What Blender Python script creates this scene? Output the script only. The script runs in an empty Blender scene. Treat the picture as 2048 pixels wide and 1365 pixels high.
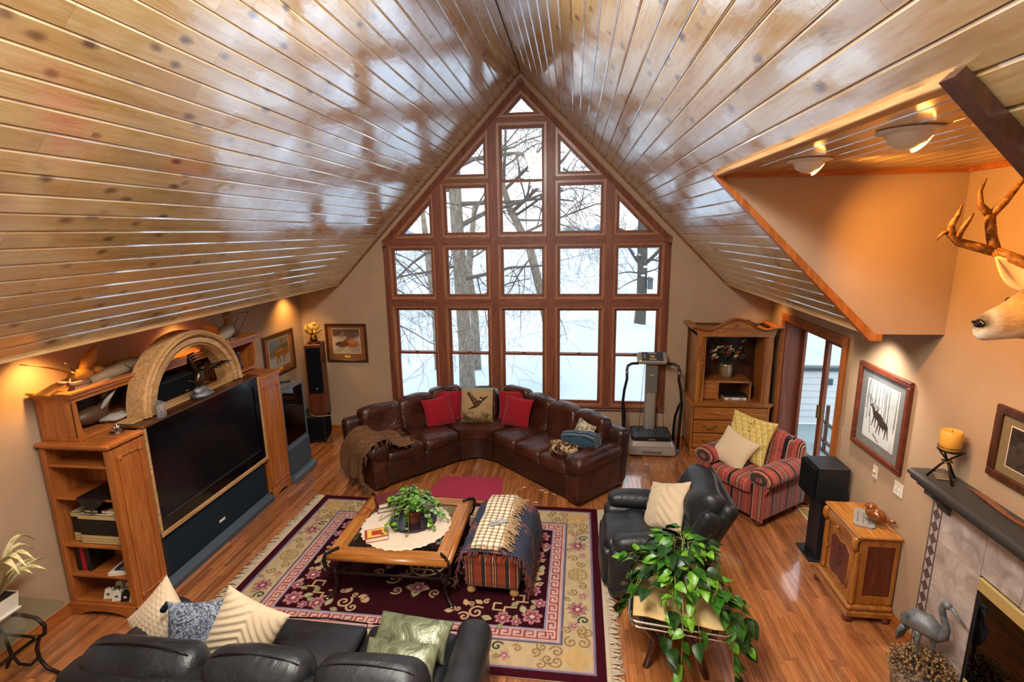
import bpy, bmesh, math, random
import numpy as np
from mathutils import Vector, Matrix, Euler

SC = bpy.context.scene
COL = SC.collection
PI = math.pi
random.seed(7)
RNG = np.random.default_rng(7)

# ------------------------------------------------------------------ camera
YAW, PITCH, ROLL = 0.1229137, 0.2090512, -0.0160268
FPX = 1032.6
def cam_axes():
    cy, sy, cp, sp = math.cos(YAW), math.sin(YAW), math.cos(PITCH), math.sin(PITCH)
    d = Vector((-sy*cp, cy*cp, -sp)); r = Vector((cy, sy, 0)); u = r.cross(d)
    cr, sr = math.cos(ROLL), math.sin(ROLL)
    return cr*r+sr*u, -sr*r+cr*u, d
_r, _u, _d = cam_axes()
cam = bpy.data.cameras.new('camera'); cam_o = bpy.data.objects.new('camera', cam); COL.objects.link(cam_o)
cam.sensor_fit = 'HORIZONTAL'; cam.sensor_width = 36; cam.lens = FPX/2048*36; cam.clip_start = 0.05; cam.clip_end = 2000
CAM_LOC = Vector((0.790, -7.848, 3.269))
cam_o.matrix_world = Matrix((( _r.x, _u.x, -_d.x, CAM_LOC.x), (_r.y, _u.y, -_d.y, CAM_LOC.y), (_r.z, _u.z, -_d.z, CAM_LOC.z), (0, 0, 0, 1)))
SC.camera = cam_o

# ------------------------------------------------------------------ world: plain overcast winter sky, brighter towards the zenith
W = bpy.data.worlds.new('overcast_sky'); SC.world = W; W.use_nodes = True
_n = W.node_tree.nodes; _l = W.node_tree.links
bg = _n['Background']
_tc = _n.new('ShaderNodeTexCoord'); _sx = _n.new('ShaderNodeSeparateXYZ'); _l.new(_tc.outputs['Generated'], _sx.inputs[0])
_mx = _n.new('ShaderNodeMath'); _mx.operation = 'MAXIMUM'; _l.new(_sx.outputs['Z'], _mx.inputs[0]); _mx.inputs[1].default_value = 0
_ml = _n.new('ShaderNodeMath'); _ml.operation = 'MULTIPLY_ADD'; _l.new(_mx.outputs[0], _ml.inputs[0]); _ml.inputs[1].default_value = 0.5; _ml.inputs[2].default_value = 1.0
SKY = 1.85
_ms = _n.new('ShaderNodeMath'); _ms.operation = 'MULTIPLY'; _l.new(_ml.outputs[0], _ms.inputs[0]); _ms.inputs[1].default_value = SKY
_l.new(_ms.outputs[0], bg.inputs['Strength']); bg.inputs['Color'].default_value = (0.93, 0.96, 1.0, 1)

# ------------------------------------------------------------------ unseen fill lights, added above and behind the view to brighten the room
def area(name, loc, rot, sx, sy, power, color=(1, 1, 1)):
    L = bpy.data.lights.new(name, 'AREA'); L.shape = 'RECTANGLE'; L.size = sx; L.size_y = sy; L.energy = power; L.color = color
    o = bpy.data.objects.new(name, L); COL.objects.link(o); o.location = loc; o.rotation_euler = rot; return o
area('ridge_fill_far', (0.0, -5.1, 4.86), (math.radians(8), 0, 0), 0.75, 1.9, 115, (1.0, 0.95, 0.88))
area('ridge_fill_near', (0.0, -6.6, 4.7), (math.radians(20), 0, 0), 0.9, 1.4, 170, (1.0, 0.95, 0.88))
area('loft_fill', (-0.6, -9.3, 3.0), (math.radians(92), 0, 0), 4.0, 1.6, 45, (1.0, 0.93, 0.84))
SC.view_settings.view_transform = 'Standard'; SC.view_settings.look = 'None'; SC.view_settings.gamma = 1.0
SC.view_settings.use_curve_mapping = False; SC.view_settings.exposure = 0.0
SC.cycles.max_bounces = 7; SC.cycles.diffuse_bounces = 3; SC.cycles.glossy_bounces = 3; SC.cycles.transmission_bounces = 4; SC.cycles.transparent_max_bounces = 10
SC.cycles.caustics_reflective = False; SC.cycles.caustics_refractive = False; SC.cycles.sample_clamp_indirect = 6.0
try: SC.cycles.use_denoising = True
except Exception: pass

# ------------------------------------------------------------------ helpers: colour, materials
def lin(h):
    h = h.lstrip('#'); o = []
    for i in (0, 2, 4):
        c = int(h[i:i+2], 16)/255; o.append(c/12.92 if c <= 0.04045 else ((c+0.055)/1.055)**2.4)
    return tuple(o)
def C4(c): 
    if isinstance(c, str): c = lin(c)
    return (c[0], c[1], c[2], 1.0)
MATS = {}
class NT:
    def __init__(s, name):
        s.m = bpy.data.materials.new(name); s.m.use_nodes = True; s.nt = s.m.node_tree; s.b = s.nt.nodes['Principled BSDF']; s.out = s.nt.nodes['Material Output']
    def n(s, typ, props=None, **inp):
        nd = s.nt.nodes.new('ShaderNode'+typ)
        for k, v in (props or {}).items(): setattr(nd, k, v)
        for k, v in inp.items():
            key = int(k[1:]) if k[0] == 'i' and k[1:].isdigit() else k.replace('_', ' ')
            s.set(nd.inputs[key], v)
        return nd
    def set(s, sock, v):
        if isinstance(v, bpy.types.NodeSocket): s.nt.links.new(v, sock)
        elif isinstance(v, (tuple, list)) and len(v) == 3 and sock.type == 'RGBA': sock.default_value = (*v, 1)
        else: sock.default_value = v
    def p(s, **kw):
        for k, v in kw.items(): s.set(s.b.inputs[k.replace('_', ' ')], v)
    def coord(s, scale=(1, 1, 1), rot=(0, 0, 0), rand=False, tone=False, kind='Object', attr=None):
        tc = s.n('TexCoord'); v = tc.outputs[kind]
        if rand:
            oi = s.n('ObjectInfo'); cm = s.n('CombineXYZ'); 
            m = s.n('Math', dict(operation='MULTIPLY'), i0=oi.outputs['Random'], i1=37.0)
            s.set(cm.inputs[0], m.outputs[0]); s.set(cm.inputs[1], m.outputs[0]); s.set(cm.inputs[2], m.outputs[0])
            v = s.n('VectorMath', dict(operation='ADD'), i0=v, i1=cm.outputs[0]).outputs[0]
        if tone:
            at = s.n('Attribute', dict(attribute_name='tone')); m = s.n('Math', dict(operation='MULTIPLY'), i0=at.outputs['Fac'], i1=53.0)
            cm = s.n('CombineXYZ'); [s.set(cm.inputs[i], m.outputs[0]) for i in range(3)]
            v = s.n('VectorMath', dict(operation='ADD'), i0=v, i1=cm.outputs[0]).outputs[0]
        mp = s.n('Mapping', None, Vector=v); mp.inputs['Scale'].default_value = scale; mp.inputs['Rotation'].default_value = rot
        return mp.outputs[0]
    def noise(s, vec, scale=5, detail=4, rough=0.5, dist=0.0):
        return s.n('TexNoise', None, Vector=vec, Scale=scale, Detail=detail, Roughness=rough, Distortion=dist).outputs['Fac']
    def ramp(s, fac, stops, interp='LINEAR'):
        r = s.n('ValToRGB', None, Fac=fac); cr = r.color_ramp; cr.interpolation = interp
        while len(cr.elements) < len(stops): cr.elements.new(0.5)
        for e, (p, c) in zip(cr.elements, stops): e.position = p; e.color = C4(c) if not isinstance(c, (int, float)) else (c, c, c, 1)
        return r.outputs['Color']
    def mix(s, fac, a, b, mode='MIX'):
        m = s.n('Mix', dict(data_type='RGBA', blend_type=mode)); s.set(m.inputs[0], fac); s.set(m.inputs[6], a if not isinstance(a, str) else lin(a)); s.set(m.inputs[7], b if not isinstance(b, str) else lin(b)); return m.outputs[2]
    def math(s, op, a, b=0.0, c=None):
        m = s.n('Math', dict(operation=op), i0=a, i1=b)
        if c is not None: s.set(m.inputs[2], c)
        return m.outputs[0]
    def bump(s, h, strength=0.3, dist=0.01, normal=None):
        b = s.n('Bump', None, Height=h, Strength=strength, Distance=dist)
        if normal is not None: s.set(b.inputs['Normal'], normal)
        s.set(s.b.inputs['Normal'], b.outputs[0]); return b.outputs[0]

def M(name):
    return MATS[name]
def reg(t): MATS[t.m.name] = t.m; return t.m

def m_plain(name, col, rough=0.5, metal=0.0, spec=0.5, coat=0.0, var=0.0, bump=0.0, bscale=60, emis=None):
    t = NT(name); c = C4(col)
    if var:
        v = t.coord(); f = t.noise(v, 7, 4)
        t.p(Base_Color=t.mix(f, tuple(x*(1-var) for x in c[:3]), tuple(min(1, x*(1+var)) for x in c[:3])))
    else: t.p(Base_Color=c)
    t.p(Roughness=rough, Metallic=metal); t.b.inputs['Specular IOR Level'].default_value = spec; t.b.inputs['Coat Weight'].default_value = coat
    if bump: t.bump(t.noise(t.coord(), bscale, 3), bump, 0.004)
    if emis: t.b.inputs['Emission Color'].default_value = C4(emis[0]); t.b.inputs['Emission Strength'].default_value = emis[1]
    return reg(t)

def m_wood(name, dark, mid, light, axis='Z', scale=1.0, rough=0.38, coat=0.15, tone=False, rand=True, bump=0.12, tonevar=0.35):
    t = NT(name); sc = {'X': (0.6, 9, 9), 'Y': (9, 0.6, 9), 'Z': (9, 9, 0.6)}[axis]
    v = t.coord(tuple(x*scale for x in sc), rand=rand, tone=tone)
    n1 = t.noise(v, 2.2, 5, 0.6, 1.2); n2 = t.noise(v, 9, 6, 0.65, 0.3)
    f = t.math('ADD', t.math('MULTIPLY', n1, 0.65), t.math('MULTIPLY', n2, 0.35))
    c = t.ramp(f, [(0.30, dark), (0.50, mid), (0.68, light)])
    if tone:
        at = t.n('Attribute', dict(attribute_name='tone')); k = t.math('MULTIPLY_ADD', at.outputs['Fac'], tonevar, 1-tonevar*0.5)
        c = t.mix(1.0, c, t.n('CombineColor', None, Red=k, Green=k, Blue=k).outputs[0], 'MULTIPLY')
    t.p(Base_Color=c, Roughness=t.math('MULTIPLY_ADD', n2, 0.15, rough-0.07)); t.b.inputs['Coat Weight'].default_value = coat; t.b.inputs['Coat Roughness'].default_value = 0.2
    if bump: t.bump(n2, bump, 0.002)
    return reg(t)

def m_leather(name, col, rough=0.38, worn=None, wrinkle=0.35):
    t = NT(name); v = t.coord(rand=True)
    n = t.noise(v, 4.0, 5, 0.6, 0.6)
    c = C4(col)[:3]; w = C4(worn)[:3] if worn else tuple(min(1, x*1.8) for x in c)
    t.p(Base_Color=t.ramp(n, [(0.35, c), (0.72, w)]), Roughness=t.math('MULTIPLY_ADD', n, 0.2, rough-0.1))
    v2 = t.coord((1, 1, 1), rand=True)
    vo = t.n('TexVoronoi', dict(feature='F1'), Vector=v2, Scale=260.0)
    w1 = t.noise(v2, 7.0, 3, 0.55, 1.8)
    b1 = t.n('Bump', None, Height=w1, Strength=wrinkle, Distance=0.03)
    b2 = t.n('Bump', None, Height=vo.outputs['Distance'], Strength=0.12, Distance=0.002, Normal=b1.outputs[0])
    t.p(Normal=b2.outputs[0]); t.b.inputs['Coat Weight'].default_value = 0.08; t.b.inputs['Coat Roughness'].default_value = 0.3
    return reg(t)

def m_fabric(name, col, col2=None, scale=220, rough=0.9, bump=0.4, var=0.15, sheen=0.2):
    t = NT(name); v = t.coord(); c = C4(col)[:3]; c2 = C4(col2)[:3] if col2 else tuple(x*(1-var*2) for x in c)
    n = t.noise(v, 14, 4, 0.6); k = t.noise(v, scale, 2)
    t.p(Base_Color=t.mix(t.math('ADD', t.math('MULTIPLY', n, 0.6), t.math('MULTIPLY', k, 0.4)), c2, c), Roughness=rough)
    t.b.inputs['Sheen Weight'].default_value = sheen; t.b.inputs['Specular IOR Level'].default_value = 0.2
    t.bump(k, bump, 0.003)
    return reg(t)

def m_stripes(name, base, bands, period, axis=0, cross=None, crossper=0.1, rough=0.9):
    """woven stripes across one object axis; bands = [(start, end, colour)] in fractions of the period; cross = the faint check the other way"""
    t = NT(name); v = t.coord(); sx = t.n('SeparateXYZ', None, Vector=v); a = sx.outputs[axis]
    f = t.math('FRACT', t.math('DIVIDE', t.math('ADD', a, 10.0), period))
    stops = []; last = 0.0
    for s_, e_, c in bands:
        if s_ > last: stops.append((last, base))
        stops.append((s_, c)); last = e_
    if last < 1.0: stops.append((last, base))
    c = t.ramp(f, stops, 'CONSTANT')
    if cross:
        for ax2 in [i for i in range(3) if i != axis]:
            g = t.math('FRACT', t.math('DIVIDE', t.math('ADD', sx.outputs[ax2], 10.0), crossper))
            lns = t.ramp(g, [(0.0, 1.0), (0.5, 0.62), (0.66, 1.0), (0.82, 1.25), (0.86, 1.0)], 'CONSTANT')
            c = t.mix(0.55, c, lns, 'MULTIPLY')
    k = t.noise(v, 240, 2); c = t.mix(0.25, c, t.ramp(k, [(0.3, 0.55), (0.7, 1.2)]), 'MULTIPLY')
    t.p(Base_Color=c, Roughness=rough); t.b.inputs['Specular IOR Level'].default_value = 0.15; t.b.inputs['Sheen Weight'].default_value = 0.2
    t.bump(k, 0.3, 0.003); return reg(t)

def m_painted(name, rough=0.7, spec=0.3, bump=0.0, bscale=300, coat=0.0):
    t = NT(name); at = t.n('Attribute', dict(attribute_name='Col')); t.p(Base_Color=at.outputs['Color'], Roughness=rough)
    t.b.inputs['Specular IOR Level'].default_value = spec; t.b.inputs['Coat Weight'].default_value = coat
    if bump: t.bump(t.noise(t.coord(), bscale, 2), bump, 0.006)
    return reg(t)

def m_glass(name, tint=(0.95, 0.98, 1.0), refl=1.0, rough=0.0):
    t = NT(name); t.nt.nodes.remove(t.b)
    tr = t.n('BsdfTransparent', None, Color=tint); gl = t.n('BsdfGlossy', None, Roughness=rough); lw = t.n('LayerWeight', None, Blend=0.5); fr = t.math('MULTIPLY_ADD', t.math('POWER', lw.outputs['Facing'], 4.0), 0.95, 0.045)
    mx = t.n('MixShader', None, Fac=t.math('MULTIPLY', fr, refl)); t.set(mx.inputs[1], tr.outputs[0]); t.set(mx.inputs[2], gl.outputs[0])
    t.set(t.out.inputs['Surface'], mx.outputs[0]); return reg(t)

# ------------------------------------------------------------------ helpers: meshes
class MB:
    def __init__(s): s.v = []; s.f = []; s.tone = []; s.k = 0
    def add(s, verts, faces, tone=0.5):
        o = s.k; vs = [tuple(map(float, q)) for q in verts]; s.v += vs; s.k += len(vs)
        s.f += [tuple(o+i for i in fc) for fc in faces]; s.tone += [tone]*len(vs); return s
    def xf(s, mat, start=0):
        m = mat
        for i in range(start, s.k): s.v[i] = tuple(m @ Vector(s.v[i]))
        return s
    def box(s, x0, x1, y0, y1, z0, z1, b=0.0, tone=0.5):
        x0, x1 = min(x0, x1), max(x0, x1); y0, y1 = min(y0, y1), max(y0, y1); z0, z1 = min(z0, z1), max(z0, z1)
        if b <= 0:
            v = [(x, y, z) for x in (x0, x1) for y in (y0, y1) for z in (z0, z1)]
            return s.add(v, [(0, 1, 3, 2), (4, 6, 7, 5), (0, 4, 5, 1), (2, 3, 7, 6), (0, 2, 6, 4), (1, 5, 7, 3)], tone)
        b = min(b, 0.49*(x1-x0), 0.49*(y1-y0), 0.49*(z1-z0))
        lo = (x0, y0, z0); hi = (x1, y1, z1); v = []; idx = {}
        for cx in (0, 1):
            for cy in (0, 1):
                for cz in (0, 1):
                    c = (cx, cy, cz)
                    for a in range(3):
                        p = []
                        for i in range(3):
                            e = hi[i] if c[i] else lo[i]
                            if i != a: e += -b if c[i] else b
                            p.append(e)
                        idx[(c, a)] = len(v); v.append(p)
        F = []
        for a in range(3):
            o = [i for i in range(3) if i != a]
            for sd in (0, 1):
                q = []
                for (m, n) in ((0, 0), (1, 0), (1, 1), (0, 1)):
                    c = [0, 0, 0]; c[a] = sd; c[o[0]] = m; c[o[1]] = n; q.append(idx[(tuple(c), a)])
                F.append(tuple(q))
            for m in (0, 1):
                for n in (0, 1):
                    c0 = [0, 0, 0]; c0[o[0]] = m; c0[o[1]] = n; c1 = list(c0); c1[a] = 1; c0 = tuple(c0); c1 = tuple(c1)
                    F.append((idx[(c0, o[0])], idx[(c1, o[0])], idx[(c1, o[1])], idx[(c0, o[1])]))
        for cx in (0, 1):
            for cy in (0, 1):
                for cz in (0, 1): F.append(tuple(idx[((cx, cy, cz), a)] for a in range(3)))
        return s.add(v, F, tone)
    def prism(s, poly, axis, a0, a1, tone=0.5):
        """polygon given in the two other axes (in x,y,z order), extruded along axis"""
        n = len(poly)
        def mk(p, a):
            if axis == 'X': return (a, p[0], p[1])
            if axis == 'Y': return (p[0], a, p[1])
            return (p[0], p[1], a)
        v = [mk(p, a0) for p in poly]+[mk(p, a1) for p in poly]
        F = [tuple(range(n)), tuple(range(2*n-1, n-1, -1))]+[(i, (i+1) % n, n+(i+1) % n, n+i) for i in range(n)]
        return s.add(v, F, tone)
    def tube(s, pts, r, seg=8, cap=True, flat=None):
        pts = [Vector(p) for p in pts]; n = len(pts); rr = r if isinstance(r, (list, tuple)) else [r]*n
        v = []; up = None
        for i, p in enumerate(pts):
            d = (pts[min(i+1, n-1)]-pts[max(i-1, 0)])
            d = d.normalized() if d.length > 1e-9 else Vector((0, 0, 1))
            if up is None:
                a = Vector((0, 0, 1)) if abs(d.z) < 0.9 else Vector((1, 0, 0)); up = d.cross(a).normalized()
            else:
                up = (up-d*up.dot(d)); up = up.normalized() if up.length > 1e-6 else d.orthogonal().normalized()
            sd = d.cross(up)
            for k in range(seg):
                t = 2*PI*k/seg; q = up*math.cos(t)*rr[i]*(flat or 1)+sd*math.sin(t)*rr[i]; v.append(p+q)
        F = [(i*seg+k, i*seg+(k+1) % seg, (i+1)*seg+(k+1) % seg, (i+1)*seg+k) for i in range(n-1) for k in range(seg)]
        if cap: F += [tuple(range(seg-1, -1, -1)), tuple((n-1)*seg+k for k in range(seg))]
        return s.add(v, F)
    def lathe(s, prof, seg=16, c=(0, 0, 0), arc=2*PI):
        n = len(prof); v = []; full = abs(arc-2*PI) < 1e-6
        for k in range(seg if full else seg+1):
            t = arc*k/seg
            for (r, z) in prof: v.append((c[0]+r*math.cos(t), c[1]+r*math.sin(t), c[2]+z))
        F = []
        for k in range(seg):
            k2 = (k+1) % seg if full else k+1
            for i in range(n-1): F.append((k*n+i, k2*n+i, k2*n+i+1, k*n+i+1))
        if full:
            if prof[0][0] > 1e-6: F.append(tuple(k*n for k in range(seg-1, -1, -1)))
            if prof[-1][0] > 1e-6: F.append(tuple(k*n+n-1 for k in range(seg)))
        return s.add(v, F)
    def grid(s, P, cu=False, cv=False):
        P = np.asarray(P, float); a, b = P.shape[:2]; F = []
        for i in range(a if cu else a-1):
            for j in range(b if cv else b-1): F.append((i*b+j, ((i+1) % a)*b+j, ((i+1) % a)*b+(j+1) % b, i*b+(j+1) % b))
        return s.add(P.reshape(-1, 3), F)
    def soft(s, cx, cy, cz, sx, sy, sz, r=0.05, bulge=(0, 0, 0), n=6, wr=0.0, ws=9.0, rot=None, seed=0):
        h = np.array([sx, sy, sz])/2; r = min(r, *(h*0.98)); ax = []
        for i in range(3):
            e = [0, .2*r, .55*r, r]; inn = np.linspace(-(h[i]-r), h[i]-r, n)[1:-1] if h[i]-r > 1e-4 else []
            ax.append(np.array(sorted(set([round(x, 6) for x in [-h[i]+q for q in e]+list(inn)+[h[i]-q for q in e]]))))
        vd = {}; V = []; F = []
        def vid(p):
            k = (round(p[0], 5), round(p[1], 5), round(p[2], 5))
            if k not in vd: vd[k] = len(V); V.append(p)
            return vd[k]
        for a in range(3):
            o = [i for i in range(3) if i != a]
            for sg in (-1, 1):
                ids = []
                for u in ax[o[0]]:
                    row = []
                    for w in ax[o[1]]:
                        p = [0, 0, 0]; p[a] = sg*h[a]; p[o[0]] = u; p[o[1]] = w; row.append(vid(tuple(p)))
                    ids.append(row)
                for i in range(len(ids)-1):
                    for j in range(len(ids[0])-1): F.append((ids[i][j], ids[i+1][j], ids[i+1][j+1], ids[i][j+1]))
        P = np.array(V); inn = np.clip(P, -(h-r), h-r); d = P-inn; L = np.linalg.norm(d, axis=1, keepdims=True); L[L < 1e-9] = 1
        Q = inn+d/L*r; U = Q/h
        for a in range(3):
            o = [i for i in range(3) if i != a]
            Q[:, a] += bulge[a]*U[:, a]*np.clip(1-U[:, o[0]]**2, 0, 1)*np.clip(1-U[:, o[1]]**2, 0, 1)
        if wr:
            g = np.random.default_rng(seed+11)
            for _ in range(5):
                k = g.normal(size=3)*ws; ph = g.uniform(0, 6.28); Q += (d/L)*(wr*0.5*np.sin(Q@k+ph))[:, None]
        st = s.k; s.add(Q, F)
        mt = Matrix.Translation((cx, cy, cz))
        if rot is not None: mt = mt @ (rot.to_4x4() if not isinstance(rot, Euler) else rot.to_matrix().to_4x4())
        return s.xf(mt, st)
    def pillow(s, w, h, t, mat=None, n=16, pinch=0.10, pw=0.5, ridge=None):
        u = np.sin(np.linspace(-PI/2, PI/2, n+1)); U, V = np.meshgrid(u, u, indexing='ij')
        x = w/2*U*(1-pinch*(1-V**2)*np.abs(U)); y = h/2*V*(1-pinch*(1-U**2)*np.abs(V))
        z = t/2*(np.clip(1-U**2, 0, 1)*np.clip(1-V**2, 0, 1))**pw
        if ridge is not None: zf = z+ridge(x, y)*(z/(t/2))**0.4
        else: zf = z
        st = s.k
        A = np.stack([x, y, zf], 2).reshape(-1, 3); Bk = np.stack([x, y, -z], 2).reshape(-1, 3)
        m = n+1; idb = np.arange(m*m).reshape(m, m)+m*m
        idf = np.arange(m*m).reshape(m, m); 
        bnd = np.zeros((m, m), bool); bnd[0, :] = bnd[-1, :] = bnd[:, 0] = bnd[:, -1] = True
        idb = np.where(bnd, idf, idb)
        F = [(idf[i, j], idf[i+1, j], idf[i+1, j+1], idf[i, j+1]) for i in range(n) for j in range(n)]
        F += [(idb[i, j], idb[i, j+1], idb[i+1, j+1], idb[i+1, j]) for i in range(n) for j in range(n)]
        s.add(np.concatenate([A, Bk]), F)
        if mat is not None: s.xf(mat, st)
        return s
    def blob(s, c, r, seg=10, rings=7, rot=None, wob=0.0, seed=0):
        g = np.random.default_rng(seed); V = []; F = []
        r = (r, r, r) if isinstance(r, (int, float)) else r
        for i in range(rings+1):
            a = PI*i/rings
            for k in range(seg):
                b = 2*PI*k/seg; q = 1+wob*g.normal() if 0 < i < rings else 1
                V.append((r[0]*q*math.sin(a)*math.cos(b), r[1]*q*math.sin(a)*math.sin(b), r[2]*q*math.cos(a)))
        F = [(i*seg+k, (i+1)*seg+k, (i+1)*seg+(k+1) % seg, i*seg+(k+1) % seg) for i in range(rings) for k in range(seg)]
        st = s.k; s.add(V, F); mt = Matrix.Translation(c)
        if rot is not None: mt = mt @ rot.to_4x4()
        return s.xf(mt, st)
    def build(s, name, mat, parent=None, smooth=False, loc=None, tone=False, merge=True, auto=None):
        me = bpy.data.meshes.new(name)
        off = Vector(loc) if loc is not None else None
        vs = s.v if off is None else [(x-off.x, y-off.y, z-off.z) for x, y, z in s.v]
        me.from_pydata(vs, [], s.f)
        if tone: 
            at = me.attributes.new('tone', 'FLOAT', 'POINT'); at.data.foreach_set('value', s.tone)
        if merge:
            bm = bmesh.new(); bm.from_mesh(me); bmesh.ops.remove_doubles(bm, verts=bm.verts, dist=1e-5); bmesh.ops.recalc_face_normals(bm, faces=bm.faces); bm.to_mesh(me); bm.free()
        if smooth: me.polygons.foreach_set('use_smooth', [True]*len(me.polygons))
        me.update()
        if smooth and auto:
            try: me.set_sharp_from_angle(angle=math.radians(auto))
            except Exception: pass
        o = bpy.data.objects.new(name, me); COL.objects.link(o)
        if mat is not None: me.materials.append(MATS[mat] if isinstance(mat, str) else mat)
        if off is not None: o.location = off
        if parent is not None: o.parent = parent
        return o
def tag(o, label=None, cat=None, group=None, kind=None):
    if label: o['label'] = label
    if cat: o['category'] = cat
    if group: o['group'] = group
    if kind: o['kind'] = kind
    return o
def thing(name, label, cat, loc=(0, 0, 0), rz=0.0, group=None):
    o = bpy.data.objects.new(name, None); COL.objects.link(o); o.location = loc; o.rotation_euler = (0, 0, rz); o.empty_display_size = 0.1
    return tag(o, label, cat, group)
def struct(o): o['kind'] = 'structure'; return o
def root_struct(name, loc=(0, 0, 0)):
    o = bpy.data.objects.new(name, None); COL.objects.link(o); o.location = loc; o['kind'] = 'structure'; o.empty_display_size = 0.1; return o
def copy_tree(o, parent=None):
    c = o.copy(); COL.objects.link(c); c.parent = parent
    for ch in list(o.children): copy_tree(ch, c)
    return c
def R3(x=0, y=0, z=0): return Euler((math.radians(x), math.radians(y), math.radians(z))).to_matrix()
def T(x, y, z, rx=0, ry=0, rz=0): return Matrix.Translation((x, y, z)) @ R3(rx, ry, rz).to_4x4()
def paint_grid(name, w, h, nx, ny, fn, mat, parent=None, xf=None, zfn=None):
    """flat sheet w x h (local XY, centred) whose vertices carry the print colours given by fn(x, y) -> rgb in linear light"""
    xs = np.linspace(-w/2, w/2, nx+1); ys = np.linspace(-h/2, h/2, ny+1); Xg, Yg = np.meshgrid(xs, ys, indexing='ij')
    rgb = np.asarray(fn(Xg, Yg), np.float32)
    Zg = zfn(Xg, Yg) if zfn else np.zeros_like(Xg)
    co = np.stack([Xg, Yg, Zg], 2).reshape(-1, 3)
    if xf is not None:
        A = np.array(xf); co = co@A[:3, :3].T+A[:3, 3]
    me = bpy.data.meshes.new(name); nv = len(co); id_ = np.arange(nv).reshape(nx+1, ny+1)
    q = np.stack([id_[:-1, :-1], id_[1:, :-1], id_[1:, 1:], id_[:-1, 1:]], 2).reshape(-1, 4)
    me.vertices.add(nv); me.vertices.foreach_set('co', co.ravel().astype(np.float32))
    me.loops.add(q.size); me.loops.foreach_set('vertex_index', q.ravel().astype(np.int32))
    me.polygons.add(len(q)); me.polygons.foreach_set('loop_start', np.arange(0, q.size, 4, dtype=np.int32))
    try: me.polygons.foreach_set('loop_total', np.full(len(q), 4, np.int32))
    except Exception: pass
    ca = me.color_attributes.new('Col', 'FLOAT_COLOR', 'POINT')
    ca.data.foreach_set('color', np.concatenate([rgb.reshape(-1, 3), np.ones((nv, 1), np.float32)], 1).ravel())
    me.update(); me.validate(); me.polygons.foreach_set('use_smooth', [True]*len(me.polygons))
    o = bpy.data.objects.new(name, me); COL.objects.link(o); me.materials.append(MATS[mat])
    if parent is not None: o.parent = parent
    return o
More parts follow.
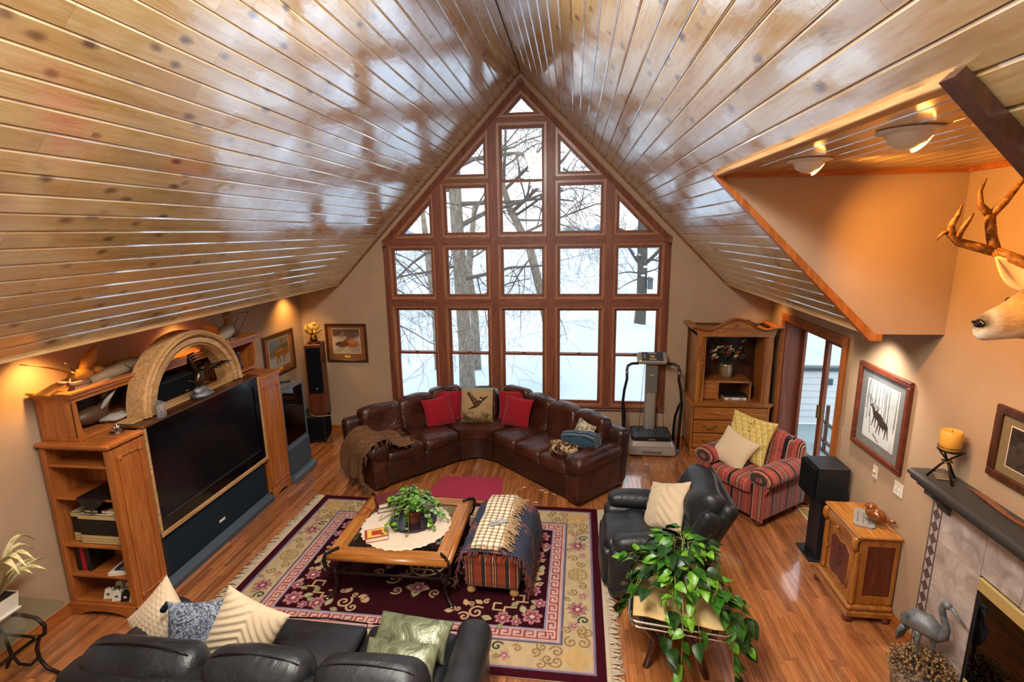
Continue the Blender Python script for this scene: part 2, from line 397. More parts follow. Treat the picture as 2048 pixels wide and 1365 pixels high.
# ------------------------------------------------------------------ materials
def make_materials():
    # painted plaster with a faint orange-peel texture
    t = NT('wall_paint'); v = t.coord(); t.p(Base_Color=t.ramp(t.noise(v, 3, 3), [(0.3, (0.40, 0.275, 0.175)), (0.7, (0.44, 0.305, 0.20))]), Roughness=0.75)
    t.b.inputs['Specular IOR Level'].default_value = 0.25; t.bump(t.noise(v, 130, 2), 0.12, 0.003); reg(t)
    # knotty lacquered ceiling boards, grain along Y
    t = NT('knotty_pine'); v = t.coord((9, 0.7, 9), tone=True); n1 = t.noise(v, 1.6, 5, 0.6, 1.0); n2 = t.noise(v, 8, 5, 0.6, 0.2)
    base = t.ramp(t.math('ADD', t.math('MULTIPLY', n1, 0.6), t.math('MULTIPLY', n2, 0.4)), [(0.30, '#c0955a'), (0.48, '#ecc784'), (0.66, '#fbe4b2')])
    at = t.n('Attribute', dict(attribute_name='tone')); k = t.math('MULTIPLY_ADD', at.outputs['Fac'], 0.30, 0.84)
    base = t.mix(1.0, base, t.n('CombineColor', None, Red=k, Green=t.math('MULTIPLY_ADD', at.outputs['Fac'], 0.36, 0.80), Blue=t.math('MULTIPLY_ADD', at.outputs['Fac'], 0.5, 0.72)).outputs[0], 'MULTIPLY')
    vk = t.coord((7.2, 3.8, 7.2), tone=True); vo = t.n('TexVoronoi', dict(feature='F1'), Vector=vk, Scale=1.0); vo.inputs['Randomness'].default_value = 1.0
    dk = t.math('ADD', vo.outputs['Distance'], t.math('MULTIPLY', t.noise(t.coord((30, 22, 30), tone=True), 1.0, 2), 0.12))
    kn = t.ramp(dk, [(0.13, 1.0), (0.18, 0.7), (0.28, 0.0)])
    base = t.mix(t.math('MULTIPLY', kn, 0.88), base, (0.055, 0.022, 0.008))
    t.p(Base_Color=base, Roughness=t.math('MULTIPLY_ADD', n1, 0.12, 0.30)); t.b.inputs['Specular IOR Level'].default_value = 0.5
    t.b.inputs['Coat Weight'].default_value = 1.0; t.b.inputs['Coat IOR'].default_value = 9.0
    cr = t.noise(t.coord((1, 1, 1)), 1.6, 3, 0.6); t.p(Coat_Roughness=t.ramp(cr, [(0.38, 0.10), (0.62, 0.24)]))
    b = t.n('Bump', None, Height=n2, Strength=0.10, Distance=0.002); t.p(Normal=b.outputs[0])
    b2 = t.n('Bump', None, Height=t.noise(t.coord((1, 0.35, 1)), 16, 3), Strength=0.10, Distance=0.01); t.p(Coat_Normal=b2.outputs[0]); reg(t)
    m_plain('ceiling_groove', '#5a3a1c', 0.6)
    # narrow oak strip floor, grain along Y
    t = NT('oak_floor'); v = t.coord((16, 0.8, 16), tone=True); n1 = t.noise(v, 1.8, 5, 0.65, 1.6); n2 = t.noise(v, 9, 6, 0.7, 0.4)
    c = t.ramp(t.math('ADD', t.math('MULTIPLY', n1, 0.55), t.math('MULTIPLY', n2, 0.45)), [(0.30, '#683c22'), (0.47, '#a06036'), (0.68, '#c08450')])
    at = t.n('Attribute', dict(attribute_name='tone')); k = t.math('MULTIPLY_ADD', at.outputs['Fac'], 0.62, 0.66)
    c = t.mix(1.0, c, t.n('CombineColor', None, Red=k, Green=t.math('MULTIPLY_ADD', at.outputs['Fac'], 0.66, 0.63), Blue=t.math('MULTIPLY_ADD', at.outputs['Fac'], 0.6, 0.64)).outputs[0], 'MULTIPLY')
    t.p(Base_Color=c, Roughness=t.math('MULTIPLY_ADD', n2, 0.10, 0.20)); t.b.inputs['Coat Weight'].default_value = 1.0; t.b.inputs['Coat Roughness'].default_value = 0.07; t.b.inputs['Coat IOR'].default_value = 1.8
    t.bump(n2, 0.06, 0.002); reg(t)
    m_plain('floor_gap', '#3a1c0c', 0.7)
    for ax in 'XYZ':
        m_wood('trim_oak_'+ax, '#4c2312', '#78402a', '#93553a', ax, 1.0, 0.50, 0.05)
        m_wood('honey_oak_'+ax, '#7a4019', '#a35c27', '#bd783a', ax, 1.0, 0.40, 0.2)
        m_wood('armoire_oak_'+ax, '#6b3613', '#9a5a22', '#bd7c38', ax, 1.0, 0.38, 0.25)
        m_wood('pine_'+ax, '#74400f', '#a16325', '#c2853d', ax, 0.9, 0.34, 0.35)
        m_wood('pale_oak_'+ax, '#8a6238', '#b78d5c', '#cfaa7c', ax, 1.0, 0.5, 0.05)
        m_wood('dark_wood_'+ax, '#2a1308', '#45230f', '#5d3418', ax, 1.0, 0.4, 0.2)
        m_wood('cherry_'+ax, '#3e160a', '#5e2813', '#783a1e', ax, 1.0, 0.42, 0.15)
    m_wood('stop_oak_lit_Z', '#7a4a30', '#a06a48', '#bd8862', 'Z', 1.0, 0.35, 0.2)  # oak lightened to stand in for daylight caught on the inner stops
    m_plain('white_trim', '#d9cdb8', 0.5)
    m_glass('window_glass', (0.97, 0.985, 1.0), 0.5)
    m_glass('table_glass', (0.82, 0.90, 0.88), 1.0)
    m_glass('smoked_glass', (0.10, 0.11, 0.12), 1.0)
    m_glass('picture_glass', (1, 1, 1), 0.35)
    m_plain('black_plastic', '#0d0f12', 0.35); m_plain('black_satin', '#14171b', 0.5, var=0.15, bump=0.05)
    m_plain('speaker_cloth', '#101214', 0.95, spec=0.1, bump=0.5, bscale=500); m_plain('navy_cloth', '#16242f', 0.9, spec=0.2, bump=0.4, bscale=500)
    m_plain('screen_black', '#0b0e14', 0.16, spec=0.5); m_plain('bezel_black', '#08090b', 0.12, spec=0.6)
    m_plain('rack_grey', '#5a6874', 0.45, metal=0.3); m_plain('rack_panel', '#3c4954', 0.5)
    m_plain('silver', '#b8b8b4', 0.3, metal=0.9); m_plain('chrome', '#e6e8ea', 0.08, metal=1.0); m_plain('brass', '#efd68a', 0.3, metal=0.6); m_plain('old_brass', '#6f5426', 0.35, metal=0.9)
    m_plain('wrought_iron', '#2b211a', 0.45, metal=0.6, var=0.3, bump=0.2, bscale=40); m_plain('steel', '#8b9299', 0.28, metal=0.9)
    m_leather('brown_leather', '#2c120b', 0.36, '#4f2618', 0.55); m_leather('brown_leather_side', '#241009', 0.42, '#3a1b11', 0.3)
    m_leather('black_leather', '#17181b', 0.42, '#25272c', 0.22); m_leather('black_leather_dark', '#0d0d0f', 0.45, '#17181b', 0.3)
    m_plain('piping', '#1b0c08', 0.5); m_plain('black_piping', '#08080a', 0.4)
    m_fabric('red_fabric', '#9c1626', '#7d0f1d', 260); m_fabric('cream_fabric', '#d9c6aa', '#c0a988', 240); m_fabric('white_plush', '#ddccb2', '#b9a382', 120, bump=0.6)
    m_fabric('beige_cloth', '#d8bd86', '#c0a06a', 150); m_fabric('grey_cloth', '#77736d', '#56524d', 200); m_fabric('red_mat', '#b0264a', '#8f1838', 90, bump=0.8); m_fabric('doily_thread', '#e9dccb', '#d3bfa6', 300, bump=0.7)
    m_fabric('rug_fringe', '#cfc1aa', '#a8977d', 200); m_fabric('throw_fringe', '#6a4526', '#452a14', 160); m_fabric('tan_fringe', '#bfa37e', '#8a6d4a', 200); m_fabric('maroon_fringe', '#7a3a34', '#3c2a2c', 160)
    m_plain('green_satin', '#6f7a58', 0.30, spec=0.6, var=0.25); t = NT('green_satin_cloth'); v = t.coord(); n = t.noise(v, 9, 4, 0.6, 1.0); t.p(Base_Color=t.ramp(n, [(0.3, '#4a5238'), (0.7, '#8a9276')]), Roughness=0.33, Metallic=0.25); t.bump(n, 0.5, 0.02); reg(t)
    # brown chenille throw, blue blanket, yellow check, blue damask
    t = NT('brown_throw'); v = t.coord(); n = t.noise(v, 60, 3); n2 = t.noise(v, 260, 2); t.p(Base_Color=t.ramp(t.math('ADD', t.math('MULTIPLY', n, 0.5), t.math('MULTIPLY', n2, 0.5)), [(0.38, '#331d10'), (0.5, '#6b4527'), (0.62, '#9a7145')]), Roughness=0.95); t.bump(n2, 0.8, 0.006); reg(t)
    m_stripes('blue_blanket', '#2d4556', [(0.1, 0.16, '#11181f'), (0.3, 0.34, '#8fa3ae'), (0.5, 0.58, '#141b22'), (0.7, 0.73, '#9fb0b8')], 0.13, 1)
    t = NT('camo_blanket'); v = t.coord(); n = t.noise(v, 18, 3, 0.5, 1.0); t.p(Base_Color=t.ramp(n, [(0.40, '#1d120a'), (0.5, '#6b4a2a'), (0.6, '#b7a07c')]), Roughness=0.95); t.bump(t.noise(v, 150, 2), 0.6, 0.005); reg(t)
    t = NT('lattice_fabric'); v = t.coord(); n = t.noise(v, 24, 2, 0.5, 1.0); t.p(Base_Color=t.ramp(n, [(0.42, '#6d6a55'), (0.55, '#c9bea0')]), Roughness=0.9); reg(t)
    m_stripes('yellow_plaid', '#d0b45c', [(0.08, 0.2, '#e6d79a'), (0.30, 0.36, '#b3ab86'), (0.52, 0.60, '#c29a48'), (0.78, 0.84, '#e4d9ae')], 0.06, 0, cross=True, crossper=0.045)
    t = NT('blue_damask'); v = t.coord(); n = t.noise(v, 38, 2, 0.5, 2.2); n2 = t.noise(v, 6, 2); t.p(Base_Color=t.mix(t.ramp(n, [(0.46, 0.0), (0.54, 1.0)]), t.ramp(n2, [(0.3, '#28313f'), (0.7, '#3c4a5e')]), '#8d94a6'), Roughness=0.8); t.bump(n, 0.3, 0.004); reg(t)
    RB = [(0.04, 0.17, '#1f1c1c'), (0.17, 0.185, '#d8b98a'), (0.40, 0.43, '#2b2523'), (0.455, 0.47, '#cdb184'), (0.475, 0.505, '#3a342c'), (0.515, 0.53, '#cdb184'), (0.56, 0.59, '#2b2523'), (0.80, 0.81, '#d8b98a')]
    for i, ax in enumerate('XYZ'): m_stripes('red_plaid_'+ax, '#a24a42', RB, 0.27, i, cross=True, crossper=0.05)
    OB = [(0.05, 0.20, '#20201d'), (0.20, 0.22, '#d2b27c'), (0.45, 0.49, '#1f1d1a'), (0.52, 0.545, '#c9a36a'), (0.56, 0.60, '#3a3a28'), (0.62, 0.64, '#c9a36a'), (0.67, 0.71, '#1f1d1a')]
    for i, ax in enumerate('XYZ'): m_stripes('orange_plaid_'+ax, '#8d3a22', OB, 0.22, i, cross=True, crossper=0.09)
    t = NT('tan_plaid'); v = t.coord(); sx = t.n('SeparateXYZ', None, Vector=v); c = None
    for ax in (0, 1):
        f = t.math('FRACT', t.math('DIVIDE', t.math('ADD', sx.outputs[ax], 10.0), 0.055))
        r = t.ramp(f, [(0.0, '#fbf4e6'), (0.36, '#a8957c'), (0.42, '#fbf4e6'), (0.50, '#8a5a52'), (0.60, '#dcc8b0'), (0.66, '#6a6a50'), (0.73, '#fbf4e6')], 'CONSTANT'); c = r if c is None else t.mix(1.0, c, r, 'MULTIPLY')
    t.p(Base_Color=c, Roughness=0.95); t.bump(t.noise(v, 220, 2), 0.4, 0.004); reg(t)
    t = NT('navy_throw'); v = t.coord(); n = t.noise(v, 16, 3, 0.6, 2.0); n2 = t.noise(v, 3, 2); t.p(Base_Color=t.mix(t.ramp(t.math('MULTIPLY', n, n2), [(0.27, 0.0), (0.33, 1.0)]), '#2a3247', '#7d4a44'), Roughness=0.95); t.bump(t.noise(v, 200, 2), 0.5, 0.004); reg(t)
    # stone, tile, ceramic
    t = NT('stone_tile'); v = t.coord(rand=True); n = t.noise(v, 6, 6, 0.65, 0.8); t.p(Base_Color=t.ramp(n, [(0.3, '#8f7f76'), (0.55, '#b9aaa2'), (0.75, '#cfc3bc')]), Roughness=0.35); t.bump(n, 0.06, 0.003); reg(t)
    m_plain('grout', '#6a5f57', 0.9); m_plain('mosaic_dark', '#5a4a48', 0.35, var=0.3); m_plain('mosaic_light', '#b3a6a0', 0.35, var=0.2)
    m_plain('mantel_paint', '#3e3d3d', 0.55, var=0.12, bump=0.1)
    m_plain('firebox_black', '#0b0a0a', 0.6); m_plain('candle_wax', '#e0a545', 0.4, spec=0.4); MATS['candle_wax'].node_tree.nodes['Principled BSDF'].inputs['Subsurface Weight'].default_value = 0.3; MATS['candle_wax'].node_tree.nodes['Principled BSDF'].inputs['Subsurface Radius'].default_value = (0.03, 0.015, 0.005)
    t = NT('verdigris_metal'); v = t.coord(); n = t.noise(v, 14, 5, 0.6); t.p(Base_Color=t.ramp(n, [(0.3, '#4c4f52'), (0.6, '#84888a'), (0.75, '#a5a9a8')]), Roughness=0.55, Metallic=0.5); t.bump(n, 0.3, 0.005); reg(t)
    t = NT('terracotta'); v = t.coord(); t.p(Base_Color=t.ramp(t.noise(v, 9, 4), [(0.3, '#5d2c1a'), (0.7, '#8a4a2e')]), Roughness=0.8); reg(t)
    m_plain('dark_plate', '#2d2430', 0.25); m_plain('soil', '#1d120b', 1.0, bump=0.6, bscale=80); m_plain('cream_pot', '#d9bd8c', 0.5, var=0.1); m_plain('white_pot', '#e8e2d4', 0.35); m_plain('ceramic_brown', '#7a3f12', 0.08, var=0.35, coat=1.0); m_plain('slate', '#8b8078', 0.7, var=0.25, bump=0.4, bscale=40)
    t = NT('stone_pot'); v = t.coord(); t.p(Base_Color=t.ramp(t.noise(v, 12, 5), [(0.3, '#6d625a'), (0.7, '#a3978b')]), Roughness=0.9); t.bump(t.noise(v, 25, 4), 0.6, 0.02); reg(t)
    m_plain('dried_flower', '#a8855a', 0.9, var=0.4); m_plain('dried_dark', '#6b4a2c', 0.9, var=0.4)
    for nm, a, b in (('leaf_bright', '#3f7a12', '#7fb53a'), ('leaf_mid', '#1f4a10', '#3f7f22'), ('leaf_dark', '#10280b', '#26521a'), ('leaf_soft', '#4a7a3c', '#8bb06a'), ('leaf_pale', '#b9b27a', '#ece3b8')):
        t = NT(nm); v = t.coord(rand=True); n = t.noise(v, 22, 3, 0.6, 0.5); t.p(Base_Color=t.ramp(n, [(0.35, a), (0.68, b)]), Roughness=0.35); t.b.inputs['Specular IOR Level'].default_value = 0.5; t.b.inputs['Transmission Weight'].default_value = 0.0; t.b.inputs['Subsurface Weight'].default_value = 0.15; t.b.inputs['Subsurface Radius'].default_value = (0.01, 0.02, 0.004); reg(t)
    m_plain('stem_green', '#7a8a3a', 0.6); m_plain('twig', '#3a2a1c', 0.85, var=0.3); m_plain('driftwood', '#8f7a60', 0.8, var=0.35, bump=0.5, bscale=25)
    m_plain('carved_bird', '#a8702c', 0.5, var=0.45, bump=0.3, bscale=60); m_plain('bronze', '#4a3a26', 0.3, metal=0.85, var=0.3, bump=0.2, bscale=30); m_plain('grouse_feather', '#8a7250', 0.8, var=0.55, bump=0.4, bscale=70); m_plain('grey_feather', '#9a948a', 0.8, var=0.5, bump=0.4, bscale=80); m_plain('duck_brown', '#4c3320', 0.5, var=0.4); m_plain('gold_petal', '#c99a3c', 0.5, var=0.4)
    t = NT('crystal'); t.p(Base_Color=(0.95, 0.97, 1, 1), Roughness=0.03); t.b.inputs['Transmission Weight'].default_value = 0.85; t.b.inputs['IOR'].default_value = 1.5; reg(t)
    # deer
    t = NT('deer_fur'); v = t.coord(); n = t.noise(t.coord((10, 30, 30)), 3, 4, 0.6); at = t.n('Attribute', dict(attribute_name='Col')); t.p(Base_Color=t.mix(0.35, at.outputs['Color'], t.ramp(n, [(0.3, '#5f4020'), (0.7, '#d9b57c')])), Roughness=0.85); t.b.inputs['Sheen Weight'].default_value = 0.3; t.bump(t.noise(t.coord((20, 90, 90)), 3, 3), 0.5, 0.006); reg(t)
    t = NT('antler'); v = t.coord((6, 6, 30)); n = t.noise(t.coord(), 30, 5, 0.7, 0.8); t.p(Base_Color=t.ramp(n, [(0.35, '#4f2f14'), (0.55, '#966328'), (0.75, '#c99a55')]), Roughness=0.5); t.bump(n, 0.4, 0.006); reg(t)
    m_plain('deer_nose', '#15100d', 0.25); m_plain('eye_black', '#0b0806', 0.05); m_plain('ear_white', '#e3cfb0', 0.9, var=0.15)
    # outside
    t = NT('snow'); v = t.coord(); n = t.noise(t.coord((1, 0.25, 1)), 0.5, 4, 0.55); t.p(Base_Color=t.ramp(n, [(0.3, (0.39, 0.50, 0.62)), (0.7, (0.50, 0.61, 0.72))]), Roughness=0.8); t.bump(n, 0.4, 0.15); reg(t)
    t = NT('bark'); v = t.coord((14, 14, 2.4)); n = t.noise(v, 2.0, 6, 0.7, 0.6); t.p(Base_Color=t.ramp(n, [(0.32, '#5e5548'), (0.52, '#978b7b'), (0.70, '#bfb4a4')]), Roughness=0.95); t.bump(n, 0.9, 0.04); reg(t)
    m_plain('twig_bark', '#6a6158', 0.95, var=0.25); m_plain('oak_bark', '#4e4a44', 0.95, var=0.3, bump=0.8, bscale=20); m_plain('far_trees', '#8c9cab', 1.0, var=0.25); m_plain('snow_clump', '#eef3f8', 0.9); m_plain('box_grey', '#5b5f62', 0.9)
    m_plain('deck_board', '#8fa6ac', 0.8, var=0.1); m_plain('siding_white', '#dfe8ee', 0.8); m_plain('rail_dark', '#4b5a62', 0.6)
    m_plain('plate_white', '#e9e3d6', 0.4); m_plain('fixture_white', '#e6e0d6', 0.45); m_plain('lamp_glow', '#ffd9a0', 0.5, emis=('#ffb45a', 25.0))
    m_painted('picture_print', 0.6); m_painted('rug_pile', 0.95, 0.1, 0.7, 420); m_painted('tapestry', 0.95, 0.1, 0.5, 350); m_painted('print_gloss', 0.35, 0.5)
    m_plain('mat_brown', '#8a5526', 0.9, var=0.1); m_plain('mat_grey', '#6f7274', 0.9, var=0.15); m_plain('mat_tan', '#7c6a4a', 0.9, var=0.1)
    m_plain('paper', '#e3d9c6', 0.8); m_plain('book_red', '#5e1620', 0.5, var=0.1); m_plain('book_black', '#15130f', 0.5, var=0.2); m_plain('book_cream', '#cdb57c', 0.6, var=0.1); m_plain('binder_red', '#a5162a', 0.4); m_plain('book_orange', '#a5341c', 0.5); m_plain('book_gold', '#d9b45a', 0.5); m_plain('bell_white', '#e5dcc8', 0.4); m_plain('bell_black', '#121212', 0.4)
    m_plain('machine_silver', '#a89f94', 0.32, metal=0.35); m_plain('machine_grey', '#6f6a64', 0.45, metal=0.2); m_plain('machine_gold', '#b98f4a', 0.35, metal=0.4); m_plain('display_grey', '#3a4048', 0.3); m_plain('display_led', '#b98a4a', 0.4); m_plain('logo_green', '#2f8a3c', 0.5); m_plain('label_print', '#d8d8d2', 0.6)
    m_plain('vase_metal', '#a08a6a', 0.3, metal=0.6, var=0.35); m_plain('bloom_cream', '#b39a6c', 0.8, var=0.3); m_plain('bloom_rust', '#6d3018', 0.8, var=0.3); m_plain('bloom_leaf', '#1e2016', 0.8, var=0.3)
    m_plain('vent_beige', '#c9a870', 0.5); m_plain('ember_log', '#2d2018', 0.9, var=0.3); m_plain('remote_grey', '#a9abb0', 0.4)
make_materials()
# ------------------------------------------------------------------ the room
XL, XR, XD = -3.64, 3.45, 3.637          # left wall, fireplace wall, garden-door wall (set back)
ZR, ML, MR = 5.476, 1.0175, 1.0079       # ridge height, slopes
EL, ER, ZE = -2.932, 2.960, 2.493        # eaves
YB = -10.0
JOG = -2.65
def zl(x): return ZR-ML*abs(x)
def zr(x): return ZR-MR*abs(x)

# --- back wall with the gable window opening
def wall_back():
    b = MB(); y0, y1 = 0.0, 0.16
    b.prism([(-3.8, -0.05), (-2.10, -0.05), (-2.10, zl(2.10)+0.05), (EL-0.02, ZE+0.05), (-3.8, ZE+0.05)], 'Y', y0, y1)
    b.prism([(3.8, -0.05), (2.10, -0.05), (2.10, zr(2.10)+0.05), (ER+0.02, ZE+0.05), (3.8, ZE+0.05)], 'Y', y0, y1)
    b.box(-2.10, 2.10, y0, y1, -0.05, 0.53)
    b.prism([(-2.10, zl(2.10)+0.05), (-2.10, zl(2.10)-0.20), (0, ZR-0.20), (0, ZR+0.05)], 'Y', y0, y1)
    b.prism([(2.10, zr(2.10)+0.05), (2.10, zr(2.10)-0.20), (0, ZR-0.20), (0, ZR+0.05)], 'Y', y0, y1)
    struct(b.build('wall_back', 'wall_paint'))
wall_back()
struct(MB().box(XL-0.15, XL, YB, 0.0, -0.05, ZE+0.04).build('wall_left', 'wall_paint'))
def wall_right():
    b = MB(); b.box(XR, XR+0.16, YB, JOG, -0.05, 3.72); struct(b.build('wall_right', 'wall_paint'))
    b = MB(); b.box(XD, XD+0.22, -0.575, 0.0, -0.05, ZE+0.05); b.box(XD, XD+0.22, JOG-0.05, -2.115, -0.05, ZE+0.05); b.box(XD, XD+0.22, -2.115, -0.575, 2.03, ZE+0.05)
    struct(b.build('wall_right_recess', 'wall_paint'))
wall_right()
struct(MB().box(-3.8, 3.7, YB-0.15, YB, -0.05, 5.6).build('wall_front', 'wall_paint'))
# soffits where the slopes stop short of the walls
struct(MB().box(XL, EL, YB, 0, ZE-0.005, ZE+0.06).build('ceiling_soffit_left', 'wall_paint'))
_b = MB(); _b.box(ER, XD+0.2, -3.83, 0, ZE-0.005, ZE+0.06); _b.box(ER, XR+0.1, YB, -6.23, ZE-0.005, ZE+0.06); struct(_b.build('ceiling_soffit_right', 'wall_paint'))
# dormer cheeks
_pg = [(1.80, 3.66), (1.80, 3.80), (XR+0.1, 3.80), (XR+0.1, ZE-0.005), (ER-0.02, ZE-0.005)]; _pn = [(1.82, 3.70), (1.82, 3.80), (XR+0.1, 3.80), (XR+0.1, ZE+0.02), (ER+0.02, ZE+0.02)]
struct(MB().prism(_pg, 'Y', -3.836, -3.70).build('wall_dormer_far', 'wall_paint'))
struct(MB().prism(_pn, 'Y', -6.36, -6.224).build('wall_dormer_near', 'wall_paint'))

# --- ceiling boards
def slope_board(b, side, m, u0, u1, ya, yb, tone):
    n = math.hypot(1, m); th = 0.018; c = 0.006
    prof = [(u0, th), (u0, 0.007), (u0+c, 0), (u1-c, 0), (u1, 0.007), (u1, th)]
    def P(u, o, y): # o = distance behind the visible face
        return (side*(u+o*m/n), y, ZR-m*u+o/n)
    v = [P(u, o, ya) for u, o in prof]+[P(u, o, yb) for u, o in prof]; k = len(prof)
    F = [tuple(range(k)), tuple(range(2*k-1, k-1, -1))]+[(i, (i+1) % k, k+(i+1) % k, k+i) for i in range(k)]
    b.add(v, F, tone)
def board_runs(y0, y1, lo=1.6, hi=3.6):
    out = []; y = y0; first = True
    while y < y1-1e-6:
        L = random.uniform(lo, hi)*(random.uniform(0.3, 1) if first else 1); e = min(y1, y+L)
        if y1-e < 0.5: e = y1
        out.append((y, e-0.0025)); y = e; first = False
    return out
def ceilings():
    BW = 0.08892
    # left slope
    b = MB(); n = math.hypot(1, ML); b.prism([(0, ZR+0.019*n), (EL-0.01, zl(EL-0.01)+0.019*n), (EL-0.01, zl(EL-0.01)+0.07), (0, ZR+0.09)], 'Y', YB, 0.0)
    root = struct(b.build('ceiling_left', 'ceiling_groove'))
    edges = [0.0]+[1.3314+BW*k for k in range(-14, 19)]
    for i in range(len(edges)-1):
        for (ya, yb) in board_runs(-9.0, 0.0):
            m = MB(); slope_board(m, -1, ML, edges[i]+0.001, edges[i+1]-0.001, ya, yb, random.random()); m.build('plank', 'knotty_pine', root, tone=True)
    # right slope with the dormer cut out
    b = MB(); n = math.hypot(1, MR); o = 0.019*n
    def pr(ua, ub, ya, yb): b.prism([(ua, zr(ua)+o), (ub, zr(ub)+o), (ub, zr(ub)+0.09), (ua, zr(ua)+0.09)], 'Y', ya, yb)
    pr(0, 1.815, YB, 0.0); pr(1.815, ER+0.01, -3.83, 0.0); pr(1.815, ER+0.01, YB, -6.23)
    root = struct(b.build('ceiling_right', 'ceiling_groove'))
    edges = [0.0]+[1.813-BW*k for k in range(20, -1, -1)]
    for i in range(len(edges)-1):
        for (ya, yb) in board_runs(-9.0, 0.0):
            m = MB(); slope_board(m, 1, MR, edges[i]+0.001, edges[i+1]-0.001, ya, yb, random.random()); m.build('plank', 'knotty_pine', root, tone=True)
    e2 = [1.813+BW*k for k in range(0, 13)]+[ER]
    for i in range(len(e2)-1):
        for rng_ in ((-3.83, 0.0), (-9.0, -6.235)):
            for (ya, yb) in board_runs(*rng_):
                m = MB(); slope_board(m, 1, MR, e2[i]+0.001, e2[i+1]-0.001, ya, yb, random.random()); m.build('plank', 'knotty_pine', root, tone=True)
    # flat dormer ceiling
    root = struct(MB().box(1.80, XR, -6.25, -3.82, 3.67, 3.74).build('ceiling_dormer', 'ceiling_groove'))
    x = 1.83; 
    while x < XR-0.02:
        w = min(0.127, XR-x)
        for (ya, yb) in board_runs(-6.23, -3.83):
            m = MB(); m.prism([(x, 3.672), (x, 3.658), (x+0.006, 3.650), (x+w-0.008, 3.650), (x+w-0.002, 3.658), (x+w-0.002, 3.672)], 'Y', ya, yb, random.random()*0.5); m.build('plank', 'knotty_pine', root, tone=True)
        x += w
ceilings()
# trims round the dormer opening
def dormer_trims():
    a = (1.80, 3.655); e = (ER+0.01, ZE)
    n = math.hypot(e[0]-a[0], e[1]-a[1]); ux, uz = (e[0]-a[0])/n, (e[1]-a[1])/n
    for (y0, y1, nm) in ((-3.86, -3.80, 'trim_1'), (-6.27, -6.21, 'trim_2')):
        b = MB(); px, pz = uz*0.045, -ux*0.045
        b.prism([(a[0]-ux*0.02, a[1]-uz*0.02), (e[0], e[1]), (e[0]+0.05, e[1]), (e[0]+0.05, e[1]-0.05), (e[0]-0.03, e[1]-0.05), (a[0]+px*0.8-ux*0.02, a[1]+pz*0.8-uz*0.02)], 'Y', y0, y1)
        struct(b.build(nm, 'honey_oak_Z' if nm == 'trim_1' else 'dark_wood_Z'))
    b = MB(); b.box(1.775, 1.835, -6.25, -3.82, 3.632, 3.66, 0.004); struct(b.build('trim_3', 'pale_oak_Y'))
    b = MB(); b.box(1.85, XR, -3.86, -3.828, 3.615, 3.65); b.box(XR-0.03, XR, -6.23, -3.83, 3.615, 3.65); struct(b.build('trim_4', 'honey_oak_X'))
    # dark scribe mould where the slopes meet the gable wall
    for i, (sg, m, e_) in enumerate(((-1, ML, -EL), (1, MR, ER))):
        b = MB(); b.prism([(0, ZR), (sg*e_, ZR-m*e_), (sg*e_, ZR-m*e_-0.022), (0, ZR-0.022)], 'Y', -0.022, 0.0); struct(b.build('trim_%d' % (5+i), 'trim_oak_X'))
    b = MB(); b.box(EL-0.03, EL+0.012, -9.0, 0, ZE-0.02, ZE+0.004, 0.003); struct(b.build('trim_7', 'pale_oak_Y'))
    b = MB(); b.box(ER-0.012, ER+0.03, -3.83, 0, ZE-0.02, ZE+0.004, 0.003); struct(b.build('trim_8', 'pale_oak_Y'))
dormer_trims()

# --- floor of narrow oak strips
FOOT = [(-2.36, 1.08, -4.6, -2.15), (-3.64, -2.98, -4.36, -1.3), (-2.25, 0.25, -5.7, -4.72), (1.1, 2.1, -3.78, -2.85)]   # hidden under rug and furniture
def floor():
    root = struct(MB().box(-3.8, 3.8, YB, 0.0, -0.06, -0.006).build('floor', 'floor_gap'))
    P0 = []
    SW = 0.0572; x = XL
    Minv = cam_o.matrix_world.inverted()
    def px(p):
        q = Minv @ Vector(p); return None if q.z > -0.3 else (1024+FPX*q.x/-q.z, 682.5-FPX*q.y/-q.z)
    while x < XD:
        y = -6.4-random.uniform(0, 1)
        while y < -0.001:
            L = random.choice([0.35, 0.55, 0.75, 0.9, 1.1, 1.4]); e = min(0.0, y+L)
            if e > -0.2: e = 0.0
            cx, cy = x+SW/2, (max(y, -6)+e)/2
            q = [px((x, y, 0)), px((x+SW, y, 0)), px((x+SW, e, 0)), px((x, e, 0))]; w = 0
            if all(q) and not any(a <= cx <= b and c <= cy <= d for a, b, c, d in FOOT):
                c = px((cx, cy, 0))
                if 0 <= c[0] <= 2048 and 0 <= c[1] <= 1365:
                    w = abs(sum(q[i][0]*q[(i+1) % 4][1]-q[(i+1) % 4][0]*q[i][1] for i in range(4)))/2
            P0.append((w, x, y, e, random.random())); y = e
        x += SW
    P0.sort(key=lambda t: -t[0])
    rest = MB()
    for i, (w, x, y, e, tn) in enumerate(P0):
        m = MB() if i < 300 else rest
        m.box(x+0.0006, x+SW-0.0006, y+0.0006, e-0.0006, -0.008, 0.0, 0.0012, tn)
        if i < 300: m.build('floor_plank', 'oak_floor', root, tone=True)
    o = rest.build('floor_planks', 'oak_floor', root, tone=True, merge=False); o['kind'] = 'stuff'
floor()

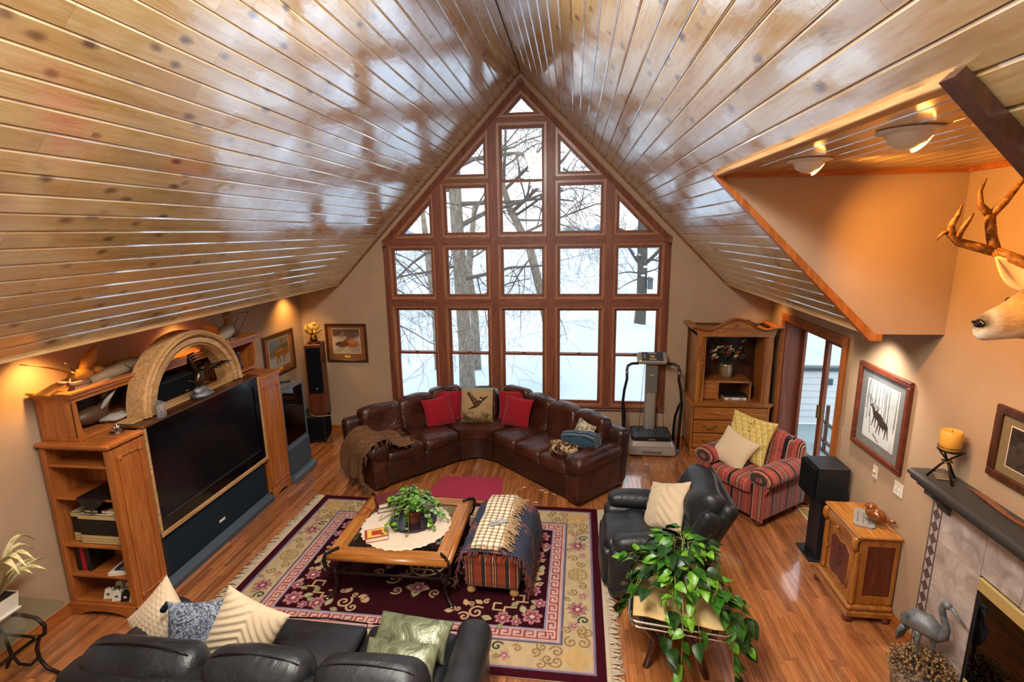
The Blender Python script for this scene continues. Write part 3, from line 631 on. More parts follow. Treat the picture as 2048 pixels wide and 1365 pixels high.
# --- gable window: openings, frames, sashes, panes
def offset_poly(poly, d):
    n = len(poly); out = []
    ar = sum(poly[i][0]*poly[(i+1) % n][1]-poly[(i+1) % n][0]*poly[i][1] for i in range(n)); sg = 1 if ar > 0 else -1
    lines = []
    for i in range(n):
        a, b = poly[i], poly[(i+1) % n]; dx, dz = b[0]-a[0], b[1]-a[1]; L = math.hypot(dx, dz); nx, nz = -dz/L*sg, dx/L*sg
        lines.append(((a[0]+nx*d, a[1]+nz*d), (dx, dz)))
    for i in range(n):
        (p, r), (q, s) = lines[i-1], lines[i]; cr = r[0]*s[1]-r[1]*s[0]; t = ((q[0]-p[0])*s[1]-(q[1]-p[1])*s[0])/cr
        out.append((p[0]+r[0]*t, p[1]+r[1]*t))
    return out
def ring(b, poly, w, y0, y1):
    q = offset_poly(poly, w); n = len(poly)
    v = [(x, y0, z) for x, z in poly]+[(x, y0, z) for x, z in q]+[(x, y1, z) for x, z in poly]+[(x, y1, z) for x, z in q]
    F = []
    for i in range(n):
        j = (i+1) % n; F += [(i, j, n+j, n+i), (2*n+i, 3*n+i, 3*n+j, 2*n+j), (i, 2*n+i, 2*n+j, j), (n+i, n+j, 3*n+j, 3*n+i)]
    b.add(v, F); return q
WN = [0]
def window(poly, rail=None):
    WN[0] += 1; root = root_struct('window_%d' % WN[0], (0, 0, 0))
    b = MB(); p1 = ring(b, poly, 0.018, -0.012, 0.13); p1 = ring(b, p1, 0.016, 0.012, 0.13); b.build('frame', 'stop_oak_lit_Z', root)
    def sash(pl, y):
        b = MB(); q = ring(b, pl, 0.012, y-0.012, y+0.03); q = ring(b, q, 0.026, y, y+0.035); b.build('sash', 'trim_oak_Z', root)
        b = MB(); b.prism(offset_poly(q, -0.004), 'Y', y+0.016, y+0.020); b.build('pane', 'window_glass', root)
    if rail is None: sash(p1, 0.045)
    else:
        x0, x1 = min(p[0] for p in p1), max(p[0] for p in p1); z0, z1 = min(p[1] for p in p1), max(p[1] for p in p1)
        sash([(x0, rail-0.018), (x1, rail-0.018), (x1, z1), (x0, z1)], 0.075); sash([(x0, z0), (x1, z0), (x1, rail+0.018), (x0, rail+0.018)], 0.035)
        b = MB(); b.box((x0+x1)/2-0.03, (x0+x1)/2+0.03, 0.015, 0.035, rail+0.0185, rail+0.034, 0.003); b.build('sash_lock', 'old_brass', root)
COLS = [(-2.085, -1.355), (-1.225, -0.495), (-0.365, 0.365), (0.495, 1.225), (1.355, 2.085)]
def gz(x): return 5.235-1.0128*abs(x)      # inner line of the gable casing
def windows():
    for a, c in COLS: window([(a, 0.56), (c, 0.56), (c, 2.135), (a, 2.135)], 1.378)
    for a, c in COLS: window([(a, 2.252), (c, 2.252), (c, 3.075), (a, 3.075)])
    for i in (1, 3): a, c = COLS[i]; window([(a, 3.195), (c, 3.195), (c, 3.985), (a, 3.985)])
    a, c = COLS[2]; window([(a, 3.195), (c, 3.195), (c, 4.80), (a, 4.80)], 4.0)
    # triangles
    xk = (5.235-3.19)/1.0128
    window([(-xk+0.01, 3.19), (COLS[0][1], 3.19), (COLS[0][1], gz(COLS[0][1])-0.01)]); window([(COLS[4][0], 3.19), (xk-0.01, 3.19), (COLS[4][0], gz(COLS[4][0])-0.01)])
    xk = (5.235-4.04)/1.0128
    window([(-xk+0.01, 4.04), (COLS[1][1], 4.04), (COLS[1][1], gz(COLS[1][1])-0.01)]); window([(COLS[3][0], 4.04), (xk-0.01, 4.04), (COLS[3][0], gz(COLS[3][0])-0.01)])
    xk = (5.235-4.872)/1.0128
    window([(-xk, 4.872), (xk, 4.872), (0, 5.232)])
windows()
TN = [8]
def trim(b, mat='trim_oak_Z', name=None):
    TN[0] += 1; return struct(b.build('trim_%d' % TN[0], mat))
def rosette(c, s, axis, mat='trim_oak_Z', rot=0):
    b = MB(); b.box(-s/2, s/2, -0.03, 0.0, -s/2, s/2, 0.004)
    st = b.k; b.lathe([(s*0.40, 0), (s*0.40, 0.006), (s*0.30, 0.002), (s*0.22, 0.006), (s*0.10, 0.001), (0, 0.004)], 16); b.xf(T(0, -0.03, 0, 90, 0, 0), st)
    st = 0; b.xf(T(c[0], c[1], c[2], 0, rot, 0 if axis == 'Y' else -90))
    return b
def fluted(b, p0, p1, w, y0, face):  # three raised beads along a casing board between p0 and p1 in the XZ plane
    a = Vector((p0[0], 0, p0[1])); e = Vector((p1[0], 0, p1[1])); d = (e-a).normalized(); s = Vector((-d.z, 0, d.x))
    for k in (-1, 0, 1):
        o = s*(k*w*0.27); b.tube([a+o+Vector((0, face, 0)), e+o+Vector((0, face, 0))], w*0.105, 6)
def casings():
    y = -0.024
    def vbar(x0, x1, z0, z1, top=None):
        b = MB(); b.box(x0, x1, y, 0.13, z0, z1, 0.003); trim(b)
    # main posts (their tops are cut to the gable)
    for x in (-1.29, -0.43, 0.43, 1.29):
        b = MB(); h = 0.065; sg = 1 if x > 0 else -1; xi, xo = abs(x)-h, abs(x)+h
        b.prism([(sg*xi, 0.50), (sg*xo, 0.50), (sg*xo, gz(xo)+0.03), (sg*xi, gz(xi)+0.03)], 'Y', y, 0.13); trim(b)
    for a, c in COLS:
        for z0, z1 in ((2.135, 2.252), (3.075, 3.193)): b = MB(); b.box(a, c, y+0.004, 0.13, z0, z1, 0.003); trim(b, 'trim_oak_X')
    for i in (1, 3): a, c = COLS[i]; b = MB(); b.box(a, c, y+0.004, 0.13, 3.985, 4.042, 0.003); trim(b, 'trim_oak_X')
    b = MB(); b.box(COLS[2][0], COLS[2][1], y+0.004, 0.13, 4.80, 4.874, 0.003); trim(b, 'trim_oak_X')
    # outer casing: jambs, sill, gable boards, rosettes
    for sg in (-1, 1):
        b = MB(); b.box(sg*2.080, sg*2.172, -0.026, 0.13, 0.60, 3.075, 0.003); fluted(b, (sg*2.128, 0.60), (sg*2.128, 3.06), 0.085, 0, -0.026); trim(b)
        trim(rosette((sg*2.126, 0.0, 3.125), 0.105, 'Y')); trim(rosette((sg*2.126, 0.0, 0.528), 0.10, 'Y'))
        b = MB(); xo = 2.172; n = math.hypot(1, 1.0128)
        b.prism([(sg*0.035, gz(0.035)+0.125), (sg*xo, gz(xo)+0.125), (sg*xo, gz(xo)-0.02), (sg*(xo-0.06), gz(xo-0.06)-0.01), (sg*0.035, gz(0.035)-0.01)], 'Y', -0.026, 0.13)
        fluted(b, (sg*0.05, gz(0.05)+0.055), (sg*(xo-0.02), gz(xo-0.02)+0.055), 0.085, 0, -0.026); trim(b)
    trim(rosette((0, 0.0, 5.29), 0.095, 'Y', rot=45)); trim(MB().prism([(-0.06, 5.215), (0.06, 5.215), (0.06, 5.33), (0, 5.39), (-0.06, 5.33)], 'Y', -0.004, 0.14))
    b = MB(); b.box(-2.075, 2.075, -0.045, 0.13, 0.535, 0.562, 0.004); b.box(-2.075, 2.075, -0.026, 0.0, 0.485, 0.535, 0.003); b.tube([(-2.07, -0.026, 0.508), (2.07, -0.026, 0.508)], 0.012, 6); trim(b, 'trim_oak_X')
casings()
# --- baseboards
def baseboards():
    struct(MB().box(XL, XL+0.016, YB, 0, 0, 0.085, 0.003).box(XL, XL+0.011, YB, 0, 0.085, 0.11, 0.003).build('baseboard_left', 'honey_oak_Y'))
    struct(MB().box(XL, XD, -0.016, 0, 0, 0.085, 0.003).box(XL, XD, -0.011, 0, 0.085, 0.11, 0.003).build('baseboard_back', 'honey_oak_X'))
    struct(MB().box(XR-0.016, XR, -4.02, JOG, 0, 0.085, 0.003).box(XR-0.011, XR, -4.02, JOG, 0.085, 0.11, 0.003).build('baseboard_right', 'honey_oak_Y'))
baseboards()
# --- garden door in its deep jamb
def door():
    root = root_struct('door_1', (XD, -1.345, 0)); o = Vector((XD, -1.345, 0))
    def bl(m, n, mt, **k): 
        ob = m.build(n, mt, root, **k); 
        for v in ob.data.vertices: v.co -= o
        return ob
    b = MB(); b.box(XD, XD+0.24, -0.600, -0.575, 0, 2.03); b.box(XD, XD+0.24, -2.115, -2.090, 0, 2.03); b.box(XD, XD+0.24, -2.115, -0.575, 2.005, 2.03); b.box(XD, XD+0.24, -2.115, -0.575, 0.0, 0.03); bl(b, 'jamb', 'trim_oak_Z')
    for (a, c) in ((-1.36, -0.60), (-2.09, -1.33)):
        x = XD+0.17 if a < -2 else XD+0.205
        b = MB(); b.box(x, x+0.035, a, a+0.085, 0.03, 2.005, 0.003); b.box(x, x+0.035, c-0.085, c, 0.03, 2.005, 0.003); b.box(x, x+0.035, a+0.085, c-0.085, 1.91, 2.005, 0.003); b.box(x, x+0.035, a+0.085, c-0.085, 0.03, 0.16, 0.003)
        pnl = bl(b, 'door_panel', 'trim_oak_Z')
        ob = MB().box(x+0.014, x+0.02, a+0.08, c-0.08, 0.155, 1.915).build('pane', 'window_glass', pnl)
        for v in ob.data.vertices: v.co -= o
    b = MB(); b.box(XD+0.13, XD+0.17, -1.40, -1.375, 0.95, 1.12, 0.004); bl(b, 'handle', 'old_brass')
    b = MB()
    for y in (-0.575, -2.115):
        y0, y1 = (y, y+0.1) if y > -1 else (y-0.1, y); b.box(XD-0.026, XD, y0, y1, 0, 2.03, 0.003)
        for k in (-1, 0, 1): yy = (y0+y1)/2+k*0.026; b.tube([(XD-0.026, yy, 0.02), (XD-0.026, yy, 2.03)], 0.010, 6)
    b.box(XD-0.026, XD, -2.115, -0.575, 2.03, 2.13, 0.003)
    for k in (-1, 0, 1): b.tube([(XD-0.026, -2.115, 2.08+k*0.026), (XD-0.026, -0.575, 2.08+k*0.026)], 0.010, 6)
    bl(b, 'casing', 'honey_oak_Z')
    for y in (-0.525, -2.165): 
        b = rosette((XD, y, 2.08), 0.105, '-X'); bl(b, 'rosette', 'honey_oak_Z')
door()
# --- warm recessed lamps in the soffits, two eyeball lamps in the dormer ceiling
def spot(loc, target, power, angle=80, blend=0.6, color=(1.0, 0.52, 0.14), size=0.04, parent=None, name='lamp_light'):
    L = bpy.data.lights.new(name, 'SPOT'); L.energy = power; L.spot_size = math.radians(angle); L.spot_blend = blend; L.color = color; L.shadow_soft_size = size
    o = bpy.data.objects.new(name, L); COL.objects.link(o); o.location = loc; d = Vector(target)-Vector(loc); o.rotation_euler = d.to_track_quat('-Z', 'Y').to_euler()
    if parent is not None: o.parent = parent; o.matrix_parent_inverse = Matrix.Translation(-Vector(parent.location))
    return o
def downlight(x, y, label, power, tx, col=(1.0, 0.52, 0.14)):
    r = thing('recessed_light', label, 'ceiling light', (x, y, ZE-0.005), 0, 'recessed soffit lamps')
    b = MB(); b.lathe([(0.055, -0.002), (0.075, -0.006), (0.08, 0.0)], 20); b.build('trim_ring', 'fixture_white', r, smooth=True)
    b = MB(); b.lathe([(0.0, -0.0015), (0.055, -0.0015)], 20); b.build('lens', 'lamp_glow', r)
    spot((x, y, ZE-0.03), (tx, y, 0.4), power, 110, 0.9, col, 0.05, r)
downlight(-3.42, -0.49, 'recessed soffit lamp shining down beside the walking fox picture', 62, -3.62)
downlight(-3.42, -2.72, 'recessed soffit lamp above the middle of the long oak cabinet top', 40, -3.62)
downlight(-3.42, -4.30, 'recessed soffit lamp above the open shelf end of the oak unit', 75, -3.62)
downlight(3.34, -0.45, 'recessed soffit lamp above the far end of the garden door', 28, 3.5)
downlight(3.25, -2.35, 'recessed soffit lamp above the near end of the garden door', 18, 3.4, (1.0, 0.72, 0.42))
downlight(3.16, -3.25, 'recessed soffit lamp above the framed deer print', 95, 3.45, (1.0, 0.90, 0.76))
def eyeball(x, y, label, lit):
    r = thing('eyeball_light', label, 'ceiling light', (x, y, 3.65), 0, 'eyeball lamps in the dormer ceiling')
    b = MB(); b.lathe([(0.085, 0.0), (0.115, -0.003), (0.118, -0.012), (0.08, -0.016)], 28); b.build('trim_ring', 'fixture_white', r, smooth=True)
    b = MB(); b.lathe([(0.082, -0.008), (0.080, -0.03), (0.066, -0.056), (0.035, -0.075), (0.0, -0.082)], 24); o = b.build('eyeball', 'fixture_white', r, smooth=True)
    b = MB(); b.lathe([(0.0, 0.0), (0.05, 0.0)], 20); b.xf(T(0.052, 0.0, -0.050, 0, 125, 0)); b.build('lens', 'lamp_glow', r)
    spot((x+0.07, y, 3.59), (XR, y+0.3*lit, 3.0), 150, 95, 0.7, (1.0, 0.46, 0.10), 0.05, r)
eyeball(2.12, -4.55, 'white eyeball ceiling lamp nearer the tan dormer cheek wall, glowing', 1)
eyeball(2.13, -5.45, 'white eyeball ceiling lamp nearer the dark rafter trim', -1)
# ------------------------------------------------------------------ outside: snow, lake, trees, deck
def ground():
    xs = np.concatenate([np.linspace(-300, -40, 14), np.linspace(-36, 36, 60), np.linspace(40, 300, 14)]); ys = np.concatenate([np.linspace(-12, -0.5, 10), np.linspace(0.3, 40, 60), np.linspace(45, 400, 20)])
    X, Y = np.meshgrid(xs, ys, indexing='ij')
    base = np.interp(Y, [0, 3, 8, 20, 30, 45, 400], [-0.75, -1.0, -1.45, -2.1, -2.9, -3.4, -3.4])
    base = np.where((np.abs(X) < 3.9) & (Y < 0.5), -3.0, base); Z = base+0.06*np.sin(X*0.9+Y*0.3)*np.exp(-Y/30)+0.05*np.sin(Y*0.7-X*0.25)*np.exp(-Y/30)
    for (tx, ty, a) in ((4.45, 21.7, 0.35), (-2.3, 6.0, 0.12), (-4.0, 10.5, 0.12), (-2.5, 9.0, 0.1)): Z += a*np.exp(-((X-tx)**2+(Y-ty)**2)/1.3)
    b = MB(); b.grid(np.stack([X, Y, Z], 2)); o = b.build('ground_snow', 'snow', smooth=True); o['kind'] = 'structure'
ground()
def gz_snow(y): return float(np.interp(y, [0, 3, 8, 20, 30, 45], [-0.75, -1.0, -1.45, -2.1, -2.9, -3.4]))
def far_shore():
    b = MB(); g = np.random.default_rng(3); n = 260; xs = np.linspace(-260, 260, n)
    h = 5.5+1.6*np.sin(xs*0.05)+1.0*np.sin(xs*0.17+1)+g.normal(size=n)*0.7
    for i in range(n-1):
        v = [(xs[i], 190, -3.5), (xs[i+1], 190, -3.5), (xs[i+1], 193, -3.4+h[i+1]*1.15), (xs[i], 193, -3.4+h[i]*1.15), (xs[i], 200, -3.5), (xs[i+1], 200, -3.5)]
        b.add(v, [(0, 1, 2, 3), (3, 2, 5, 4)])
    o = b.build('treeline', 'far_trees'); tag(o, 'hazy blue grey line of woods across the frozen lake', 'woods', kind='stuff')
far_shore()
def limb(b, g, p, d, L, r, depth, maxd, droop, spread, segs=5, twigs=None):
    pts = [p]; rr = [r]; q = Vector(p); dd = Vector(d).normalized()
    for i in range(segs):
        dd = (dd+Vector(g.normal(size=3))*0.13+Vector((0, 0, -droop*(0.3+i*0.2)))).normalized(); q = q+dd*(L/segs); pts.append(q.copy()); rr.append(max(0.0042, r*(1-(i+1)/segs*0.72)))
    (twigs if (twigs is not None and depth >= 2) else b).tube(pts, rr, 6 if r > 0.06 else (4 if r > 0.012 else 3), cap=False)
    if depth >= maxd or r < 0.0032: return
    n = int(g.integers(3, 6)) if depth else int(g.integers(4, 7))
    for k in range(n):
        i = int(g.integers(1, segs+1)); a = Vector(g.normal(size=3)); a = (a-dd*a.dot(dd)).normalized()
        nd = (dd*(1-spread)+a*spread+Vector((0, 0, 0.12))).normalized(); limb(b, g, pts[i], nd, L*g.uniform(0.45, 0.8), rr[i]*g.uniform(0.45, 0.7), depth+1, maxd, droop, spread, segs, twigs)
def tree(name, label, trunk, radii, limbs, mat, seed, maxd=3, droop=0.03, spread=0.62, snow=()):
    g = np.random.default_rng(seed); x, y, z = trunk[0]
    r = thing(name, label, 'tree', (x, y, z)); o = Vector((x, y, z))
    b = MB(); b.tube(trunk, radii, 14); ob = b.build('trunk', mat, r, smooth=True)
    def sh(ob):
        for v in ob.data.vertices: v.co -= o
    sh(ob)
    br = MB(); tw = MB()
    for (p, d, L, rad) in limbs: limb(br, g, Vector(p), Vector(d), L, rad*0.8, 0, maxd, droop, spread, 6, tw)
    sh(br.build('branches', mat if 'oak' in mat else 'twig_bark', r, smooth=True, merge=False))
    if tw.k: sh(tw.build('twigs', 'twig_bark', r, merge=False))
    if snow:
        for (p, s) in snow: sh(MB().blob(p, s, 8, 5).build('snow_cap', 'snow_clump', r, smooth=True))
def trees():
    # big trunk filling the second window column
    tr = [(-2.20, 6.0, -1.5), (-2.24, 6.0, 0.2), (-2.30, 6.0, 1.8), (-2.34, 6.0, 3.2), (-2.38, 6.0, 4.6), (-2.36, 6.02, 5.6), (-2.2, 6.1, 6.8), (-2.0, 6.2, 9)]
    tree('maple_tree', 'big pale barked tree whose trunk stands in the second window column', tr, [0.25, 0.19, 0.18, 0.17, 0.165, 0.15, 0.11, 0.05],
         [((-2.3, 6.0, 2.0), (1, 0.1, 0.25), 2.8, 0.07), ((-2.35, 6, 3.4), (1, -0.1, 0.45), 3.0, 0.10), ((-2.36, 6, 4.0), (1, 0.2, 0.1), 3.2, 0.09), ((-2.37, 6, 4.9), (1, 0.1, 0.5), 3.4, 0.09), ((-2.36, 6, 4.4), (-1, -0.3, -0.1), 2.8, 0.07), ((-2.34, 6, 3.0), (-1, 0, -0.25), 2.8, 0.06), ((-2.3, 6, 5.6), (0.8, 0, 0.7), 3.4, 0.10), ((-2.3, 6, 2.4), (-0.9, -0.5, -0.2), 2.4, 0.05)], 'bark', 5, 4, 0.05, 0.62)
    # leaning fork behind the middle column
    tr = [(0.15, 7.6, -1.45), (0.0, 7.5, 0.4), (-0.2, 7.3, 1.5), (-0.48, 7.0, 2.75), (-0.75, 7.0, 3.3), (-1.05, 7.0, 3.9), (-1.25, 7.0, 4.6)]
    tree('leaning_tree', 'leaning bare tree with drooping branches behind the middle window column', tr, [0.17, 0.14, 0.13, 0.12, 0.11, 0.10, 0.07],
         [((-0.4, 7.0, 2.6), (-0.6, -0.4, -0.6), 2.3, 0.04), ((-0.7, 7.0, 3.2), (0.9, -0.2, 0.35), 2.8, 0.05), ((-1.0, 7.0, 3.8), (1, 0, 0.75), 3.6, 0.07), ((-0.9, 7, 3.6), (0.8, -0.4, -0.1), 2.6, 0.04), ((-1.2, 7, 4.4), (0.9, 0.1, 1.0), 3.2, 0.06), ((-0.2, 7.3, 1.6), (0.3, -0.4, -0.5), 1.8, 0.03), ((-1.2, 7, 4.6), (0.2, 0, 1), 2.6, 0.06), ((-0.9, 7, 3.7), (1, -0.3, 0.5), 3.4, 0.05)], 'bark', 9, 4, 0.08, 0.55)
    # bough of a near tree hanging over the left columns
    tr = [(-4.6, 4.4, -1.05), (-4.55, 4.4, 2.0), (-4.5, 4.4, 4.6), (-4.4, 4.4, 6.5)]
    tree('near_tree', 'near tree left of the window with fine twigs hanging across it', tr, [0.20, 0.17, 0.14, 0.08],
         [((-4.5, 4.4, 3.4), (1, -0.25, -0.45), 2.8, 0.045), ((-4.5, 4.4, 2.6), (1, -0.1, -0.55), 2.8, 0.04), ((-4.5, 4.4, 4.2), (1, 0, 0.1), 3.0, 0.05), ((-4.5, 4.4, 1.8), (1, -0.2, -0.55), 2.6, 0.035), ((-4.5, 4.4, 5.0), (1, -0.1, 0.35), 3.4, 0.05)], 'bark', 21, 4, 0.08, 0.5)
    # two slim trunks further back
    for i, (xb, yb, xt, lab) in enumerate(((-3.95, 9.4, -4.05, 'slim tree trunk seen through the first window column'), (-2.55, 9.2, -2.7, 'slim forked trunk just right of the big pale trunk'))):
        tr = [(xb, yb, gz_snow(yb)-0.1), (xb-0.03, yb, 0.4), (xt-0.05, yb, 2.0), (xt-0.25+0.5*i, yb, 4.2)]
        tree('slim_tree', lab, tr, [0.16, 0.14, 0.13, 0.07], [((xb, yb, 0.8), (0.5, 0, 0.9), 2.2, 0.06), ((xt, yb, 1.6), (-0.5, 0.1, 0.8), 2.0, 0.05), ((xt, yb, 2.4), (0.6, 0, 0.6), 2.0, 0.05)], 'bark', 31+i, 2, 0.05, 0.6)
    # oak on the lawn behind the last column, with a nest box
    y = 21.7; tr = [(4.44, y, -2.3), (4.47, y, -1.9), (4.52, y, -0.5), (4.50, y, 1.2), (4.46, y, 2.4), (4.40, y, 3.6), (4.3, y, 5.2), (4.1, y, 7)]
    tree('oak_tree', 'gnarled dark oak standing on the snowy lawn behind the last window column', tr, [0.42, 0.33, 0.28, 0.27, 0.27, 0.22, 0.15, 0.06],
         [((4.4, y, 1.4), (-1, -0.2, 0.75), 1.9, 0.15), ((4.4, y, 0.9), (-1, 0, 0.15), 2.0, 0.06), ((4.4, y, 0.6), (-1, -0.1, -0.25), 1.9, 0.05), ((4.6, y, 1.4), (0.8, 0, 0.8), 2.4, 0.16), ((4.6, y, 0.9), (0.9, -0.2, 0.1), 1.2, 0.06), ((4.45, y, 2.8), (-0.9, 0.2, 0.6), 3.0, 0.12), ((4.4, y, 3.2), (0.9, 0, 0.5), 2.6, 0.10), ((4.4, y, 2.2), (-1, 0, 0.5), 2.4, 0.09)], 'oak_bark', 44, 3, 0.02, 0.6,
         snow=(((4.62, y-0.2, 1.25), (0.14, 0.12, 0.07)), ((4.52, y-0.25, 0.78), (0.12, 0.10, 0.06)), ((4.2, y-0.2, 1.9), (0.2, 0.12, 0.07))))
    b = MB(); b.box(4.80, 5.06, 21.35, 21.65, 0.02, 0.55, 0.01); b.prism([(4.76, 0.56), (5.10, 0.56), (5.06, 0.64), (4.84, 0.70)], 'Y', 21.3, 21.7); o = b.build('nest_box', 'box_grey', loc=(4.93, 21.5, 0.02)); tag(o, 'grey wooden nest box fixed to the oak trunk outside', 'birdhouse')
trees()
def deck():
    struct(MB().box(3.86, 7.2, -4.5, 1.0, -0.30, -0.02).build('ground_deck', 'deck_board'))
    r = root_struct('wall_deck', (5.5, 1.03, 0)); z = 0.0
    while z < 0.90:
        b = MB(); b.prism([(-0.025, z), (-0.01, z+0.118), (0.03, z+0.118), (0.03, z)], 'X', -1.65, 1.7); b.build('siding_board', 'siding_white', r); z += 0.115
    MB().box(-1.65, 1.7, -0.07, 0.08, 0.92, 0.99, 0.01).build('top_rail', 'rail_dark', r); MB().box(-0.55, -0.43, -0.045, -0.02, 0.68, 0.78).build('vent', 'rail_dark', r)
    s = thing('broom_rack', 'small brown wooden cross rack standing on the deck outside the door', 'rack', (4.5, -0.14, -0.02))
    MB().box(-0.02, 0.02, -0.02, 0.02, 0, 0.72, 0.003).build('post', 'dark_wood_Z', s); MB().box(-0.02, 0.02, -0.26, 0.26, 0.42, 0.46, 0.003).build('crossbar', 'dark_wood_Y', s); MB().box(-0.02, 0.02, -0.26, 0.26, 0.14, 0.18, 0.003).build('crossbar', 'dark_wood_Y', s); MB().box(-0.02, 0.02, -0.26, 0.26, 0, 0.03, 0.003).build('foot', 'dark_wood_Y', s)
deck()
# ------------------------------------------------------------------ the long oak unit along the left wall
XF = -2.955        # front plane of the unit
def LB(r):
    """a local builder: shapes are given in room coordinates and stored relative to the thing's base"""
    o = Vector(r.location)
    def f(b, name, mat, parent=None, **k):
        ob = b.build(name, mat, parent or r, **k); co = np.empty(len(ob.data.vertices)*3, np.float32); ob.data.vertices.foreach_get('co', co)
        co = co.reshape(-1, 3)-np.array(o, np.float32); ob.data.vertices.foreach_set('co', co.ravel()); ob.data.update(); return ob
    return f
def arch_plinth(b, x, y0, y1, h, axis='X', t=0.02):
    """plinth board with a shallow arch cut out of its lower edge; spans y0..y1 in the face plane at x"""
    n = 10; c = (y0+y1)/2; hw = (y1-y0)*0.30; pts = [(y0, 0.0), (y0, h), (y1, h), (y1, 0.0), (c+hw, 0.0)]
    for i in range(n+1): a = PI*i/n; pts.append((c+hw*math.cos(a), 0.0+h*0.5*math.sin(a)))
    pts.append((c-hw, 0.0))
    b.prism(pts, axis, x-t, x)
def panel_moulding(f, root, y0, y1, z0, z1, x):
    w = 0.018
    m = MB()
    for (a, c) in ((y0, y0+w), (y1-w, y1)): m.box(x, x+0.014, a, c, z0+0.03, z1-0.03, 0.004)
    for (a, c) in ((z0, z0+w), (z1-w, z1)): m.box(x, x+0.014, y0+0.03, y1-0.03, a, c, 0.004)
    mo = f(m, 'moulding', 'honey_oak_Z', root)
    for yy in (y0+0.012, y1-0.012):
        for zz in (z0+0.012, z1-0.012):
            c = MB(); c.box(x, x+0.020, yy-0.021, yy+0.021, zz-0.021, zz+0.021, 0.003); st = c.k; c.lathe([(0.012, 0), (0.009, 0.004), (0.004, 0.001), (0, 0.003)], 10); c.xf(T(x+0.020, yy, zz, 0, 90, 0), st); f(c, 'corner_block', 'honey_oak_Z', mo)
def piers():
    # near pier: open shelves on the end that faces the camera
    y0, y1 = -4.352, -4.01; H = 1.60
    r = thing('shelf_cabinet', 'honey oak cabinet end with open book shelves facing the loft', 'bookcase', (-3.30, -4.18, 0)); f = LB(r)
    b = MB(); b.box(XL+0.03, XF-0.02, y0, y1, H-0.035, H, 0.006); b.box(XL+0.015, XF+0.012, y0-0.02, y1+0.005, H-0.015, H+0.018, 0.007); f(b, 'top', 'honey_oak_X')
    f(MB().box(XL+0.03, XL+0.075, y0, y1, 0.10, H-0.035, 0.003), 'back_side', 'honey_oak_Z')
    f(MB().box(XF-0.065, XF-0.015, y0, y1, 0.10, H-0.035, 0.003), 'front_side', 'honey_oak_Z')
    f(MB().box(XL+0.075, XF-0.065, y1-0.02, y1, 0.10, H-0.035), 'rear_panel', 'honey_oak_Z')
    for z in (1.425, 1.128, 0.680, 0.392, 0.135): f(MB().box(XL+0.075, XF-0.065, y0+0.012, y1-0.02, z-0.022, z, 0.003), 'shelf', 'honey_oak_X')
    b = MB(); n = 12; pts = [(XL+0.02, 0), (XL+0.02, 0.115), (XF, 0.115), (XF, 0), (XF-0.1, 0)]
    for i in range(n+1): a = PI*i/n; pts.append(((XL+XF)/2+0.22*math.cos(a), 0.055*math.sin(a)))
    pts.append((XL+0.12, 0)); b.prism(pts, 'Y', y0-0.012, y0+0.012); f(b, 'plinth', 'honey_oak_X')
    b = MB(); arch_plinth(b, XF+0.004, y0-0.012, y1, 0.105); b.box(XF-0.02, XF+0.012, y0-0.012, y1, 0.105, 0.125, 0.004); f(b, 'plinth', 'honey_oak_Y')
    pn = f(MB().box(XF-0.015, XF, y0, y1, 0.105, H-0.035, 0.003), 'front_panel', 'honey_oak_Z'); panel_moulding(f, pn, y0+0.055, y1-0.05, 0.185, H-0.10, XF)
    # far pier
    y0, y1 = -2.285, -1.885; H = 1.585
    r = thing('pier_cabinet', 'narrow honey oak pier cabinet between television and glass rack', 'cabinet', (-3.30, -2.08, 0)); f = LB(r)
    f(MB().box(XL+0.03, XF-0.015, y0, y1, 0.09, H-0.02, 0.003), 'body', 'honey_oak_Z')
    b = MB(); b.box(XL+0.015, XF+0.012, y0-0.012, y1+0.018, H-0.045, H-0.02, 0.005); b.box(XL+0.015, XF+0.02, y0-0.015, y1+0.026, H-0.02, H+0.012, 0.007); f(b, 'top', 'honey_oak_X')
    pn = f(MB().box(XF-0.015, XF, y0, y1, 0.105, H-0.045, 0.003), 'front_panel', 'honey_oak_Z'); panel_moulding(f, pn, y0+0.055, y1-0.05, 0.185, H-0.13, XF)
    b = MB(); arch_plinth(b, XF+0.006, y0, y1, 0.105); b.box(XF-0.02, XF+0.012, y0, y1, 0.105, 0.125, 0.004); f(b, 'plinth', 'honey_oak_Y')
piers()
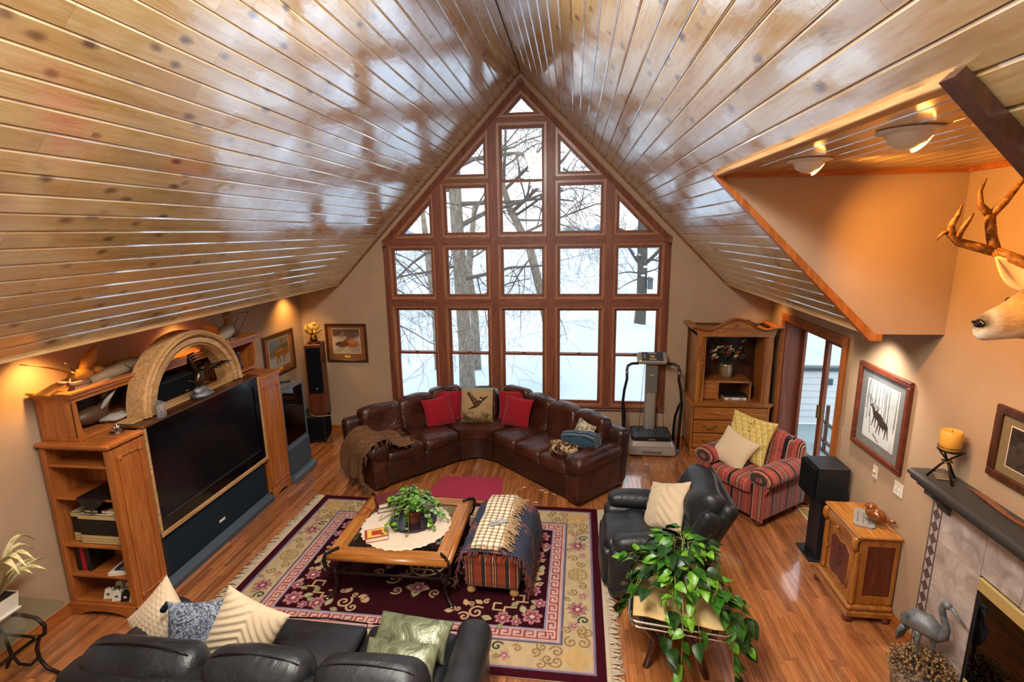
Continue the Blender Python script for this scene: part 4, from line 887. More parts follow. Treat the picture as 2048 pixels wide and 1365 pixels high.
def hutch():
    y0, y1 = -4.30, -1.83; x0, x1 = XL+0.02, -3.265; z0, z1 = 1.619, 2.02
    r = thing('oak_hutch', 'long low honey oak hutch with crown moulding on the cabinet tops', 'hutch', (-3.45, -3.06, z0)); f = LB(r)
    f(MB().box(x0, x1, y0, y1, z0, z0+0.03, 0.003), 'base', 'honey_oak_Y')
    for (a, c) in ((y0, y0+0.025), (y1-0.025, y1)): f(MB().box(x0, x1-0.01, a, c, z0+0.03, z1-0.06, 0.002), 'end_panel', 'honey_oak_Z')
    for yy in (-3.55, -2.62): f(MB().box(x0, x1-0.03, yy, yy+0.025, z0+0.03, z1-0.06, 0.002), 'divider', 'dark_wood_Z')
    f(MB().box(x0, x0+0.012, y0+0.025, y1-0.025, z0+0.03, z1-0.06), 'rear_panel', 'dark_wood_Z')
    # scalloped brackets at both ends of the open front
    for yy, sg in ((y0+0.0, 1), (y1, -1)):
        pts = [(yy, z0+0.03), (yy+sg*0.075, z0+0.03), (yy+sg*0.06, z0+0.06), (yy+sg*0.045, z0+0.075), (yy+sg*0.04, z0+0.14), (yy+sg*0.03, z0+0.19), (yy+sg*0.035, z0+0.28), (yy+sg*0.03, z1-0.06), (yy, z1-0.06)]
        b = MB(); b.prism(pts, 'X', x1-0.02, x1); f(b, 'bracket', 'honey_oak_Z')
    # crown: stepped moulding on three sides, sunken lid
    for k, (o, a, c) in enumerate(((0.0, 0.0, 0.03), (0.015, 0.03, 0.045), (0.030, 0.045, 0.075), (0.052, 0.075, 0.095))):
        b = MB(); zz = z1-0.065; b.box(x1-0.02, x1+o, y0-o, y1+o, zz+a, zz+c, 0.003); b.box(x0, x1-0.02, y0-o, y0+0.03, zz+a, zz+c, 0.003); b.box(x0, x1-0.02, y1-0.03, y1+o, zz+a, zz+c, 0.003); f(b, 'crown_moulding', 'honey_oak_Y')
    f(MB().box(x0, x1-0.02, y0+0.03, y1-0.03, z1-0.05, z1-0.03), 'lid', 'honey_oak_Y')
hutch()
def tv():
    y0, y1 = -3.995, -2.30; zt = 1.655
    r = thing('projection_television', 'large black rear projection television with oak frame', 'television', (-3.28, -3.15, 0)); f = LB(r)
    f(MB().box(-3.62, -3.02, y0+0.03, y1-0.03, 0.06, 1.56, 0.01), 'cabinet', 'black_satin')
    # oak picture frame
    b = MB(); b.box(-3.03, XF, y0, y0+0.028, 0.565, 1.62, 0.004); b.box(-3.03, XF, y1-0.028, y1, 0.565, 1.62, 0.004); b.box(-3.03, XF+0.004, y0, y1, 0.555, 0.60, 0.006); f(b, 'oak_frame', 'pale_oak_Y')
    f(MB().box(-3.26, XF+0.004, y0-0.005, y1+0.005, 1.62, zt-0.012, 0.006), 'top_shelf', 'dark_wood_Y')
    f(MB().box(-3.27, -3.10, y0+0.04, y1-0.04, zt-0.012, zt, 0.003), 'arch_plinth', 'pale_oak_Y')
    b = MB(); b.box(-3.02, XF-0.012, y0+0.028, y1-0.028, 1.535, 1.62); b.box(-3.02, XF-0.012, y0+0.028, y1-0.028, 0.60, 0.72); b.box(-3.02, XF-0.012, y0+0.028, y0+0.11, 0.72, 1.535); b.box(-3.02, XF-0.012, y1-0.11, y1-0.028, 0.72, 1.535); f(b, 'bezel', 'bezel_black')
    f(MB().box(-3.02, XF-0.022, y0+0.10, y1-0.10, 0.71, 1.545), 'screen', 'screen_black')
    f(MB().box(XF-0.012, XF-0.008, y0+0.10, y1-0.10, 0.722, 0.728), 'bezel_line', 'steel')
    b = MB(); b.box(-3.05, -2.995, y0+0.07, y1-0.05, 0.11, 0.56, 0.006); f(b, 'speaker_grille', 'navy_cloth')
    f(MB().box(-3.06, -3.0, y0+0.02, y0+0.075, 0.10, 0.56, 0.004), 'side_cheek', 'black_satin'); f(MB().box(-3.06, -3.0, y1-0.06, y1-0.01, 0.10, 0.56, 0.004), 'side_cheek', 'dark_wood_Z')
    b = MB(); b.prism([(-3.55, 0.0), (-2.94, 0.0), (-2.94, 0.05), (-2.965, 0.075), (-3.0, 0.11), (-3.55, 0.11)], 'Y', y0+0.01, y1-0.0); f(b, 'base', 'rack_panel')
    b = MB(); b.box(-2.995, -2.992, -3.22, -3.13, 0.235, 0.262); f(b, 'badge', 'label_print')
tv()
def arch():
    """carved semicircular arch standing on the television shelf"""
    yc = -3.135; z0 = 1.655; RO, RI = 0.70, 0.52
    r = thing('carved_arch', 'pale carved oak half round arch standing above the television', 'arch', (-3.18, yc, z0)); f = LB(r)
    rings = [(RI, -3.14), (RI+0.022, -3.085), (RI+0.028, -3.11), (RI+0.045, -3.11), (RI+0.05, -3.075), (RI+0.095, -3.07), (RI+0.10, -3.10), (RI+0.115, -3.10), (RI+0.12, -3.06), (RI+0.14, -3.04), (RI+0.148, -3.068), (RO-0.012, -3.06), (RO, -3.085)]
    n = 40; back = -3.26; P = []
    for i in range(n+1):
        a = PI*i/n; row = [(x, yc-rr*math.cos(a), z0+rr*math.sin(a)*0.97) for rr, x in rings]
        row += [(back, yc-RO*math.cos(a), z0+RO*math.sin(a)*0.97), (back, yc-RI*math.cos(a), z0+RI*math.sin(a)*0.97)]; P.append(row)
    b = MB(); b.grid(np.array(P), cv=True); b.add([tuple(q) for q in P[0]], [tuple(range(len(P[0])))]); b.add([tuple(q) for q in P[-1]], [tuple(range(len(P[-1])))]); f(b, 'arch_body', 'pale_oak_Y', smooth=True, auto=18)
    b = MB(); R = RI+0.1075
    for i in range(74): a = PI*(i+0.5)/74; b.blob((-3.094, yc-R*math.cos(a), z0+R*math.sin(a)*0.97), 0.0085, 6, 4)
    o = f(b, 'bead_row', 'pale_oak_Y', smooth=True); o['kind'] = 'stuff'
arch()
def rack():
    y0, y1 = -1.87, -1.32; H = 1.285
    r = thing('stereo_rack', 'black stereo rack with grey framed glass door beside the oak unit', 'rack', (-3.28, -1.59, 0)); f = LB(r)
    f(MB().box(-3.60, -3.0, y0, y0+0.02, 0.05, H-0.02, 0.003), 'side', 'black_satin'); f(MB().box(-3.60, -3.0, y1-0.02, y1, 0.05, H-0.02, 0.003), 'side', 'black_satin'); f(MB().box(-3.60, -3.58, y0, y1, 0.05, H-0.02), 'rear_panel', 'black_satin'); f(MB().box(-3.60, -2.99, y0-0.005, y1+0.005, H-0.03, H, 0.008), 'top', 'rack_grey')
    b = MB(); x = -2.965; b.box(x-0.025, x, y0, y0+0.022, 0.50, H-0.005, 0.004); b.box(x-0.025, x, y1-0.022, y1, 0.50, H-0.005, 0.004); b.box(x-0.025, x, y0, y1, H-0.03, H-0.003, 0.005); b.box(x-0.025, x, y0, y1, 0.50, 0.52, 0.004)
    fr = f(b, 'door_frame', 'rack_grey'); f(MB().box(x-0.018, x-0.012, y0+0.02, y1-0.02, 0.515, H-0.025), 'glass', 'smoked_glass', fr)
    for k, z in enumerate((0.55, 0.71, 0.87, 1.03)):
        b = MB(); b.box(-3.5, -3.04, y0+0.04, y1-0.05, z, z+0.11, 0.005); un = f(b, 'hifi_unit', 'black_plastic'); f(MB().box(-3.039, -3.036, y0+0.07, y1-0.2, z+0.03, z+0.05), 'display', 'steel', un)
        b = MB(); st = 0; b.lathe([(0.02, 0), (0.018, 0.015), (0, 0.015)], 12); b.xf(T(-3.04, y1-0.12, z+0.055, 0, 90, 0)); f(b, 'knob', 'silver', un)
    b = MB(); b.prism([(-3.02, 0.13), (-2.95, 0.13), (-2.955, 0.47), (-2.975, 0.50), (-3.02, 0.50)], 'Y', y0+0.01, y1-0.0); f(b, 'lower_panel', 'rack_panel')
    b = MB(); b.prism([(-3.6, 0.0), (-2.90, 0.0), (-2.875, 0.03), (-2.88, 0.075), (-2.91, 0.10), (-2.97, 0.11), (-3.6, 0.11)], 'Y', y0-0.01, y1+0.01); f(b, 'base', 'rack_grey')
    b = MB(); b.box(-3.58, -3.04, y0-0.006, y0+0.30, H, H+0.006, 0.002); o = b.build('cover_cloth', 'grey_cloth', loc=(-3.3, -1.72, H)); tag(o, 'grey felt cloth laid over the top of the stereo rack', 'cloth')
    q = thing('remote_control', 'black remote control lying on the stereo rack top', 'remote', (-3.18, -1.44, H)); q.rotation_euler = (0, 0, 0.5); MB().box(-0.09, 0.09, -0.022, 0.022, 0, 0.018, 0.006).build('body', 'black_plastic', q); MB().box(-0.07, 0.05, -0.014, 0.014, 0.018, 0.02).build('keypad', 'rack_grey', q)
rack()
def corner_audio():
    r = thing('subwoofer', 'black cube subwoofer on the floor in the far corner', 'speaker', (-3.39, -0.36, 0)); r.rotation_euler = (0, 0, math.radians(14))
    b = MB(); b.box(-0.21, 0.21, -0.20, 0.20, 0.03, 0.43, 0.012); b.build('cabinet', 'black_satin', r); MB().box(-0.235, 0.235, -0.22, 0.22, 0.43, 0.455, 0.01).build('top', 'black_satin', r)
    MB().box(-0.19, 0.19, -0.212, -0.20, 0.06, 0.41, 0.006).build('grille', 'speaker_cloth', r); MB().box(0.21, 0.218, -0.18, 0.18, 0.06, 0.41, 0.003).build('grille', 'speaker_cloth', r)
    for x in (-0.18, 0.18):
        for y in (-0.17, 0.17): MB().lathe([(0.022, 0), (0.025, 0.03)], 10, (x, y, 0)).build('foot', 'black_plastic', r)
    r = thing('tower_speaker', 'tall cherry wood tower speaker with black grille standing on the subwoofer', 'speaker', (-3.28, -0.33, 0.455)); r.rotation_euler = (0, 0, math.radians(14))
    MB().box(-0.125, 0.125, -0.15, 0.15, 0.0, 1.145, 0.006).build('cabinet', 'cherry_Z', r); MB().box(-0.10, 0.115, -0.165, -0.15, 0.36, 1.10, 0.008).build('grille', 'speaker_cloth', r)
    b = MB(); b.lathe([(0.012, 0), (0, 0.004)], 10); b.xf(T(0.02, -0.166, 0.44, 90, 0, 0)); b.build('badge', 'silver', r)
    r = thing('cable', 'pale cable lying on the subwoofer top beside the tower speaker', 'cable', (-3.20, -0.5, 0.456)); MB().tube([(-0.24, 0.12, 0.006), (-0.16, 0.0, 0.006), (-0.06, -0.045, 0.006), (0.05, -0.03, 0.006), (0.16, 0.01, 0.006)], 0.006, 6).build('cord', 'bloom_cream', r, smooth=True)
    # gold flower figurine on the tower
    r = thing('flower_figurine', 'gilded flower bouquet figurine on top of the tower speaker', 'figurine', (-3.28, -0.33, 1.60)); g = np.random.default_rng(5)
    MB().lathe([(0.095, 0), (0.10, 0.012), (0.085, 0.028), (0.0, 0.03)], 20).build('base', 'cherry_Z', r, smooth=True); MB().lathe([(0.045, 0.028), (0.06, 0.06), (0.05, 0.10), (0.03, 0.13), (0, 0.13)], 14).build('vase', 'old_brass', r, smooth=True)
    b = MB(); 
    for i in range(20): p = Vector(g.normal(size=3)).normalized(); b.tube([(0, 0, 0.11), (p.x*0.06, p.y*0.06, 0.17+0.05*p.z), (p.x*0.10, p.y*0.10, 0.22+0.07*p.z)], 0.004, 4)
    b.build('stems', 'old_brass', r)
    for i in range(24):
        p = Vector(g.normal(size=3)).normalized(); b = MB()
        for k in range(6): a = k*PI/3; b.blob((0.021*math.cos(a), 0.021*math.sin(a), 0), (0.019, 0.019, 0.010), 6, 4)
        b.blob((0, 0, 0.006), 0.013, 6, 4); b.xf(Matrix.Translation((p.x*0.115, p.y*0.115, 0.235+0.085*p.z)) @ p.to_track_quat('Z', 'Y').to_matrix().to_4x4()); b.build('blossom', 'gold_petal', r, smooth=True)
corner_audio()
# ------------------------------------------------------------------ things on the oak unit
def shelf_items():
    y0 = -4.352
    # set of black and cream volumes, spines to the camera
    x = -3.525; z = 0.680; n = 0; g = np.random.default_rng(2)
    first = None
    places = ['standing first at the wall end of the bookcase row', 'second from the wall end in the bookcase row', 'third from the wall end in the bookcase row', 'fourth from the wall end in the bookcase row', 'fifth from the wall end in the bookcase row', 'sixth from the wall end in the bookcase row', 'seventh from the wall end in the bookcase row', 'eighth from the wall end in the bookcase row', 'eighth from the front panel end of the bookcase row', 'seventh from the front panel end of the bookcase row', 'sixth from the front panel end of the bookcase row', 'fifth from the front panel end of the bookcase row', 'fourth from the front panel end of the bookcase row', 'third from the front panel end of the bookcase row', 'second from the front panel end of the bookcase row', 'standing last at the front panel end of the bookcase row']
    W, D, H = 0.0285, 0.20, 0.275
    def make():
        r = thing('book', '', 'book', (0, 0, 0))
        MB().box(0.0015, W-0.0015, 0.0, D, 0, H, 0.002).build('cover', 'book_black', r)
        MB().box(0.003, W-0.003, 0.004, D+0.002, 0.003, H+0.0005).build('pages', 'paper', r)
        for (a, c) in ((0.006, 0.026), (0.030, 0.050), (0.054, 0.082), (0.235, 0.271)): MB().box(0.0008, W-0.0008, -0.0012, 0.008, a, c).build('band', 'book_cream', r)
        return r
    src = make()
    for i, pl in enumerate(places):
        o = src if i == 0 else copy_tree(src)
        o.location = (x+W*i+(0.012 if i >= 3 else 0), y0+0.045+(0.03 if i < 3 else 0), z); tag(o, 'black volume with cream bands, '+pl, 'book', 'encyclopedia volumes in the bookcase')
    # books lying on the row
    for (xx, w, m, lab) in ((-3.30, 0.17, 'book_black', 'black book lying flat on the encyclopedia row'), (-3.115, 0.10, 'book_cream', 'cream book lying flat on the encyclopedia row'), (-3.21, 0.09, 'book_red', 'dark red book lying between two others on the encyclopedia row')):
        r = thing('book', lab, 'book', (xx, -4.21, 0.956)); MB().box(-w/2, w/2, -0.07, 0.07, 0, 0.006, 0.001).box(-w/2, w/2, -0.07, 0.07, 0.026, 0.032, 0.001).box(-w/2, -w/2+0.005, -0.07, 0.07, 0, 0.032).build('cover', m, r); MB().box(-w/2+0.004, w/2-0.004, -0.066, 0.066, 0.006, 0.026).build('pages', 'paper', r)
    # binders on the fourth shelf
    z = 0.392
    for i, (xx, m, lab) in enumerate(((-3.53, 'bell_black', 'black ring binder against the shelf side'), (-3.485, 'binder_red', 'bright red ring binder between black binders'), (-3.435, 'bell_black', 'black ring binder to the inner side of the red one'))):
        r = thing('ring_binder', lab, 'binder', (xx, -4.19, z)); MB().box(-0.02, 0.02, -0.10, 0.12, 0, 0.235 if i == 1 else 0.245, 0.004).build('cover', m, r); MB().box(-0.015, 0.015, -0.095, 0.121, 0.004, 0.225).build('pages', 'paper', r)
    for k, (dx, rz, lab) in enumerate(((0.0, 12, 'magazine at the bottom of the loose shelf stack'), (0.008, 6, 'magazine in the middle of the loose shelf stack'), (0.0, 9, 'grey printed magazine lying on top of the loose shelf stack'))):
        r = thing('magazine', lab, 'magazine', (-3.13+dx, -4.22, z+0.008*k), math.radians(rz), 'magazines on the lower shelf'); MB().box(-0.105, 0.105, -0.10, 0.13, 0, 0.0075, 0.0015).build('pages', 'paper', r)
        if k == 2: 
            def fn(X, Y): n_ = np.sin(X*60+np.sin(Y*40))*np.sin(Y*45); c = np.where((n_ > 0.1)[..., None], np.array(lin('#8b8d8e')), np.array(lin('#2d2f33'))); return c
            paint_grid('cover_print', 0.17, 0.16, 30, 30, fn, 'picture_print', r, T(0, 0.02, 0.0082))
    # bells on the bottom shelf
    z = 0.135; bl = [(-3.30, -4.27, 'bell_white', 'white hand bell nearest the wall in the front row on the bottom shelf'), (-3.20, -4.29, 'bell_white', 'second white hand bell in the front row on the bottom shelf'), (-3.115, -4.29, 'bell_black', 'black hand bell in the front row on the bottom shelf'), (-3.035, -4.285, 'bell_white', 'white hand bell nearest the front panel on the bottom shelf'), (-3.29, -4.17, 'bell_white', 'white hand bell behind at the wall side of the bottom shelf'), (-3.19, -4.17, 'bell_white', 'white hand bell behind the black one on the bottom shelf'), (-3.07, -4.17, 'bell_white', 'white hand bell behind at the front panel side of the bottom shelf')]
    for (xx, yy, m, lab) in bl:
        r = thing('hand_bell', lab, 'bell', (xx, yy, z), 0.2, 'hand bells on the bottom shelf')
        b = MB(); b.prism([(-0.042, 0), (0.042, 0), (0.028, 0.085), (-0.028, 0.085)], 'Y', -0.001, 0.001)
        b = MB(); v = []
        for zz, w, d in ((0, 0.042, 0.032), (0.085, 0.026, 0.016)): v += [(-w, -d, zz), (w, -d, zz), (w, d, zz), (-w, d, zz)]
        b.add(v, [(0, 1, 2, 3), (4, 5, 6, 7), (0, 1, 5, 4), (1, 2, 6, 5), (2, 3, 7, 6), (3, 0, 4, 7)]); b.build('body', m, r)
        b = MB(); b.tube([(-0.018, 0, 0.085), (-0.018, 0, 0.11), (0.018, 0, 0.11), (0.018, 0, 0.085)], 0.005, 6); b.build('handle', 'bell_black' if m == 'bell_white' else 'silver', r)
        MB().box(-0.012, 0.012, -0.028, -0.0255, 0.03, 0.05).build('label', 'rail_dark' if m == 'bell_white' else 'bell_white', r)
    # black beaded runner over the second shelf with a little metal figure
    def zf(X, Y): return 0*X
    r = thing('beaded_runner', 'black beaded cloth runner hanging over the second shelf edge', 'cloth', (-3.20, -4.2, 1.128)); b = MB()
    pts = [(-0.17, 0.14, 0.004), (0.22, 0.14, 0.004), (0.22, -0.145, 0.004), (-0.17, -0.145, 0.004)]
    b.box(-0.16, 0.215, -0.142, 0.14, 0.0, 0.005, 0.001); b.prism([(-0.16, 0.004), (0.12, 0.004), (0.06, -0.05), (-0.03, -0.115), (-0.12, -0.06)], 'Y', -0.148, -0.142); b.build('cloth', 'bell_black', r)
    g = np.random.default_rng(4)
    b = MB()
    for i in range(26): b.blob((g.uniform(-0.14, 0.20), g.uniform(-0.13, 0.12), 0.007), 0.006, 6, 4)
    for i in range(16): 
        u = g.uniform(-0.10, 0.08); b.blob((u, -0.150, g.uniform(-0.055, 0.0)), 0.006, 6, 4)
    o = b.build('beads', 'bronze', r); o['kind'] = 'stuff'
    r = thing('bell_figure', 'little silver bell figure standing on the black runner', 'figurine', (-3.125, -4.22, 1.133)); MB().lathe([(0.026, 0), (0.022, 0.02), (0.012, 0.05), (0.016, 0.06), (0.006, 0.075), (0, 0.085)], 14).build('body', 'silver', r, smooth=True); MB().tube([(0, 0, 0.08), (0, 0, 0.105)], 0.003, 6).build('handle', 'silver', r)
shelf_items()
def wing(b, root, tip, up, chord, th=0.01, n=8, fing=0):
    """a feathered wing blade from root to tip"""
    root = Vector(root); tip = Vector(tip); d = tip-root; side = d.cross(Vector(up)).normalized(); P = []
    for i in range(n+1):
        t = i/n; c = chord*(0.55+0.9*t*(1-t)*1.6)*(1-0.75*max(0, t-0.55)/0.45); p = root+d*t+Vector(up)*0.10*math.sin(t*PI)*d.length
        P.append([p+side*c*0.5, p+Vector(up)*th, p-side*c*0.5, p-Vector(up)*th])
    b.grid(np.array([[list(q) for q in r] for r in P]), cv=True); b.add([list(q) for q in P[0]], [(0, 1, 2, 3)]); b.add([list(q) for q in P[-1]], [(0, 1, 2, 3)])
    for k in range(fing):
        t = 0.45+0.55*k/max(1, fing-1); p = root+d*t; b.tube([p, p+side*chord*0.55+d*0.12, p+side*chord*0.8+d*0.18], [0.012, 0.010, 0.002], 5)
def birds():
    zt = 1.955+0.036
    # carved flying bird over driftwood (left)
    r = thing('driftwood', 'long grey driftwood log lying along the hutch top', 'driftwood', (-3.42, -3.88, zt)); b = MB()
    b.tube([(0.03, -0.28, 0.04), (0.0, -0.12, 0.055), (0.02, 0.02, 0.07), (0.0, 0.2, 0.08), (-0.02, 0.36, 0.09), (-0.03, 0.50, 0.075)], [0.025, 0.045, 0.055, 0.065, 0.07, 0.045], 9); b.tube([(0.02, -0.12, 0.06), (0.06, -0.3, 0.09), (0.06, -0.42, 0.14)], [0.03, 0.02, 0.01], 7); b.tube([(0.0, 0.1, 0.07), (0.06, 0.0, 0.02), (0.05, -0.16, 0.025)], [0.04, 0.03, 0.012], 7); b.build('log', 'driftwood', r, smooth=True)
    b = MB(); b.tube([(0.02, -0.10, 0.06), (0.0, -0.22, 0.19), (0.03, -0.30, 0.27)], [0.013, 0.010, 0.006], 6); b.tube([(0.0, 0.14, 0.08), (0.01, 0.17, 0.17)], [0.012, 0.006], 6); b.build('twig', 'twig', r, smooth=True)
    r = thing('flying_bird_carving', 'carved golden brown bird in flight with raised wings over driftwood', 'carving', (-3.42, -4.14, zt+0.06))
    b = MB(); b.blob((0, 0.10, 0.07), (0.055, 0.12, 0.055), 12, 8); b.build('body', 'carved_bird', r, smooth=True)
    b = MB(); b.blob((0.02, 0.24, 0.085), (0.035, 0.045, 0.035), 10, 7); b.tube([(0.02, 0.28, 0.08), (0.03, 0.32, 0.065)], [0.012, 0.003], 6); b.build('head', 'carved_bird', r, smooth=True)
    b = MB(); wing(b, (0, 0.12, 0.09), (0.03, 0.27, 0.30), (0.6, -0.5, 0.4), 0.11, 0.01); b.build('wing', 'carved_bird', r, smooth=True)
    b = MB(); wing(b, (0, 0.04, 0.09), (0.0, -0.36, 0.28), (0, 0.2, 0.3), 0.10, 0.01); b.build('wing', 'carved_bird', r, smooth=True)
    b = MB(); b.grid(np.array([[(-0.03, 0.0, 0.07), (0.03, 0.0, 0.07)], [(-0.05, -0.12, 0.045), (0.05, -0.12, 0.045)], [(-0.075, -0.26, 0.0), (0.075, -0.26, 0.0)]])); o = b.build('tail', 'carved_bird', r); md = o.modifiers.new('t', 'SOLIDIFY'); md.thickness = 0.012
    b = MB(); b.tube([(0.0, 0.08, 0.02), (0.02, 0.05, -0.04)], 0.006, 5); b.tube([(0.03, 0.12, 0.02), (0.04, 0.1, -0.04)], 0.006, 5); b.build('feet', 'twig', r)
    r = thing('maple_leaf_carving', 'reddish carved leaf beside the driftwood at the hutch end', 'carving', (-3.36, -4.20, zt)); b = MB(); pts = []
    for i in range(14): a = 2*PI*i/14; rr = 0.075 if i % 2 else 0.045; pts.append((rr*math.cos(a), rr*math.sin(a)))
    b.prism(pts, 'X', -0.006, 0.006); b.xf(T(0, 0, 0.065, 0, 0, 25)); b.build('leaf', 'cherry_Z', r)
    # grouse at the far end
    r = thing('grouse_mount', 'speckled grouse with raised head on driftwood at the far hutch end', 'bird', (-3.40, -2.18, zt))
    b = MB(); b.blob((0, 0, 0.14), (0.085, 0.15, 0.085), 14, 9, R3(18, 0, 0)); b.build('body', 'grey_feather', r, smooth=True)
    b = MB(); b.tube([(0, 0.05, 0.17), (0, 0.08, 0.25), (0, 0.075, 0.31)], [0.055, 0.05, 0.05], 10); b.blob((0, 0.08, 0.33), (0.055, 0.06, 0.055), 12, 8); b.build('head', 'grouse_feather', r, smooth=True)
    b = MB(); b.tube([(0, 0.13, 0.325), (0, 0.165, 0.31)], [0.014, 0.003], 6); b.build('beak', 'twig', r)
    b = MB(); 
    for k in range(6): a = -0.6+k*0.24; b.tube([(0, -0.12, 0.14), (0.10*math.sin(a), -0.24, 0.20+0.06*math.cos(a)), (0.14*math.sin(a), -0.29, 0.24+0.05*math.cos(a))], [0.015, 0.018, 0.004], 5)
    b.build('tail', 'grouse_feather', r, smooth=True)
    b = MB(); b.tube([(0.05, -0.02, 0.07), (0.06, 0, 0.03)], 0.008, 6); b.tube([(-0.03, -0.02, 0.07), (-0.03, 0, 0.03)], 0.008, 6); b.build('feet', 'twig', r)
    b = MB(); b.tube([(0.0, -0.2, 0.02), (0.03, 0.0, 0.03), (0.02, 0.2, 0.025)], [0.03, 0.035, 0.02], 8); b.build('perch', 'driftwood', r, smooth=True)
    r = thing('dry_twigs', 'thin dry twigs beside the grouse on the hutch', 'twigs', (-3.38, -1.98, zt)); b = MB()
    for p in ([(0, -0.1, 0.0), (0.0, 0.06, 0.14), (0.0, 0.26, 0.32)], [(0, 0.26, 0.32), (0, 0.12, 0.335), (0, -0.03, 0.33)], [(0, 0.0, 0.08), (0, -0.06, 0.2), (0, 0.05, 0.29)]): b.tube(p, [0.005, 0.004, 0.003], 5)
    b.build('twig', 'twig', r, smooth=True)
    # twigs left of the arch, bird seen through the arch
    for (yy, hh, lab) in ((-3.62, 0.13, 'single upright dry twig on the hutch left of the arch'), (-3.30, 0.22, 'forked dry twig on the hutch behind the arch')):
        r = thing('dry_twigs', lab, 'twigs', (-3.36, yy, zt)); b = MB(); b.tube([(0, 0, 0), (0.01, 0.01, hh*0.6), (0, -0.05, hh)], [0.005, 0.004, 0.002], 5); b.tube([(0.01, 0.01, hh*0.5), (0, 0.05, hh*0.85)], [0.004, 0.002], 5); b.build('twig', 'twig', r)
    r = thing('bird_on_branch', 'small grey bird figure on a branch seen through the arch', 'figurine', (-3.36, -3.14, zt)); b = MB(); b.blob((0, -0.02, 0.09), (0.035, 0.06, 0.045), 10, 7, R3(35, 0, 0)); b.blob((0, 0.02, 0.15), 0.028, 8, 6); b.build('body', 'grey_feather', r, smooth=True); b = MB(); b.tube([(0, -0.12, 0.02), (0, 0.02, 0.045), (0, 0.16, 0.12), (0, 0.3, 0.15)], [0.02, 0.022, 0.013, 0.006], 6); b.tube([(0, 0.16, 0.12), (0, 0.15, 0.20)], [0.008, 0.003], 5); b.build('branch', 'twig', r, smooth=True)
    # bronze eagle in front of the arch, on the television shelf
    zs = 1.643
    r = thing('eagle_sculpture', 'bronze eagle sculpture with spread wings inside the carved arch', 'sculpture', (-3.02, -3.16, zs)); r.scale = (1.0, 1.0, 1.0)
    b = MB(); b.blob((0, 0, 0.03), (0.08, 0.12, 0.045), 10, 6, wob=0.12, seed=3); b.blob((0.01, -0.04, 0.08), (0.055, 0.075, 0.05), 10, 6, wob=0.15, seed=4); b.build('rock_base', 'verdigris_metal', r, smooth=True)
    b = MB(); b.blob((0, -0.02, 0.20), (0.045, 0.055, 0.095), 12, 8, R3(-20, 0, 0)); b.build('body', 'bronze', r, smooth=True)
    b = MB(); b.blob((0.0, 0.05, 0.295), (0.026, 0.036, 0.026), 10, 7); b.tube([(0, 0.08, 0.29), (0, 0.105, 0.275)], [0.011, 0.002], 6); b.build('head', 'bronze', r, smooth=True)
    b = MB(); wing(b, (0, -0.02, 0.25), (-0.02, -0.10, 0.46), (0, -0.8, -0.2), 0.12, 0.008, fing=5); b.build('wing', 'bronze', r, smooth=True)
    b = MB(); wing(b, (0, 0.0, 0.25), (0.02, 0.30, 0.30), (0, 0, 0.8), 0.13, 0.008, fing=4); b.build('wing', 'bronze', r, smooth=True)
    b = MB(); wing(b, (0, -0.05, 0.15), (0, -0.17, 0.22), (0.3, 0, 1), 0.08, 0.008); b.build('tail', 'bronze', r, smooth=True)
    b = MB(); b.tube([(0.02, -0.01, 0.14), (0.02, -0.03, 0.09)], 0.014, 6); b.tube([(-0.02, 0.0, 0.14), (-0.02, -0.02, 0.09)], 0.014, 6); b.build('talons', 'bronze', r)
    r = thing('crystal_block', 'clear upright crystal block on the television shelf', 'ornament', (-2.99, -3.74, zs)); b = MB(); b.prism([(-0.03, 0), (0.03, 0), (0.03, 0.13), (-0.03, 0.16)], 'Y', -0.03, 0.03); b.xf(T(0, 0, 0, 0, 0, 25)); b.build('block', 'crystal', r); b = MB(); b.tube([(0, 0, 0.03), (0.004, 0, 0.06), (-0.003, 0, 0.09), (0, 0, 0.11)], [0.008, 0.012, 0.010, 0.004], 8); b.build('engraving', 'silver', r, smooth=True)
    r = thing('lotus_dish', 'silvery crystal lotus shaped candle dish on the bookcase top', 'ornament', (-3.12, -4.09, 1.618))
    for k in range(24):
        a = 2*PI*k/8+(k//8)*0.39; o_ = k//8; b = MB(); rr = 0.075-0.02*o_; h = 0.03+0.022*o_
        q = [(0.015, 0, 0.004), (rr*0.6, 0.016, h*0.5), (rr, 0, h), (rr*0.6, -0.016, h*0.5), (rr*0.6, 0, h*0.32)]; b.add(q, [(0, 1, 4), (1, 2, 4), (2, 3, 4), (3, 0, 4), (0, 1, 2, 3)]); b.xf(T(0, 0, 0, 0, 0, math.degrees(a))); b.build('petal', 'chrome', r)
    MB().lathe([(0.03, 0.0), (0.022, 0.006), (0.018, 0.03), (0, 0.03)], 14).build('cup', 'chrome', r, smooth=True)
    # duck in the near hutch bay, centre speaker and boxes in the middle bay
    zb = 1.65
